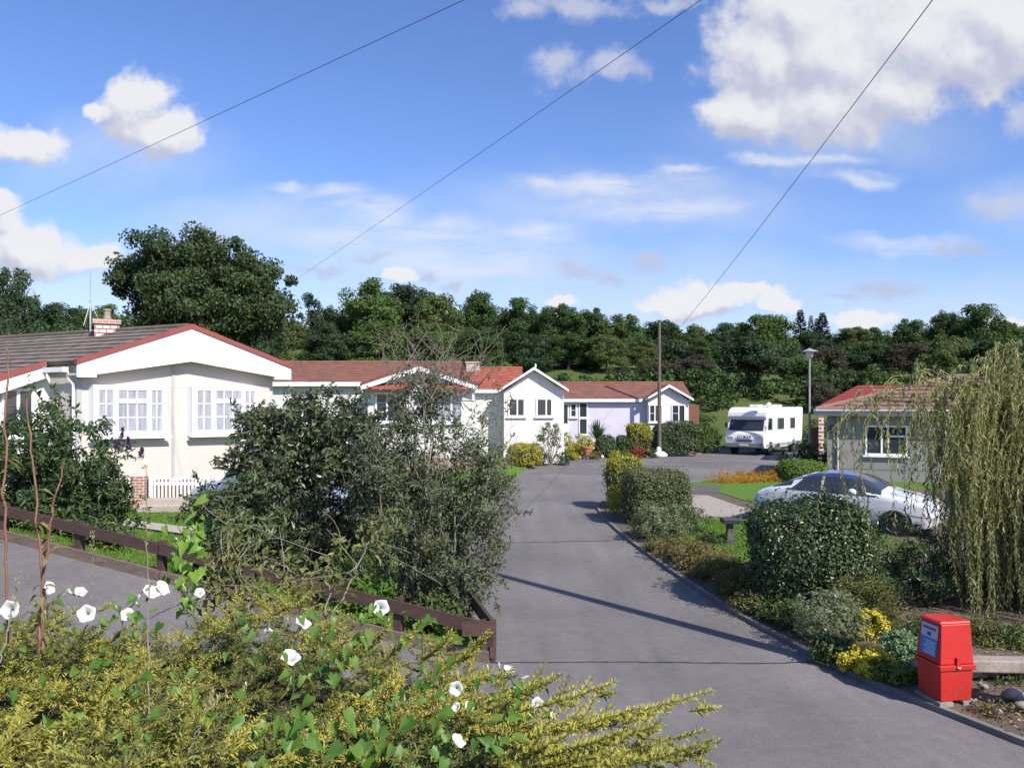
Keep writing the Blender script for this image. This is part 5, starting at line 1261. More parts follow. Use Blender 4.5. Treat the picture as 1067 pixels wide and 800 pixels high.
# the big oak behind the cream bungalow: a tree of its own
def big_oak():
    d = 72; rg = np.random.default_rng(77); x = X(207, d); zb = float(hill(x, d)); s = d / F
    T = thing('oak_tree', (x, d, zb), 'huge dark spreading oak rising above the cream bungalow', 'tree')
    E = []
    for px, py, rx, ry in ((165, 270, 42, 22), (205, 280, 60, 32), (185, 258, 34, 14), (248, 275, 34, 20), (275, 300, 28, 26), (140, 290, 22, 18), (225, 262, 26, 12), (215, 320, 75, 32), (265, 330, 36, 28), (150, 315, 24, 20), (205, 300, 70, 30)):
        E.append((W(px, py, d + rg.uniform(-3, 3)), (rx * s, min(rx, 48) * s, ry * s)))
    E.append((W(210, 350, d), (7, 5, 3)))
    g, cen = clumps(E, 330, 210, 1.1, .32, .62, 9, .25, 0, .7, .85, .85)
    g.build('crown', M['oak'], T)
    t = Geo(); limb(t, (x, d, zb - .5), (x, d, zb + 7), .62, .4, rg, 6, .02)
    for i in rg.choice(len(cen), 34, replace=False): limb(t, (x, d, zb + rg.uniform(3, 8)), cen[i], .2, .04, rg, 8, .08, .05)
    t.build('trunk', M['bark'], T)
big_oak()
R_, B_, T_h, C_ = P_round, P_bush, P_thin, P_con
SKY = [  # proto, px, top, d, width, label, material
 (R_[2], -42, 285, 80, 110, None, None), (R_[0], 14, 283, 78, 62, 'dark rounded tree at the edge of the picture left of the aerial', 'wood_c'),
 (R_[1], 62, 316, 112, 66, 'low leafy tree behind the aerial mast of the cream bungalow', 'wood_c'), (R_[0], 110, 319, 108, 60, 'low tree behind the chimney, just left of the big oak', 'wood_b'), (R_[3], 84, 322, 118, 46, 'low tree between the aerial and the chimney, further back', None),
 (T_h[0], 322, 307, 100, 44, 'thin see-through tree standing in the gap right of the big oak', None), (R_[1], 300, 332, 92, 50, 'low green tree directly under the thin see-through tree', 'wood_c'), (R_[3], 342, 322, 96, 46, 'small tree filling the dip beside the tallest wood dome', 'wood_a'),
 (R_[0], 385, 294, 96, 84, 'tallest domed tree of the wood, above the half hidden bungalow', 'wood_a'), (R_[2], 422, 297, 104, 76, 'broad tree joined to the right side of the tallest dome', 'wood_a'), (R_[1], 458, 306, 100, 76, 'sloping-topped tree above the grey twiggy shrub', 'wood_b'),
 (R_[3], 500, 306, 116, 56, 'darker tree crest behind the pale chimney of the white bungalow', 'wood_c'), (R_[0], 541, 312, 112, 54, 'bumpy tree above the gable of the white bungalow with the bright roof', 'wood_c'), (R_[2], 582, 318, 108, 60, 'tree above the left end of the lilac bungalow roof', 'wood_a'),
 (R_[1], 615, 322, 114, 56, 'tree above the middle of the lilac bungalow roof', 'wood_c'), (R_[0], 650, 329, 110, 54, 'tree just left of the bare utility pole on the skyline', 'wood_a'), (R_[2], 688, 334, 112, 50, 'tree behind the top of the bare utility pole', 'wood_b'), (R_[3], 722, 340, 116, 50, 'lowest skyline tree right of the utility pole', 'wood_a'),
 (R_[0], 756, 338, 112, 48, 'mid green tree left of the pale green dome above the motorhome', 'wood_a'), (R_[2], 797, 328, 104, 74, 'broad smooth dome of a tree above the motorhome', 'wood_b'), (R_[1], 845, 345, 108, 54, 'tree behind the hood of the street lamp', 'wood_a'),
 (R_[2], 888, 341, 122, 46, 'dark tree left of the flat dip, above the scarlet roof', 'wood_c'), (R_[0], 912, 342, 124, 40, 'dark small tree in the skyline dip above the scarlet roof', 'wood_c'), (R_[1], 950, 333, 116, 56, 'rounded tree above the ridge end of the grey bungalow', 'wood_a'), (R_[3], 985, 327, 108, 50, 'tree left of the right-hand dome above the grey bungalow', 'wood_b'),
 (R_[0], 1020, 319, 104, 70, 'big dome of a tree behind the top of the willow', 'wood_a'), (R_[2], 1050, 338, 106, 50, 'last skyline tree behind the willow', 'wood_c'), (R_[1], 1100, 345, 106, 80, None, None),
 (C_[0], 834, 322, 128, 20, 'tall spire of a conifer left of the street lamp on the skyline', None), (C_[0], 851, 331, 132, 13, 'thin middle conifer spire of the little skyline group', None), (C_[0], 857, 325, 124, 22, 'broadest conifer spire just right of the street lamp', None), (C_[0], 845, 328, 136, 12, 'slim conifer spire standing further back behind the lamp', None)]
TINT = ['wood_a', 'wood_b', 'wood_c', 'wood_a', 'wood_d', 'wood_c', 'wood_b', 'wood_a', 'wood_c', 'wood_d', 'wood_a']
for i, (p, px, top, d, w, lab, mt) in enumerate(SKY):
    if p not in C_ and px > 290: mt = TINT[(i * 7) % 11]
    plant(p, px, top, d, w * 1.06, lab or ('dark tree outside the left edge' if px < 0 else 'tree outside the right edge'), mt, 'skyline trees of the hillside wood', i + 1)
MID = [(R_[1], 250, 352, 84, 60, 'dark green tree low at the right foot of the big oak', 'wood_c'), (B_[0], 205, 342, 66, 76, 'olive brown bush-like tree at the foot of the big oak', 'wood_brown_leaf'), (B_[1], 272, 340, 70, 50, 'dark small tree against the right flank of the big oak', 'wood_c'),
 (R_[0], 340, 340, 90, 56, 'dark tree at the edge of the little yellow-green field', 'wood_c'), (R_[1], 396, 335, 88, 66, 'wood-edge tree above the red roof of the half hidden bungalow', 'wood_a'), (R_[2], 446, 338, 86, 60, 'wood-edge tree right behind the grey twiggy shrub', 'wood_c'), (R_[0], 497, 342, 88, 60, 'wood-edge tree behind the pale chimney', 'wood_a'),
 (R_[1], 545, 345, 90, 56, 'wood-edge tree behind the bright red roof', 'wood_b'), (R_[2], 592, 348, 92, 58, 'wood-edge tree above the left part of the lilac bungalow', 'wood_c'), (R_[0], 632, 350, 90, 50, 'lighter wood-edge tree above the lilac bungalow', 'wood_b'), (R_[3], 668, 356, 92, 46, 'wood-edge tree left of the utility pole', 'wood_a'), (B_[0], 690, 378, 78, 58, 'purple brown small tree right behind the utility pole', 'wood_purple'),
 (B_[1], 655, 385, 82, 44, 'brownish small tree above the lilac roof', 'wood_purple'), (B_[0], 728, 372, 80, 56, 'dark small tree above the clipped dark hedge', 'wood_purple'), (R_[1], 735, 352, 96, 54, 'green tree between the utility pole and the motorhome', 'wood_a'), (B_[1], 788, 352, 74, 92, 'very dark wide small tree standing on the slope behind the motorhome', 'wood_c'),
 (B_[0], 832, 372, 84, 54, 'rounded green small tree left of the street lamp pole', 'wood_a'), (B_[1], 862, 362, 88, 56, 'brownish small tree right of the street lamp', 'wood_purple'), (R_[0], 905, 360, 94, 60, 'wood-edge tree above the scarlet roof', 'wood_c'), (R_[2], 945, 357, 92, 56, 'wood-edge tree above the hip of the grey bungalow', 'wood_purple'), (B_[0], 985, 352, 90, 60, 'wood-edge tree behind the ridge of the grey bungalow', 'wood_a'),
 (B_[1], 1030, 355, 88, 66, 'dark small tree behind the willow crown', 'wood_c'), (B_[0], 60, 338, 74, 90, 'bushy hedgerow tree behind the dark tiled roof near the aerial', 'wood_c'), (B_[1], 10, 340, 70, 70, 'bushy hedgerow tree behind the far end of the dark tiled roof', 'wood_c'), (B_[0], 125, 340, 70, 60, 'bushy tree right of the brick chimney of the cream bungalow', 'wood_c'),
 (B_[1], 885, 385, 70, 50, 'dark small tree just above the scarlet roof edge', 'wood_c'), (B_[0], 855, 395, 66, 40, 'bushy small tree right behind the lamp pole above the scarlet roof', 'wood_purple')]
for i, (p, px, top, d, w, lab, mt) in enumerate(MID):
    if mt not in ('wood_purple', 'wood_brown_leaf') and 'dark' not in lab: mt = TINT[(i * 5 + 3) % 11]
    plant(p, px, top, d, w * 1.1, lab, mt, 'trees along the near edge of the wood', i + 40)
# closed growth between them: a hedge bank below the wood edge, counted by nobody
E = []
rgw = np.random.default_rng(8)
for px in range(-60, 1140, 13):
    d = 100 + rgw.uniform(-4, 14); x = X(px, d); hz = float(hill(x, d)); 
    if 268 < px < 335: d = 135; x = X(px, d); hz = float(hill(x, d))
    top = 360 if px < 700 else 362
    hh = max(2.2, (Z(top, d) - hz) * rgw.uniform(.8, 1.05)); E.append(((x, d, hz + hh * .45), (2.3, 3.0, hh * .75)))
g, cen = clumps(E, 1900, 75, 1.0, .36, .62, 15, .25, 0, .7, .8, .8)
g.build('undergrowth', M['wood_c'], org=np.array([0, 105, 8.0]), kind='stuff', label='dark undergrowth closing the foot of the hillside wood', cat='undergrowth')
E = []
for px in list(range(300, 800, 9)) + list(range(804, 850, 15)) + list(range(852, 1140, 9)):
    dd_ = rgw.uniform(66, 78); x = X(px, dd_); hz = float(hill(x, dd_)); top = np.interp(px, [300, 520, 600, 690, 760, 800, 850, 1067], [384, 384, 391, 390, 384, 400, 388, 378]) + rgw.uniform(-5, 6)
    hh = max(.9, Z(top, dd_) - hz); E.append(((x, dd_, hz + hh * .4), (1.3, 1.6, hh * .6)))
g, cen = clumps(E, 900, 40, .55, .34, .62, 17, .4, 0, .7, .8, .8)
g.build('scrub', M['wood_a'], org=np.array([0, 72, 3.5]), kind='stuff', label='low scrub along the foot of the slope behind the bungalow roofs', cat='scrub')
E = []
for px in range(-60, 1140, 16):
    d = 142 + rgw.uniform(-5, 8); x = X(px, d); hz = float(hill(x, d)); top = np.interp(px, [0, 130, 300, 345, 380, 520, 700, 760, 900, 1000, 1067], [330, 330, 338, 335, 315, 325, 348, 348, 352, 345, 345])
    hh = max(3.0, Z(top, d) - hz); E.append(((x, d, hz + hh * .5), (2.6, 3.5, hh * .5)))
g, cen = clumps(E, 2000, 70, 1.3, .48, .62, 16, .25, 0, .7, .8, .8)
g.build('far_wood', M['wood_a'], org=np.array([0, 142, 12.0]), kind='stuff', label='far mass of woodland behind the skyline trees', cat='woodland')

for p in P_round + P_bush + P_thin + P_con:             # the prototypes themselves are removed, only planted copies stay
    for ch in list(p.children): bpy.data.objects.remove(ch)
    bpy.data.objects.remove(p)

# ---------------------------------------------------------------- clipped hedges right of the drive
hedge('box_hedge', 'pale variegated square clipped hedge beside the drive', (X(684, 20.2), 20.3, .1), (1.55, 1.7, 1.28), .05, 'hedge_var', .052, 16000, 3, 6, .045, .09, .55, .026)
hedge('box_hedge', 'yellow topped clipped hedge behind the pale square hedge', (X(650, 23), 23.0, .1), (.85, 1.5, 1.38), .1, 'hedge_olive', .06, 9500, 4, 4.5, .08, .11, .55, .035, top=('hedge_yellow', .5))
shrub('golden_shrub', 'small golden leafed shrub between the two clipped hedges', 'shrub', (X(640, 21.4), 21.4, .1), [((X(641, 21.4), 21.4, .5), (.18, .25, .36))], 30, 22, .13, .07, .5, 'hedge_yellow', 31, 5, .01)
hedge('clipped_hedge', 'big rounded dark green clipped hedge beside the willow', (X(843, 11.8), 11.8, .08), (1.7, 1.7, 1.58), -.15, 'hedge_dark', .052, 26000, 7, 2.9, .11, .15, .6, .045)
# far ones
hedge('yellow_hedge', 'bright yellow hedge on the bend before the white bungalow', (X(546, 37.4), 37.6, .1), (1.5, 2.0, 1.02), .2, 'hedge_yellow', .085, 5000, 9, 3.5, .08, .1)
hedge('dark_hedge', 'long dark green hedge right of the utility pole', (X(706, 46), 46.2, .05), (2.7, 1.3, 1.95), 0, 'hedge_dark', .11, 7000, 10, 4, .12, .12)
hedge('yellow_top_hedge', 'hedge with a yellow upper half left of the utility pole', (X(666, 45.6), 45.7, .05), (1.35, 1.2, 1.85), 0, 'hedge_olive', .1, 4500, 12, 4, .1, .1, top=('hedge_yellow', .45))
hedge('dome_hedge', 'low bright green clipped dome near the white car', (X(837, 30), 30.2, .1), (1.95, 1.6, .82), 0, 'green_bright', .07, 9000, 13, 2.3, .05, .07)
hedge('round_bush', 'dark round clipped bush in front of the lilac bungalow', (X(631, 44.8), 44.9, .05), (1.2, 1.1, 1.2), 0, 'hedge_dark', .09, 3800, 14, 2.6, .07, .09)
hedge('round_bush', 'smaller dark clipped bush between the round bush and yellow topped hedge', (X(649, 45.6), 45.6, .05), (.8, .9, 1.15), 0, 'hedge_dark', .09, 2600, 15, 3, .06, .09)
# heather, bushes and plants round the turning area
for px, lab, sd in ((760, 'orange heather mound nearer the pale hedge', 1), (791, 'orange heather mound nearer the white car', 2)):
    d = 29.6 + sd * .25; shrub('heather', lab, 'heather', (X(px, d), d, .1), [((X(px - 8, d), d, .2), (.66, .55, .36)), ((X(px + 9, d), d + .1, .18), (.66, .55, .3))], 130, 34, .18, .06, .3, 'orange_heath', 60 + sd, 0, up=.8, spread=.5)
shrub('leafy_shrub', 'leafy mid green shrub at the foot of the street lamp', 'shrub', (X(838, 37), 37, .1), [((X(830, 37), 37, .62), (.8, .8, .6)), ((X(850, 37.5), 37.5, .6), (.7, .7, .5)), ((X(866, 36.6), 36.6, .45), (.6, .6, .4))], 110, 34, .26, .11, .5, 'green_mid', 64, 8)
shrub('leafy_shrub', 'tall green shrub between the dark hedge and the motorhome', 'shrub', (X(729, 48.6), 48.6, 0), [((X(724, 48.6), 48.6, 1.3), (1.0, 1.0, 1.3)), ((X(738, 48.8), 48.8, 1.2), (.7, .8, 1.2))], 130, 34, .35, .15, .5, 'wood_b', 65, 8)
shrub('leafy_shrub', 'pale green tree-like shrub above the dark hedge', 'shrub', (X(716, 51), 51, 0), [((X(717, 51), 51, 1.7), (1.1, 1.1, 1.0))], 90, 34, .35, .15, .5, 'green_mid', 66, 8)
shrub('leafy_shrub', 'dark shrub in the corner right of the motorhome', 'shrub', (X(852, 53), 53, 0), [((X(852, 53), 53, 1.0), (1.0, 1.0, 1.1))], 60, 30, .35, .15, .5, 'wood_c', 67, 6)
def spiky(name, lab, c, n, ln, mat, seed, wd=.06):
    rg = np.random.default_rng(seed); c = np.array(c, float); T = thing(name, tuple(c), lab, 'plant'); g = Geo()
    for i in range(n):
        a = rg.uniform(0, 6.28); el = rg.uniform(.15, 1.5); d = np.array([math.cos(a) * math.cos(el), math.sin(a) * math.cos(el), math.sin(el)]); l = ln * rg.uniform(.7, 1.15); s_ = np.array([-math.sin(a), math.cos(a), 0]) * wd / 2
        m_ = c + d * l * .55 + [0, 0, .05 * l]; e = c + d * l - [0, 0, .22 * l * math.cos(el)]
        g.add([c - s_ * .6, c + s_ * .6, m_ + s_, m_ - s_, e], [[0, 1, 2, 3]]); g.add([m_ - s_, m_ + s_, e], [[0, 1, 2]])
    g.build('leaves', M[mat], T); Geo().tube([c - [0, 0, .3], c + [0, 0, .1]], .07, 7).build('stem', M['bark'], T)
spiky('spiky_yucca', 'dark spiky yucca in front of the lilac wall', (X(622, 45.6), 45.6, 1.0), 130, 1.25, 'hedge_dark', 4)
shrub('lime_shrub', 'lime green shrub over the terracotta pot by the lilac bungalow', 'shrub', (X(605, 44.2), 44.2, .05), [((X(605, 44.2), 44.2, .75), (.6, .5, .5))], 50, 30, .25, .12, .5, 'hedge_yellow', 70, 5)
shrub('yellow_shrub', 'small upright yellow shrub against the corner of the white bungalow', 'shrub', (X(592, 43.4), 43.4, .05), [((X(592, 43.4), 43.4, .8), (.3, .3, .7))], 34, 30, .2, .1, .5, 'hedge_yellow', 71, 4)
shrub('small_tree', 'small bare-stemmed shrub trained before the white gable wall', 'shrub', (X(573, 38.6), 38.8, .1), [((X(574, 38.7), 38.8, 1.75), (.42, .35, .4)), ((X(565, 38.6), 38.8, 1.35), (.3, .3, .3)), ((X(580, 38.6), 38.8, 1.15), (.25, .25, .22))], 44, 26, .2, .1, .5, 'shrub_grey', 72, 12, .025, 'twig')
shrub('leafy_shrub', 'low dark shrub beside the blue glazed pot', 'shrub', (X(566, 39.0), 39.0, .1), [((X(563, 39), 39.0, .4), (.5, .4, .35))], 36, 28, .2, .1, .5, 'green_mid', 73, 4)
for i, (px, d, r, mt, lab) in enumerate(((597, 43, .32, 'hedge_yellow', 'low yellow green plant left of the terracotta pot'), (620, 43.6, .36, 'perennial', 'low brownish plant right of the terracotta pot'), (641, 44.4, .34, 'hedge_yellow', 'low yellowish plant between the round bush and the red flowers'), (676, 44.6, .42, 'hedge_dark', 'low dark plant left of the white stone'), (653, 44.6, .3, 'green_mid', 'small green plant left of the red flowers'))):
    shrub('garden_plant', lab, 'plant', (X(px, d), d, .05), [((X(px, d), d, r * .6), (r, r * .8, r * .6))], 30, 26, .14, .085, .45, mt, 80 + i, 0, group='low plants along the turning area')
shrub('red_flowers', 'clump of red flowers at the edge of the turning area', 'flowers', (X(665, 44.4), 44.4, .05), [((X(665, 44.4), 44.4, .28), (.5, .35, .3))], 40, 26, .14, .08, .6, 'red_flower', 88, 0)
g = Geo(); g.lathe((X(581, 42.4), 42.4, .05), [(.2, 0), (.34, .15), (.38, .34), (.3, .5), (.26, .55), (.32, .6), (.3, .62)], 18); g.build('blue_pot', M['blue_glaze'], org=np.array([X(581, 42.4), 42.4, .05]), smooth=True, label='blue glazed pot on the corner by the white bungalow', cat='pot')
T_ = thing('terracotta_pot', (X(612, 43.7), 43.7, .05), 'terracotta pot in the planting before the lilac bungalow', 'pot')
g = Geo(); g.lathe((X(612, 43.7), 43.7, .2), [(.2, 0), (.3, .4), (.34, .42), (.34, .5), (.28, .5), (.26, .44)], 18); g.build('body', M['terracotta'], T_, smooth=False)
g = Geo(); g.ball((X(688, 44.8), 44.8, .16), (.42, .3, .2), 12, 8, .08, 3); g.ball((X(686.5, 44.9), 44.95, .4), (.16, .14, .22), 10, 7, .08, 4); g.build('white_stone', M['white_stone'], org=np.array([X(688, 44.8), 44.8, 0]), smooth=True, label='white painted rockery stone at the end of the dark hedge', cat='stone')
rgk = random.Random(6)
for i in range(15):
    px = 585 + i * 6.2 + rgk.uniform(-1, 1); d = float(np.interp(px, [575, 600, 640, 690], [42.1, 43.9, 45.0, 45.8])) - .3
    g = Geo(); g.ball((X(px, d), d, .08), (.13 * rgk.uniform(.6, 1.3), .12, .1 * rgk.uniform(.6, 1.3)), 8, 6, .12, i)
    g.build('edging_stone', M['white_stone' if rgk.random() < .4 else 'stone'], org=np.array([X(px, d), d, 0]), smooth=True, label='one of the small pale edging stones along the far side of the turning area', cat='stone', group='edging stones of the turning area')

# plants along the right kerb
def bed(name, lab, px, py, r, h, mat, leaf, K, per, seed, sub=.13, fl=None, asp=.4, up=.5, group=None, droop=0., two=False, cat='plant', off=0):
    d = D(py, .1); sh = r * .75 if py > 640 else r * .25; x_ = X(px, d) + sh * .8; d += off + sh * .6
    shrub(name, lab, cat, (x_, d, .08), [((x_, d, h * .5), (r, r * .85, h * .52))], K, per, sub, leaf, asp, mat, seed, 7, .006, 'twig_brown', group, up, droop, .6, .03, .9, fl, two=two)
bed('silver_shrub', 'silver green shrub with white florets in front of the pale square hedge', 684, 561, .62, .82, 'silver_leaf', .07, 120, 34, 101, .15, ('pink_white', 10, .03, 'flowers'))
bed('silver_shrub', 'rounded grey green shrub just right of the pale square hedge', 712, 556, .5, .72, 'green_mid', .065, 100, 34, 102, .15, ('pink_white', 14, .028, 'flowers'))
bed('brown_perennial', 'brown green clump at the kerb below the silver shrub', 702, 578, .5, .42, 'perennial', .06, 90, 30, 103, .12)
bed('brown_perennial', 'yellowish brown clump at the kerb left of the grey pedestal', 727, 590, .55, .46, 'perennial', .06, 100, 32, 104, .12)
bed('brown_perennial', 'olive clump at the kerb directly below the grey pedestal', 752, 604, .5, .46, 'hedge_olive', .055, 100, 32, 105, .12)
bed('brown_perennial', 'low dark clump against the foot of the big dark hedge', 776, 622, .42, .36, 'perennial', .055, 80, 30, 106, .1)
bed('garden_plant', 'low green leafy plant on the lawn edge behind the brown clumps', 742, 566, .4, .3, 'green_mid', .06, 60, 28, 107, .12)
bed('feathery_perennial', 'tall feathery grey green perennial with pale flower heads by the dark hedge', 848, 672, .42, .72, 'silver_leaf', .055, 120, 44, 110, .11, ('pink_white', 9, .02, 'flowers'), .22, .9)
bed('feathery_perennial', 'feathery olive perennial behind the yellow stonecrop', 885, 660, .42, .8, 'hedge_olive', .06, 120, 44, 111, .12, ('pink_white', 6, .018, 'flowers'), .25, .9)
bed('feathery_perennial', 'low green perennial at the kerb in the shade of the dark hedge', 822, 655, .3, .42, 'green_mid', .055, 70, 40, 112, .1, None, .35, .7)
bed('yellow_stonecrop', 'bright yellow stonecrop cushion spilling towards the kerb', 893, 700, .28, .32, 'sedum', .035, 100, 40, 113, .06, None, .8, .9)
bed('yellow_stonecrop', 'second yellow stonecrop cushion further back beside the willow', 908, 672, .17, .46, 'sedum', .035, 60, 36, 114, .06, None, .8, .9, off=.15)
bed('pale_spurge', 'pale blue green leafy plant between the yellow stonecrop and the red box', 930, 690, .24, .42, 'green_pale', .05, 80, 36, 115, .08, None, .45, .9)
bed('green_clump', 'mid green low plant at the kerb left of the red box', 926, 708, .24, .26, 'green_bright', .05, 70, 34, 116, .08, None, .45, .8)
bed('green_clump', 'sparse weed on the dry soil at the right of the sleepers', 1040, 712, .2, .2, 'green_mid', .045, 30, 22, 117, .1, None, .4, .8)
bed('green_clump', 'weedy tuft on the soil near the kerb right of the red box', 1030, 745, .22, .16, 'perennial', .04, 24, 20, 118, .1, None, .4, .8)
for i, (px, py, r, h, mt, lab) in enumerate(((672, 556, .42, .5, 'hedge_olive', 'olive leafy plant at the kerb in front of the yellow topped hedge'), (690, 572, .42, .36, 'green_mid', 'low green plant at the kerb under the silver shrub'), (716, 584, .42, .36, 'hedge_olive', 'low olive plant at the kerb between the two brown clumps'), (740, 598, .42, .4, 'perennial', 'tawny leafy clump at the kerb left below the pedestal'), (764, 614, .42, .4, 'perennial', 'tawny leafy clump at the kerb right below the pedestal'), (790, 634, .4, .34, 'hedge_olive', 'low shaded plant at the kerb under the dark hedge'), (806, 646, .32, .3, 'green_mid', 'low green plant at the kerb near the front corner of the dark hedge'), (862, 686, .26, .3, 'green_mid', 'low green plant at the kerb left of the yellow stonecrop'))):
    bed('border_plant', lab, px, py, r, h, mt, .055, 90, 32, 160 + i, .11)
shrub('leafy_shrub', 'low dark shrub at the right foot of the white gable', 'shrub', (X(587, 39.2), 39.2, .1), [((X(587, 39.2), 39.2, .35), (.4, .3, .35))], 30, 26, .16, .09, .5, 'hedge_dark', 175, 3)
shrub('leafy_shrub', 'dark leafy undergrowth shrub beneath the willow behind the yellow stonecrop', 'shrub', (X(940, 11.6), 11.6, .1), [((X(935, 11.6), 11.6, .7), (.7, .55, .72)), ((X(1000, 11.9), 11.9, .55), (.8, .5, .55)), ((X(1060, 11.9), 11.9, .5), (.7, .5, .5))], 190, 46, .17, .08, .3, 'hedge_dark', 176, 12)  # added leaf clump, stands in for the dark inside of the willow
rg = np.random.default_rng(77); y = rg.uniform(9.6, 26, 900); x = xr(y) - np.abs(rg.normal(0, .22, 900)); Pq = np.column_stack([x, y, np.full(900, .008)])
Geo().quads(leaf_quads(Pq, rand_dirs(rg, 900) * [1, 1, .1], rand_dirs(rg, 900) * .35 + [0, 0, 1], .015 + .03 * rg.random(900), .01 + .015 * rg.random(900), -.1)).build('leaf_litter', M['dry_grass'], kind='stuff', label='dry leaves and grit lying along the kerb of the drive', cat='litter')
for i, (px, py, r, h, mt, lab) in enumerate(((945, 668, .5, .3, 'green_mid', 'low green ground cover under the willow behind the red box'), (1010, 672, .55, .28, 'hedge_olive', 'olive ground cover under the willow above the sleepers'), (1055, 678, .5, .26, 'green_mid', 'ground cover under the willow at the far end of the sleepers'), (965, 690, .3, .2, 'green_mid', 'weedy patch between the red box and the willow'))):
    bed('ground_cover', lab, px, py, r, h, mt, .055, 90, 34, 190 + i, .12)
rg = np.random.default_rng(78); gr = Geo()
for i in range(130):
    y = 6.5 + 14 * rg.random() ** 1.5; x = rg.uniform(-.6, xr(max(y, 9.45)) - .05); s_ = rg.uniform(.003, .007); gr.ball((x, y, s_ * .6 + .002), (s_ * 1.3, s_, s_ * .7), 5, 4, .1, i)
gr.build('grit', M['stone'], kind='stuff', label='loose grit lying on the asphalt of the drive', cat='grit')
# leaf litter on the soil
rg = np.random.default_rng(12); n = 1500; x = rg.uniform(4.6, 8, n); y = rg.uniform(6.4, 9.6, n); k = x > np.interp(y, [5.9, 7.1, 7.82, 8.5, 9.45], [5.45, 4.62, 4.3, 3.98, 3.68]) + .1
Pq = np.column_stack([x, y, np.full(n, .118)])[k]; n = len(Pq)
Geo().quads(leaf_quads(Pq, rand_dirs(rg, n) * [1, 1, .2], rand_dirs(rg, n) * .5 + [0, 0, 1], .03 + .04 * rg.random(n), .02 + .02 * rg.random(n), -.1)).build('leaf_litter', M['dry_grass'], kind='stuff', label='dry leaves and bits scattered over the soil by the red box', cat='litter')

# ---------------------------------------------------------------- willow
def willow():
    rg = np.random.default_rng(42); b = np.array([8.05, 11.6, .1]); T = thing('weeping_willow', tuple(b), 'weeping willow with yellow green hanging twigs at the right of the drive', 'tree')
    t = Geo(); fork = b + np.array([.05, 0, 1.9])
    limb(t, b - [0, 0, .2], fork, .1, .075, rg, 6, .03, k=8)
    stems, P, Dd, Nn, Ll = Geo(), [], [], [], []
    Pi, Di, Ni, Li = [], [], [], []
    heads = []
    for i in range(46):
        a = rg.uniform(0, 6.28); r = 1.75 * rg.random() ** .6; zt = rg.uniform(2.7, 3.9) - .5 * r
        tip = b + np.array([math.cos(a) * r, math.sin(a) * r, zt]); p = limb(t, fork + rg.standard_normal(3) * .04, tip, .03, .006, rg, 7, .06, .16, 5); heads += list(p[3:])
    # the tall leader and two long arching branches
    for tip, sag in ((W(1042, 366, 11.3), .05), (W(1066, 368, 11.2), .05), (W(1020, 385, 11.0), .1), (W(935, 404, 10.9), .2), (W(893, 425, 10.8), .24), (W(960, 396, 11.2), .16), (W(1000, 396, 10.7), .12)):
        p = limb(t, fork, tip, .035, .008, rg, 10, .03, sag, 5); heads += list(p[2:]) * (2 if tip[0] < 5.9 else 3)
    t.build('trunk', M['bark'], T)
    heads = np.array(heads)
    for i in range(960):
        h = heads[rg.integers(len(heads))] + rg.standard_normal(3) * .12
        out = nrm(np.array([h[0] - b[0], h[1] - b[1], 0]) + rg.standard_normal(3) * [.4, .4, 0]); ln = min(h[2] - .12, rg.uniform(1.0, 3.6)) * (1 if rg.random() < .8 else .6) * (1 if h[0] > 6.5 else rg.uniform(.25, .7))
        n = max(6, int(ln / .045)); s = np.linspace(0, 1, n)[:, None]
        r_ = rg.uniform(.04, .45); wob = rg.uniform(0, 6.28, 2)
        pts = h + out * r_ * np.sin(np.minimum(s * 2.2, 1.57)) + np.array([0, 0, 1]) * (.10 * np.sin(np.minimum(s * 9, 3.14)) * (s < .35) - s ** 1.25 * ln) + np.concatenate([.09 * np.sin(s * 5 + wob[0]), .09 * np.sin(s * 4 + wob[1]), 0 * s], 1)
        stems.tube(pts[::3] if n > 12 else pts, np.linspace(.0042, .0018, len(pts[::3] if n > 12 else pts)), 3, cap=False)
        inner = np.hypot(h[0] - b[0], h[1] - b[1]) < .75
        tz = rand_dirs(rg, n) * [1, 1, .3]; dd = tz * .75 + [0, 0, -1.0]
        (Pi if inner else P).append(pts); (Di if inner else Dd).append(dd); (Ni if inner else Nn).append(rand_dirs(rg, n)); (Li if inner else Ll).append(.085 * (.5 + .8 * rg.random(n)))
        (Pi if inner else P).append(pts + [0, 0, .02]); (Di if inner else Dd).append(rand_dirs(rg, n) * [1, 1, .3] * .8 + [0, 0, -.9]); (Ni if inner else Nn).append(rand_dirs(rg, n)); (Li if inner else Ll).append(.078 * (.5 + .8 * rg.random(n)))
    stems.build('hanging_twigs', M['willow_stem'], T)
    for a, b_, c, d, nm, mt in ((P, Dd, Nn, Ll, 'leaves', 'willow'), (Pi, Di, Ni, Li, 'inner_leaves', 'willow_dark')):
        ln = np.concatenate(d); Geo().quads(leaf_quads(np.concatenate(a), np.concatenate(b_), np.concatenate(c), ln, ln * .25)).build(nm, M[mt], T)
willow()

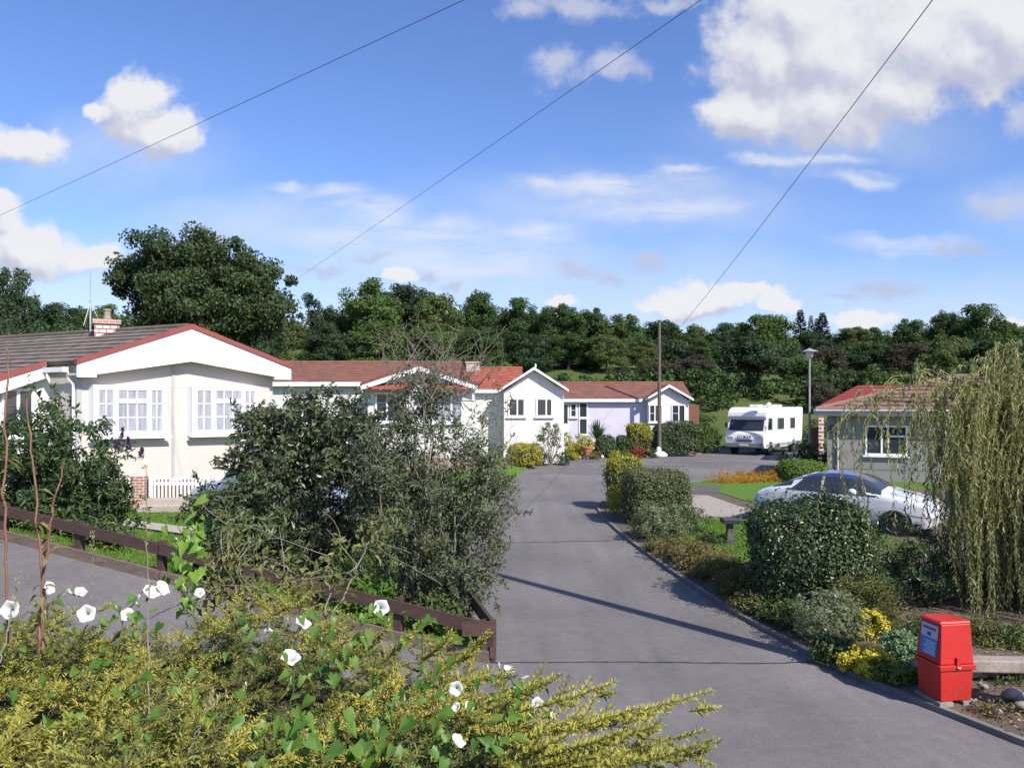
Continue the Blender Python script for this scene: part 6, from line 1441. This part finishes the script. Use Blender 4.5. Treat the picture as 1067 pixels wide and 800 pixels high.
# ---------------------------------------------------------------- shrubs behind the lane fence
gzf = lambda x, y: float(garden_z(x, y))
d = 13.6; xb = X(62, d)
BU = shrub('buddleia', 'dark leafy buddleia bush with purple flower spikes before the cream bungalow', 'shrub', (xb, d, gzf(xb, d)), [((X(60, d), d, 1.75), (1.15, .9, 1.25)), ((X(20, d), d + .2, 1.8), (.7, .7, 1.1)), ((X(105, d), d - .1, 1.35), (.6, .6, .85)), ((X(-15, d), d, 1.5), (.6, .6, 1.0))],
   330, 48, .22, .135, .3, 'buddleia', 121, 26, .02, up=.3, droop=.25, shell=.6, twigs=40, strays=45)
rg = np.random.default_rng(3)
for px, py, l_, tilt in ((126, 461, .26, .5), (134, 470, .24, .2), (147, 476, .16, .5), (122, 470, .2, -.1)):
    fl = Geo(); b_ = W(px, py, 13.0); dr_ = np.array([.4 * tilt, -.2, 1.0]); n = 170; s = rg.random(n); P = b_ + dr_ * (s * l_)[:, None] + rand_dirs(rg, n) * (.042 * (1 - s * .75))[:, None]
    fl.quads(leaf_quads(P, rand_dirs(rg, n), rand_dirs(rg, n), np.full(n, .03), np.full(n, .025))); fl.build('flower_spike', M['purple'], BU)
# dark glossy shrub in the middle
d = 11.9
S1 = shrub('dark_shrub', 'large dark glossy shrub in front of the cream bungalow behind the fence', 'shrub', (X(300, d), d, gzf(X(300, d), d)), [((X(310, d), d, 1.9), (1.15, .95, 1.25)), ((X(255, d), d - .05, 1.5), (.7, .7, .85)), ((X(335, d), d, 2.75), (.75, .7, .72)), ((X(285, d), d, 2.45), (.55, .6, .6)), ((X(355, d), d + .1, 2.0), (.7, .7, 1.1)), ((X(300, d), d, 1.0), (.9, .7, .6))],
   500, 58, .17, .09, .42, 'shrub_dark', 131, 40, .026, 'twig', up=.25, shell=.62, twigs=120, zmin=.55, strays=90)
d = 11.2
S1b = shrub('narrow_leaved_shrub', 'light green long leaved shrub on the left flank of the dark shrub', 'shrub', (X(238, d), d, gzf(X(238, d), d)), [((X(236, d), d, 1.35), (.42, .4, .62)), ((X(262, d), d, 1.55), (.4, .4, .5)), ((X(222, d), d, .95), (.3, .3, .35))], 110, 34, .2, .17, .16, 'shrub_olive', 132, 18, .012, 'twig', up=.6, droop=.1, twigs=20, spread=.6)
# grey twiggy shrub at the corner of the drive
d = 11.0
S2 = shrub('grey_shrub', 'tall grey green twiggy shrub at the fence corner beside the drive', 'shrub', (X(432, d), d + .1, .12), [((X(440, d), d, 1.9), (.98, .85, 1.0)), ((X(445, d), d, 3.0), (.42, .42, .5)), ((X(478, d), d - .15, 1.15), (.62, .55, .8)), ((X(405, d), d, 2.2), (.5, .5, .6)), ((X(505, d), d + .1, 1.9), (.45, .5, .75)), ((X(470, d), d - .25, .62), (.5, .4, .45)), ((X(425, d), d - .1, 1.2), (.7, .5, .7))],
   600, 52, .16, .066, .36, 'shrub_grey', 141, 70, .022, 'twig', up=.3, shell=.62, twigs=420, zmin=.28, strays=110)
tw = Geo(); rg = np.random.default_rng(4)
for i in range(48):                                        # bare crown twigs
    a = W(rg.uniform(395, 500), rg.uniform(395, 440), d + rg.uniform(-.3, .3)); tip = W(rg.uniform(388, 528), rg.uniform(338, 400), d + rg.uniform(-.4, .4))
    p = limb(tw, a, tip, .008, .002, rg, 6, .1, k=4)
    for q in range(3): c = p[rg.integers(2, 6)]; limb(tw, c, c + rg.standard_normal(3) * .14 + [0, 0, .12], .003, .0015, rg, 4, .1, k=3)
for i in range(26):                                        # dead branches reaching over the drive
    a = W(rg.uniform(455, 500), rg.uniform(480, 560), d + rg.uniform(-.3, .2)); tip = W(rg.uniform(515, 548), rg.uniform(400, 565), d + rg.uniform(-.3, .4)); p = limb(tw, a, tip, .009, .002, rg, 6, .12, k=4)
    for q in range(3): c = p[rg.integers(2, 6)]; limb(tw, c, c + rg.standard_normal(3) * .12, .003, .0015, rg, 4, .1, k=3)
tw.build('bare_twigs', M['twig'], S2)
g, cen = clumps([(W(440, 372, d), (.62, .5, .38)), (W(505, 440, d), (.4, .4, .8)), (W(520, 520, d), (.25, .3, .5))], 120, 12, .15, .055, .34, 143, .3); g.build('foliage', M['shrub_grey'], S2)
# undergrowth at the foot of the shrubs
for i, (px, dd, r, h, mt, lab) in enumerate(((452, 10.25, .4, .45, 'green_mid', 'dark weed clump at the foot of the grey shrub near the fence corner'), (385, 10.6, .3, .5, 'bindleaf', 'fresh green leafy weed behind the fence under the dark shrub'), (350, 10.9, .4, .5, 'green_mid', 'shaded weed clump behind the fence under the dark shrub'), (215, 11.8, .4, .5, 'green_mid', 'low weed clump behind the fence at the foot of the long leaved shrub'), (112, 12.4, .35, .5, 'green_mid', 'low weed clump behind the fence under the buddleia'), (30, 12.9, .5, .5, 'green_mid', 'green weed clump behind the far end of the fence'))):
    x = X(px, dd); z = gzf(x, dd); shrub('leafy_weed', lab, 'weed', (x, dd, z), [((x, dd, z + h * .5), (r, r * .6, h * .5))], 60, 24, .13, .075, .5, mt, 150 + i, 4, .005, up=.7)

# ---------------------------------------------------------------- golden yew hedge in front of the viewer
def yew():
    rg = np.random.default_rng(2024); T = thing('golden_yew_hedge', (-1.2, 3.2, 1.4), 'broad golden yew hedge with needle-leaved shoots in the foreground', 'hedge')
    def top(x, y):
        zb_ = np.interp(x, [-3.2, -2.2, -1.55, -1.05, -.7, -.2], [1.88, 1.9, 1.97, 1.88, 1.76, 1.74]); z = 2.05 + (zb_ - 2.05) * np.clip((y - 2.2) / 1.6, 0, 1) + .07 * np.sin(x * 2.3 + 1) * np.sin(y * 2.1) + .05 * np.sin(x * 5.1 + y * 3.3) + .04 * np.sin(x * 9 - y * 7)
        return z - .5 * np.clip((y - 4.4) / .5, 0, 1.6) ** 2 - .55 * np.clip((x - edge(y) + .35) / .5, 0, 1.6) ** 2
    def edge(y): return np.interp(y, [1.2, 2.2, 2.9, 3.6, 4.2, 4.7], [.95, .62, .34, .12, -.02, -.25])
    gold, mid, dark, tw = [], [], [], Geo()
    def shoot(b, d, ln, nd, bucket, side=True, gap=.0046):
        """one leafy shoot: flat rows of needles along an axis, with short side shoots"""
        ax = [(b, d, ln)]
        if side:
            up = np.array([0, 0, 1.0]); s_ = nrm(np.cross(d, up) + rg.standard_normal(3) * .15)
            for q in range(rg.integers(3, 7)):
                t = rg.uniform(.1, .85); sg = 1 if q % 2 else -1; ax.append((b + d * ln * t, nrm(d * .8 + s_ * sg * .75 + rg.standard_normal(3) * .18), ln * rg.uniform(.25, .55) * (1.1 - t * .6)))
        for (p0, dd, l) in ax:
            n = max(8, int(l / gap)); s = np.linspace(.02, 1, n); bend = np.array([0, 0, .10 * l])
            P = p0 + dd * (s * l)[:, None] + bend * (s ** 2)[:, None]
            sd = nrm(np.cross(dd, [0, 0, 1.0])); sg = np.where(np.arange(n) % 2, 1, -1)[:, None]
            vv = np.cross(sd, dd); th_ = rg.normal(0, .75, n)[:, None]; Dn = dd * .6 + (sd * sg * np.cos(th_) + vv * np.sin(th_ + .25)) * .85 + rg.standard_normal((n, 3)) * .14
            L = nd * (.75 + .4 * rg.random(n)) * np.clip(1.25 - s * .55, .5, 1)
            Nn = np.array([0, -.55, .8]) + rg.standard_normal((n, 3)) * .5
            bucket.append((P, Dn, Nn, L))
            tw.tube([p0, p0 + dd * l * .5 + bend * .25, p0 + dd * l + bend], [.0028, .002, .001], 3, cap=False)
    def spot():
        while True:
            y = 1.5 + 3.5 * rg.random(); x = rg.uniform(-3.6 - max(0, y - 3.5), .75)
            if x < edge(y) + .02: return x, y
    for i in range(4300):
        x, y = spot(); z = float(top(x, y)); depth = rg.random() ** 1.3 * .34
        patchy = math.sin(x * 3.1 + 2 * math.sin(y * 2.3)) + math.sin(y * 4.3 - x * 1.7 + 1) + .5 * rg.standard_normal()
        if patchy < -.7 and depth < .12: depth += .14
        a = rg.uniform(0, 6.28); el = rg.uniform(-.1, .75) if depth < .12 else rg.uniform(-.3, .5)
        d_ = np.array([math.cos(a) * math.cos(el), math.sin(a) * math.cos(el), math.sin(el)]); d_ = nrm(d_ + np.array([.35 if x > -.5 else .1, -.15, 0]))
        ln = rg.uniform(.12, .27); b = np.array([x, y, z - depth - .05])
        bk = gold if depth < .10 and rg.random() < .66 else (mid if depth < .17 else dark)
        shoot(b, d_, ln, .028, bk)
    # long leaders reaching out over the lane at the right
    for px, py, dd, px2, py2, l in ((560, 760, 2.75, 742, 738, 0), (540, 742, 2.9, 636, 722, 0), (590, 790, 2.6, 736, 775, 0), (520, 775, 2.7, 668, 752, 0), (600, 800, 2.5, 715, 792, 0), (500, 735, 3.1, 578, 712, 0), (470, 715, 3.3, 535, 704, 0), (560, 790, 2.6, 655, 770, 0), (610, 775, 2.6, 690, 762, 0),
                                    (480, 690, 3.6, 507, 664, 0), (440, 690, 3.6, 470, 662, 0), (400, 690, 3.7, 432, 660, 0), (460, 700, 3.5, 498, 678, 0), (380, 680, 3.7, 405, 656, 0), (560, 800, 2.4, 640, 792, 0), (640, 800, 2.45, 742, 782, 0), (520, 800, 2.4, 600, 770, 0)):
        a_, b_ = W(px, py, dd), W(px2, py2, dd * rg.uniform(.97, 1.03)); v_ = b_ - a_; l = np.linalg.norm(v_); d_ = v_ / l
        shoot(a_, d_, l, .034, gold, False, .0022)
        for q in range(int(l / .045)):
            t = rg.uniform(.05, .92); sdv = nrm(np.cross(d_, [0, 0, 1])) * (1 if q % 2 else -1); shoot(a_ + v_ * t, nrm(d_ * .9 + sdv * .6 + rg.standard_normal(3) * .22 + [0, 0, .08]), rg.uniform(.06, .17) * (1.15 - t * .6), .03, gold if rg.random() < .75 else mid, False, .0028)
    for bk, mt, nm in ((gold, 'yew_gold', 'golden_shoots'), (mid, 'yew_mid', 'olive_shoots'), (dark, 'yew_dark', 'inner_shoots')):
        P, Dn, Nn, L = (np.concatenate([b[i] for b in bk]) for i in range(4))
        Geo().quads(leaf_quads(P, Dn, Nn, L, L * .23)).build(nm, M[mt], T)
    for i in range(160):
        x, y = spot(); limb(tw, (x + rg.normal() * .3, y + rg.normal() * .3, 1.5), (x, y, float(top(x, y)) - .1), .01, .003, rg, 5, .1, k=4)
    tw.build('twigs', M['yew_twig'], T)
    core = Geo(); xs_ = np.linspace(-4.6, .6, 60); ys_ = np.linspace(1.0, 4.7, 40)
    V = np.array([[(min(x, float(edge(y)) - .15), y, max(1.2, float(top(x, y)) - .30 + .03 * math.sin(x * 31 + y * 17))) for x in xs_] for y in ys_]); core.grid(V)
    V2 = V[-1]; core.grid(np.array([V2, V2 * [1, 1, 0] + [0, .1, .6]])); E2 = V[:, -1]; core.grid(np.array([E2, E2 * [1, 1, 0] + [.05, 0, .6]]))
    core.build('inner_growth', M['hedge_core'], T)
    return top, edge
ytop, yedge = yew()

# ---------------------------------------------------------------- bindweed through the hedge
def heart(g, p, d, n, s, m=0):
    d = nrm(d); S = nrm(np.cross(d, n)); n = np.cross(S, d); pr = [(0, .0), (.42, -.14), (.56, .12), (.40, .48), (.16, .82), (0, 1.05)]
    R1 = [p + S * s * .62 * a + d * s * b + n * s * (.12 * abs(a) * 2 - .12 * b * b) for a, b in pr]; L1 = [p - S * s * .62 * a + d * s * b + n * s * (.12 * abs(a) * 2 - .12 * b * b) for a, b in pr]
    V = R1 + L1[1:5] + [p + d * s * .5 - n * s * .02]
    g.add(V, [[0, 1, 2, 10], [10, 2, 3, 4], [0, 10, 7, 6]], m); g.add(V, [[10, 4, 5]], m); g.add(V, [[10, 9, 8, 7]], m) if False else None
    g.add(V, [[10, 5, 9], [10, 9, 8], [10, 8, 7]], m)
def trumpet(name, p, d, r, par, seed, closed=False):
    rg = np.random.default_rng(seed); d = nrm(np.array(d, float)); A = nrm(np.cross(d, [.3, .2, 1])); B = np.cross(d, A); k = 20; g = Geo()
    prof = [(.09, -1.25), (.12, -.9), (.2, -.55), (.4, -.22), (.72, -.02), (.95, .05), (1.03, .02)] if not closed else [(.08, -1.3), (.14, -.8), (.2, -.3), (.22, .1), (.1, .45), (.01, .6)]
    rows = [[p + r * (rr * (1 + (.09 * math.sin(5 * a + seed) + .03 * math.sin(11 * a + seed * 2) if rr > .6 else 0)) * (math.cos(a) * A + math.sin(a) * B) + d * (z + (.11 * math.sin(3 * a + seed) + .06 * math.sin(5 * a + seed * 3) if rr > .6 else 0))) for a in np.arange(k + 1) / k * 2 * np.pi] for rr, z in prof]
    g.grid(np.array(rows)); f = g.build(name, M['petal'], par, smooth=True)
    c = Geo(); q = p - d * r * 1.2; c.tube([q - d * r * .35, q, q + d * r * .3], [.08 * r, .2 * r, .15 * r], 7); c.build('calyx', M['bindleaf'], f)
    return f
CAMP = np.array([0, 0, CH])
def bindweed(label, stems, leaves, flowers, seed, mat='bindleaf'):
    """stems: pixel polylines with distance; leaves: (px,py,d,size); flowers: (px,py,d,radius,(dx,dy,dz),closed)"""
    rg = np.random.default_rng(seed); b = W(*stems[0][0]); T = thing('bindweed', tuple(b), label, 'bindweed', 'bindweed climbing through the yew hedge')
    g = Geo()
    for st in stems:
        P = np.array([W(*q) for q in st]); t = np.linspace(0, 1, 24); k = np.linspace(0, 1, len(P)); Q = np.stack([np.interp(t, k, P[:, i]) for i in range(3)], 1); Q += np.cumsum(rg.standard_normal((24, 3)), 0) * .004
        g.tube(Q, .003, 5)
    g.build('vine', M['lime' if mat == 'lime' else 'green_mid'], T)
    lf = Geo()
    for px, py, dd, s in leaves:
        p = W(px, py, dd); n = nrm(CAMP - p) * .6 + rg.standard_normal(3) * .45 + [0, 0, .6]; d_ = np.array([rg.normal() * .7, -.4 + .3 * rg.normal(), -.8 + .35 * rg.normal()]); heart(lf, p, d_, n, s)
    lf.build('leaves', M[mat], T, smooth=True)
    for i, (px, py, dd, r, v, cl) in enumerate(flowers):
        trumpet('flower' if not cl else 'bud', W(px, py, dd), v, r * .86, T, seed * 31 + i, cl)
rgb = np.random.default_rng(99)
def sc(cx, cy, rx, ry, d, n, s=.05): return [(cx + rgb.normal() * rx, cy + rgb.normal() * ry, d * rgb.uniform(.97, 1.02), s * rgb.uniform(.7, 1.25)) for _ in range(n)]
bindweed('bindweed with the round open white flower at the far left of the hedge', [[(-10, 720, 3.2), (10, 650, 3.3), (14, 632, 3.3)], [(60, 690, 3.5), (88, 640, 3.6)]], sc(40, 650, 40, 16, 3.4, 12, .045),
   [(10, 635, 3.25, .043, (.1, -.95, .2), False), (90, 639, 3.5, .043, (.25, -.9, .3), False), (52, 612, 3.7, .035, (.9, -.2, .4), False), (70, 615, 3.7, .032, (-.7, -.3, .6), False), (84, 616, 3.7, .03, (.4, -.4, .6), False), (47, 637, 3.5, .016, (0, -.3, 1), True)], 1)
bindweed('bindweed with a cluster of side-on white flowers behind the bare reddish stems', [[(120, 690, 3.5), (135, 640, 3.7), (165, 616, 3.8)]], sc(140, 640, 28, 16, 3.7, 14, .05),
   [(139, 624, 3.7, .038, (-.5, -.3, .9), False), (158, 616, 3.8, .048, (.5, -.25, .75), False), (170, 612, 3.85, .044, (.8, -.2, .6), False), (133, 640, 3.65, .034, (.4, -.8, .4), False), (121, 632, 3.65, .02, (0, -.5, .8), True), (208, 617, 3.9, .028, (.2, -.7, .6), False)], 2)
bindweed('tall lime green bindweed shoot climbing free above the hedge', [[(196, 660, 4.1), (192, 610, 4.15), (200, 570, 4.2), (188, 545, 4.2)], [(196, 600, 4.2), (212, 560, 4.2), (205, 535, 4.2)]],
   sc(196, 592, 11, 26, 4.15, 38, .065) + sc(200, 550, 8, 14, 4.2, 10, .05), [(188, 566, 4.15, .022, (-.3, -.3, .9), True), (183, 560, 4.15, .02, (-.5, -.3, .9), True)], 3, 'lime')
bindweed('bindweed with one big white flower facing forward at the top of the hedge', [[(380, 700, 3.5), (392, 660, 3.7), (397, 636, 3.75)]], sc(395, 658, 26, 15, 3.7, 20, .06), [(397, 633, 3.75, .044, (.2, -.92, .25), False), (405, 645, 3.75, .018, (.2, -.3, .9), True), (380, 672, 3.6, .02, (.2, -.6, .6), True)], 4)
bindweed('bindweed with white trumpets half sunk in the middle of the hedge', [[(300, 760, 3.0), (310, 700, 3.3), (318, 650, 3.6)]], sc(318, 690, 34, 26, 3.3, 26, .055), [(303, 684, 3.3, .046, (.2, -.45, .85), False), (316, 648, 3.7, .042, (.5, -.3, .8), False), (278, 655, 3.6, .036, (-.8, -.3, .4), False), (256, 712, 3.1, .026, (.1, -.5, .9), True), (300, 718, 3.1, .018, (.3, -.6, .7), True), (205, 700, 3.2, .02, (.8, -.4, .3), True), (335, 665, 3.6, .02, (.2, -.5, .8), True)], 5)
bindweed('bindweed with large bright leaves low in the middle of the hedge', [[(290, 800, 2.4), (300, 770, 2.5), (330, 760, 2.5)], [(285, 800, 2.45), (280, 740, 2.6)]], sc(305, 768, 24, 22, 2.45, 26, .06) + sc(395, 772, 20, 14, 2.5, 14, .055) + sc(450, 790, 40, 10, 2.4, 8, .05), [(300, 742, 2.6, .014, (.2, -.5, .8), True)], 6)
bindweed('leafy bindweed strands spread over the near left of the hedge', [[(60, 790, 2.4), (120, 760, 2.6), (180, 745, 2.7)], [(140, 800, 2.35), (170, 770, 2.5)]], sc(120, 760, 60, 26, 2.5, 34, .042) + sc(200, 720, 50, 24, 2.8, 26, .04) + sc(430, 720, 40, 24, 2.9, 26, .04), [(150, 742, 2.7, .012, (.2, -.5, .8), True)], 9)
bindweed('bindweed with white flowers on the right part of the hedge', [[(470, 770, 2.7), (476, 735, 2.8), (475, 720, 2.85)], [(470, 770, 2.7), (478, 780, 2.6)]], sc(470, 755, 36, 22, 2.75, 20, .05), [(475, 717, 2.85, .029, (-.1, -.95, .2), False), (475, 736, 2.8, .019, (-.4, -.6, .6), False), (489, 735, 2.8, .02, (.5, -.6, .6), False), (478, 771, 2.6, .029, (.6, -.3, .75), False), (440, 745, 2.8, .012, (.2, -.6, .8), True)], 7)
bindweed('bindweed with small white flowers hanging over the lane edge of the hedge', [[(520, 730, 3.2), (530, 705, 3.3), (560, 730, 3.0)]], sc(535, 725, 22, 14, 3.1, 14, .042), [(560, 733, 2.95, .028, (.4, -.8, .3), False), (520, 692, 3.4, .024, (-.1, -.2, 1), True), (508, 694, 3.4, .022, (-.1, -.2, 1), True), (530, 697, 3.35, .026, (.4, -.3, .8), False), (548, 705, 3.3, .028, (.9, -.2, .4), True), (540, 716, 3.2, .024, (1, -.2, .1), True), (577, 744, 2.9, .016, (.3, -.7, .6), False)], 8)
for i, (px, py) in enumerate(((128, 733), (245, 650), (60, 760), (440, 660), (520, 770), (100, 700))):
    d_ = float(np.interp(py, [640, 800], [4.0, 2.35])); p = W(px, py, d_)
    T_ = thing('leafy_weed', tuple(p - [0, 0, .1]), ('small bright green three-leaved weed in the left of the hedge', 'leafy green weed at the back edge of the hedge', 'light green weed low at the left of the hedge', 'green weed between the big white flower and the drive', 'green weed in the right of the hedge below the white flowers', 'small leafy weed under the bare reddish stems')[i], 'weed')
    g = Geo(); rg = np.random.default_rng(200 + i)
    for q in range(7): heart(g, p + rg.standard_normal(3) * .035, np.array([rg.normal(), -.3 + rg.normal() * .5, .2 + .3 * rg.normal()]), np.array([0, -.7, .8]) + rg.standard_normal(3) * .3, .055)
    g.build('leaves', M['bindleaf'], T_, smooth=True); Geo().tube([p - [0, 0, .2], p], .003, 5).build('stem', M['green_mid'], T_)

# bare reddish stems and dry grass rising out of the hedge
def stem(label, pts, r0, r1, mat, leaves, seed, name='willowherb_stem', cat='plant stem', tuft=0):
    rg = np.random.default_rng(seed); P = np.array([W(*q) for q in pts]); t = np.linspace(0, 1, 20); k = np.linspace(0, 1, len(P)); Q = np.stack([np.interp(t, k, P[:, i]) for i in range(3)], 1); Q[1:-1] += rg.standard_normal((18, 3)) * .004
    T = thing(name, tuple(Q[0]), label, cat, 'bare stems above the hedge'); Geo().tube(Q, np.linspace(r0, r1, 20), 6).build('stem', M[mat], T)
    g = Geo()
    if leaves:
        i = rg.integers(1, 13, leaves); Pq = Q[i]; g.quads(leaf_quads(Pq, rand_dirs(rg, leaves) * [1, 1, .5] + [0, 0, .1], rand_dirs(rg, leaves) * .4 + [0, 0, 1], .06 + .03 * rg.random(leaves), np.full(leaves, .018), .2)); 
    if tuft:
        i = rg.integers(12, 20, tuft); g.quads(leaf_quads(Q[i] + rg.standard_normal((tuft, 3)) * .003, rand_dirs(rg, tuft) * .5 + [0, 0, .8], rand_dirs(rg, tuft), np.full(tuft, .018), np.full(tuft, .006)))
    if g.n: g.build('leaves', M['perennial' if mat == 'red_stem' else 'dry_grass'], T)
stem('tallest bare reddish stem at the far left above the hedge', [(8, 670, 3.4), (6, 560, 3.4), (5, 450, 3.4), (9, 366, 3.4)], .006, .004, 'red_stem', 16, 1, tuft=10)
stem('bare reddish stem leaning slightly in front of the dark buddleia', [(46, 690, 3.3), (44, 600, 3.3), (36, 500, 3.3), (28, 415, 3.3)], .0065, .003, 'red_stem', 14, 2, tuft=10)
stem('shorter reddish stem slanting to the right in front of the fence', [(40, 680, 3.3), (46, 590, 3.3), (56, 530, 3.3), (67, 480, 3.3)], .006, .0028, 'red_stem', 14, 3, tuft=12)
for i, (pts, lab) in enumerate((([(155, 770, 2.7), (155, 640, 3.0), (154, 560, 3.0), (152, 488, 3.0)], 'tall dry grass stalk in front of the garden path'), ([(190, 800, 2.4), (215, 740, 2.6), (235, 722, 2.7)], 'dry grass stalk leaning over the lower hedge'), ([(200, 800, 2.4), (212, 745, 2.6), (222, 720, 2.7)], 'second dry grass stalk crossing the leaning one'), ([(0, 690, 3.0), (12, 640, 3.1), (20, 600, 3.1)], 'grassy blade at the far left edge of the hedge'), ([(95, 640, 3.8), (96, 590, 3.8), (97, 555, 3.8)], 'thin dry stalk before the lane behind the white flowers'))):
    stem(lab, pts, .0026, .0012, 'twig', 0, 20 + i, 'grass_stalk', 'grass stalk', 26)
# wild rose sprays arching between hedge and fence
def spray(label, base, tips, seed):
    rg = np.random.default_rng(seed); b = W(*base); T = thing('briar_spray', tuple(b), label, 'briar', 'briar sprays by the fence'); s = Geo(); P, Dd = [], []
    for tp in tips:
        p = limb(s, b, W(*tp), .006, .002, rg, 14, .06, .12, 5)
        for q in range(int(len(p) * 7)):
            c = p[rg.integers(2, 14)]; P.append(c + rg.standard_normal(3) * .05); Dd.append(rg.standard_normal(3) + [0, 0, -.2])
        for q in range(6): c = p[rg.integers(3, 13)]; limb(s, c, c + rg.standard_normal(3) * .16 + [0, 0, .05], .003, .0015, rg, 4, .1, k=4)
    P, Dd = np.array(P), np.array(Dd); n = len(P); s.build('stems', M['twig'], T)
    Geo().quads(leaf_quads(P, Dd, rand_dirs(rg, n) * .6 + [0, -.4, .9], .04 + .03 * rg.random(n), .02 + .012 * rg.random(n), .1)).build('leaves', M['hedge_olive'], T)
spray('thin leafy briar spray arching in front of the dark shrub', (330, 690, 4.6), [(352, 560, 5.0), (300, 590, 4.8), (412, 545, 5.1)], 1)
spray('briar spray with yellowish leaves in front of the lower fence', (255, 650, 4.6), [(232, 575, 4.8), (285, 580, 4.8), (322, 600, 4.8)], 2)
spray('briar spray at the fence beside the lime green bindweed', (215, 640, 4.6), [(240, 540, 4.9), (225, 590, 4.8), (262, 560, 4.9)], 3)
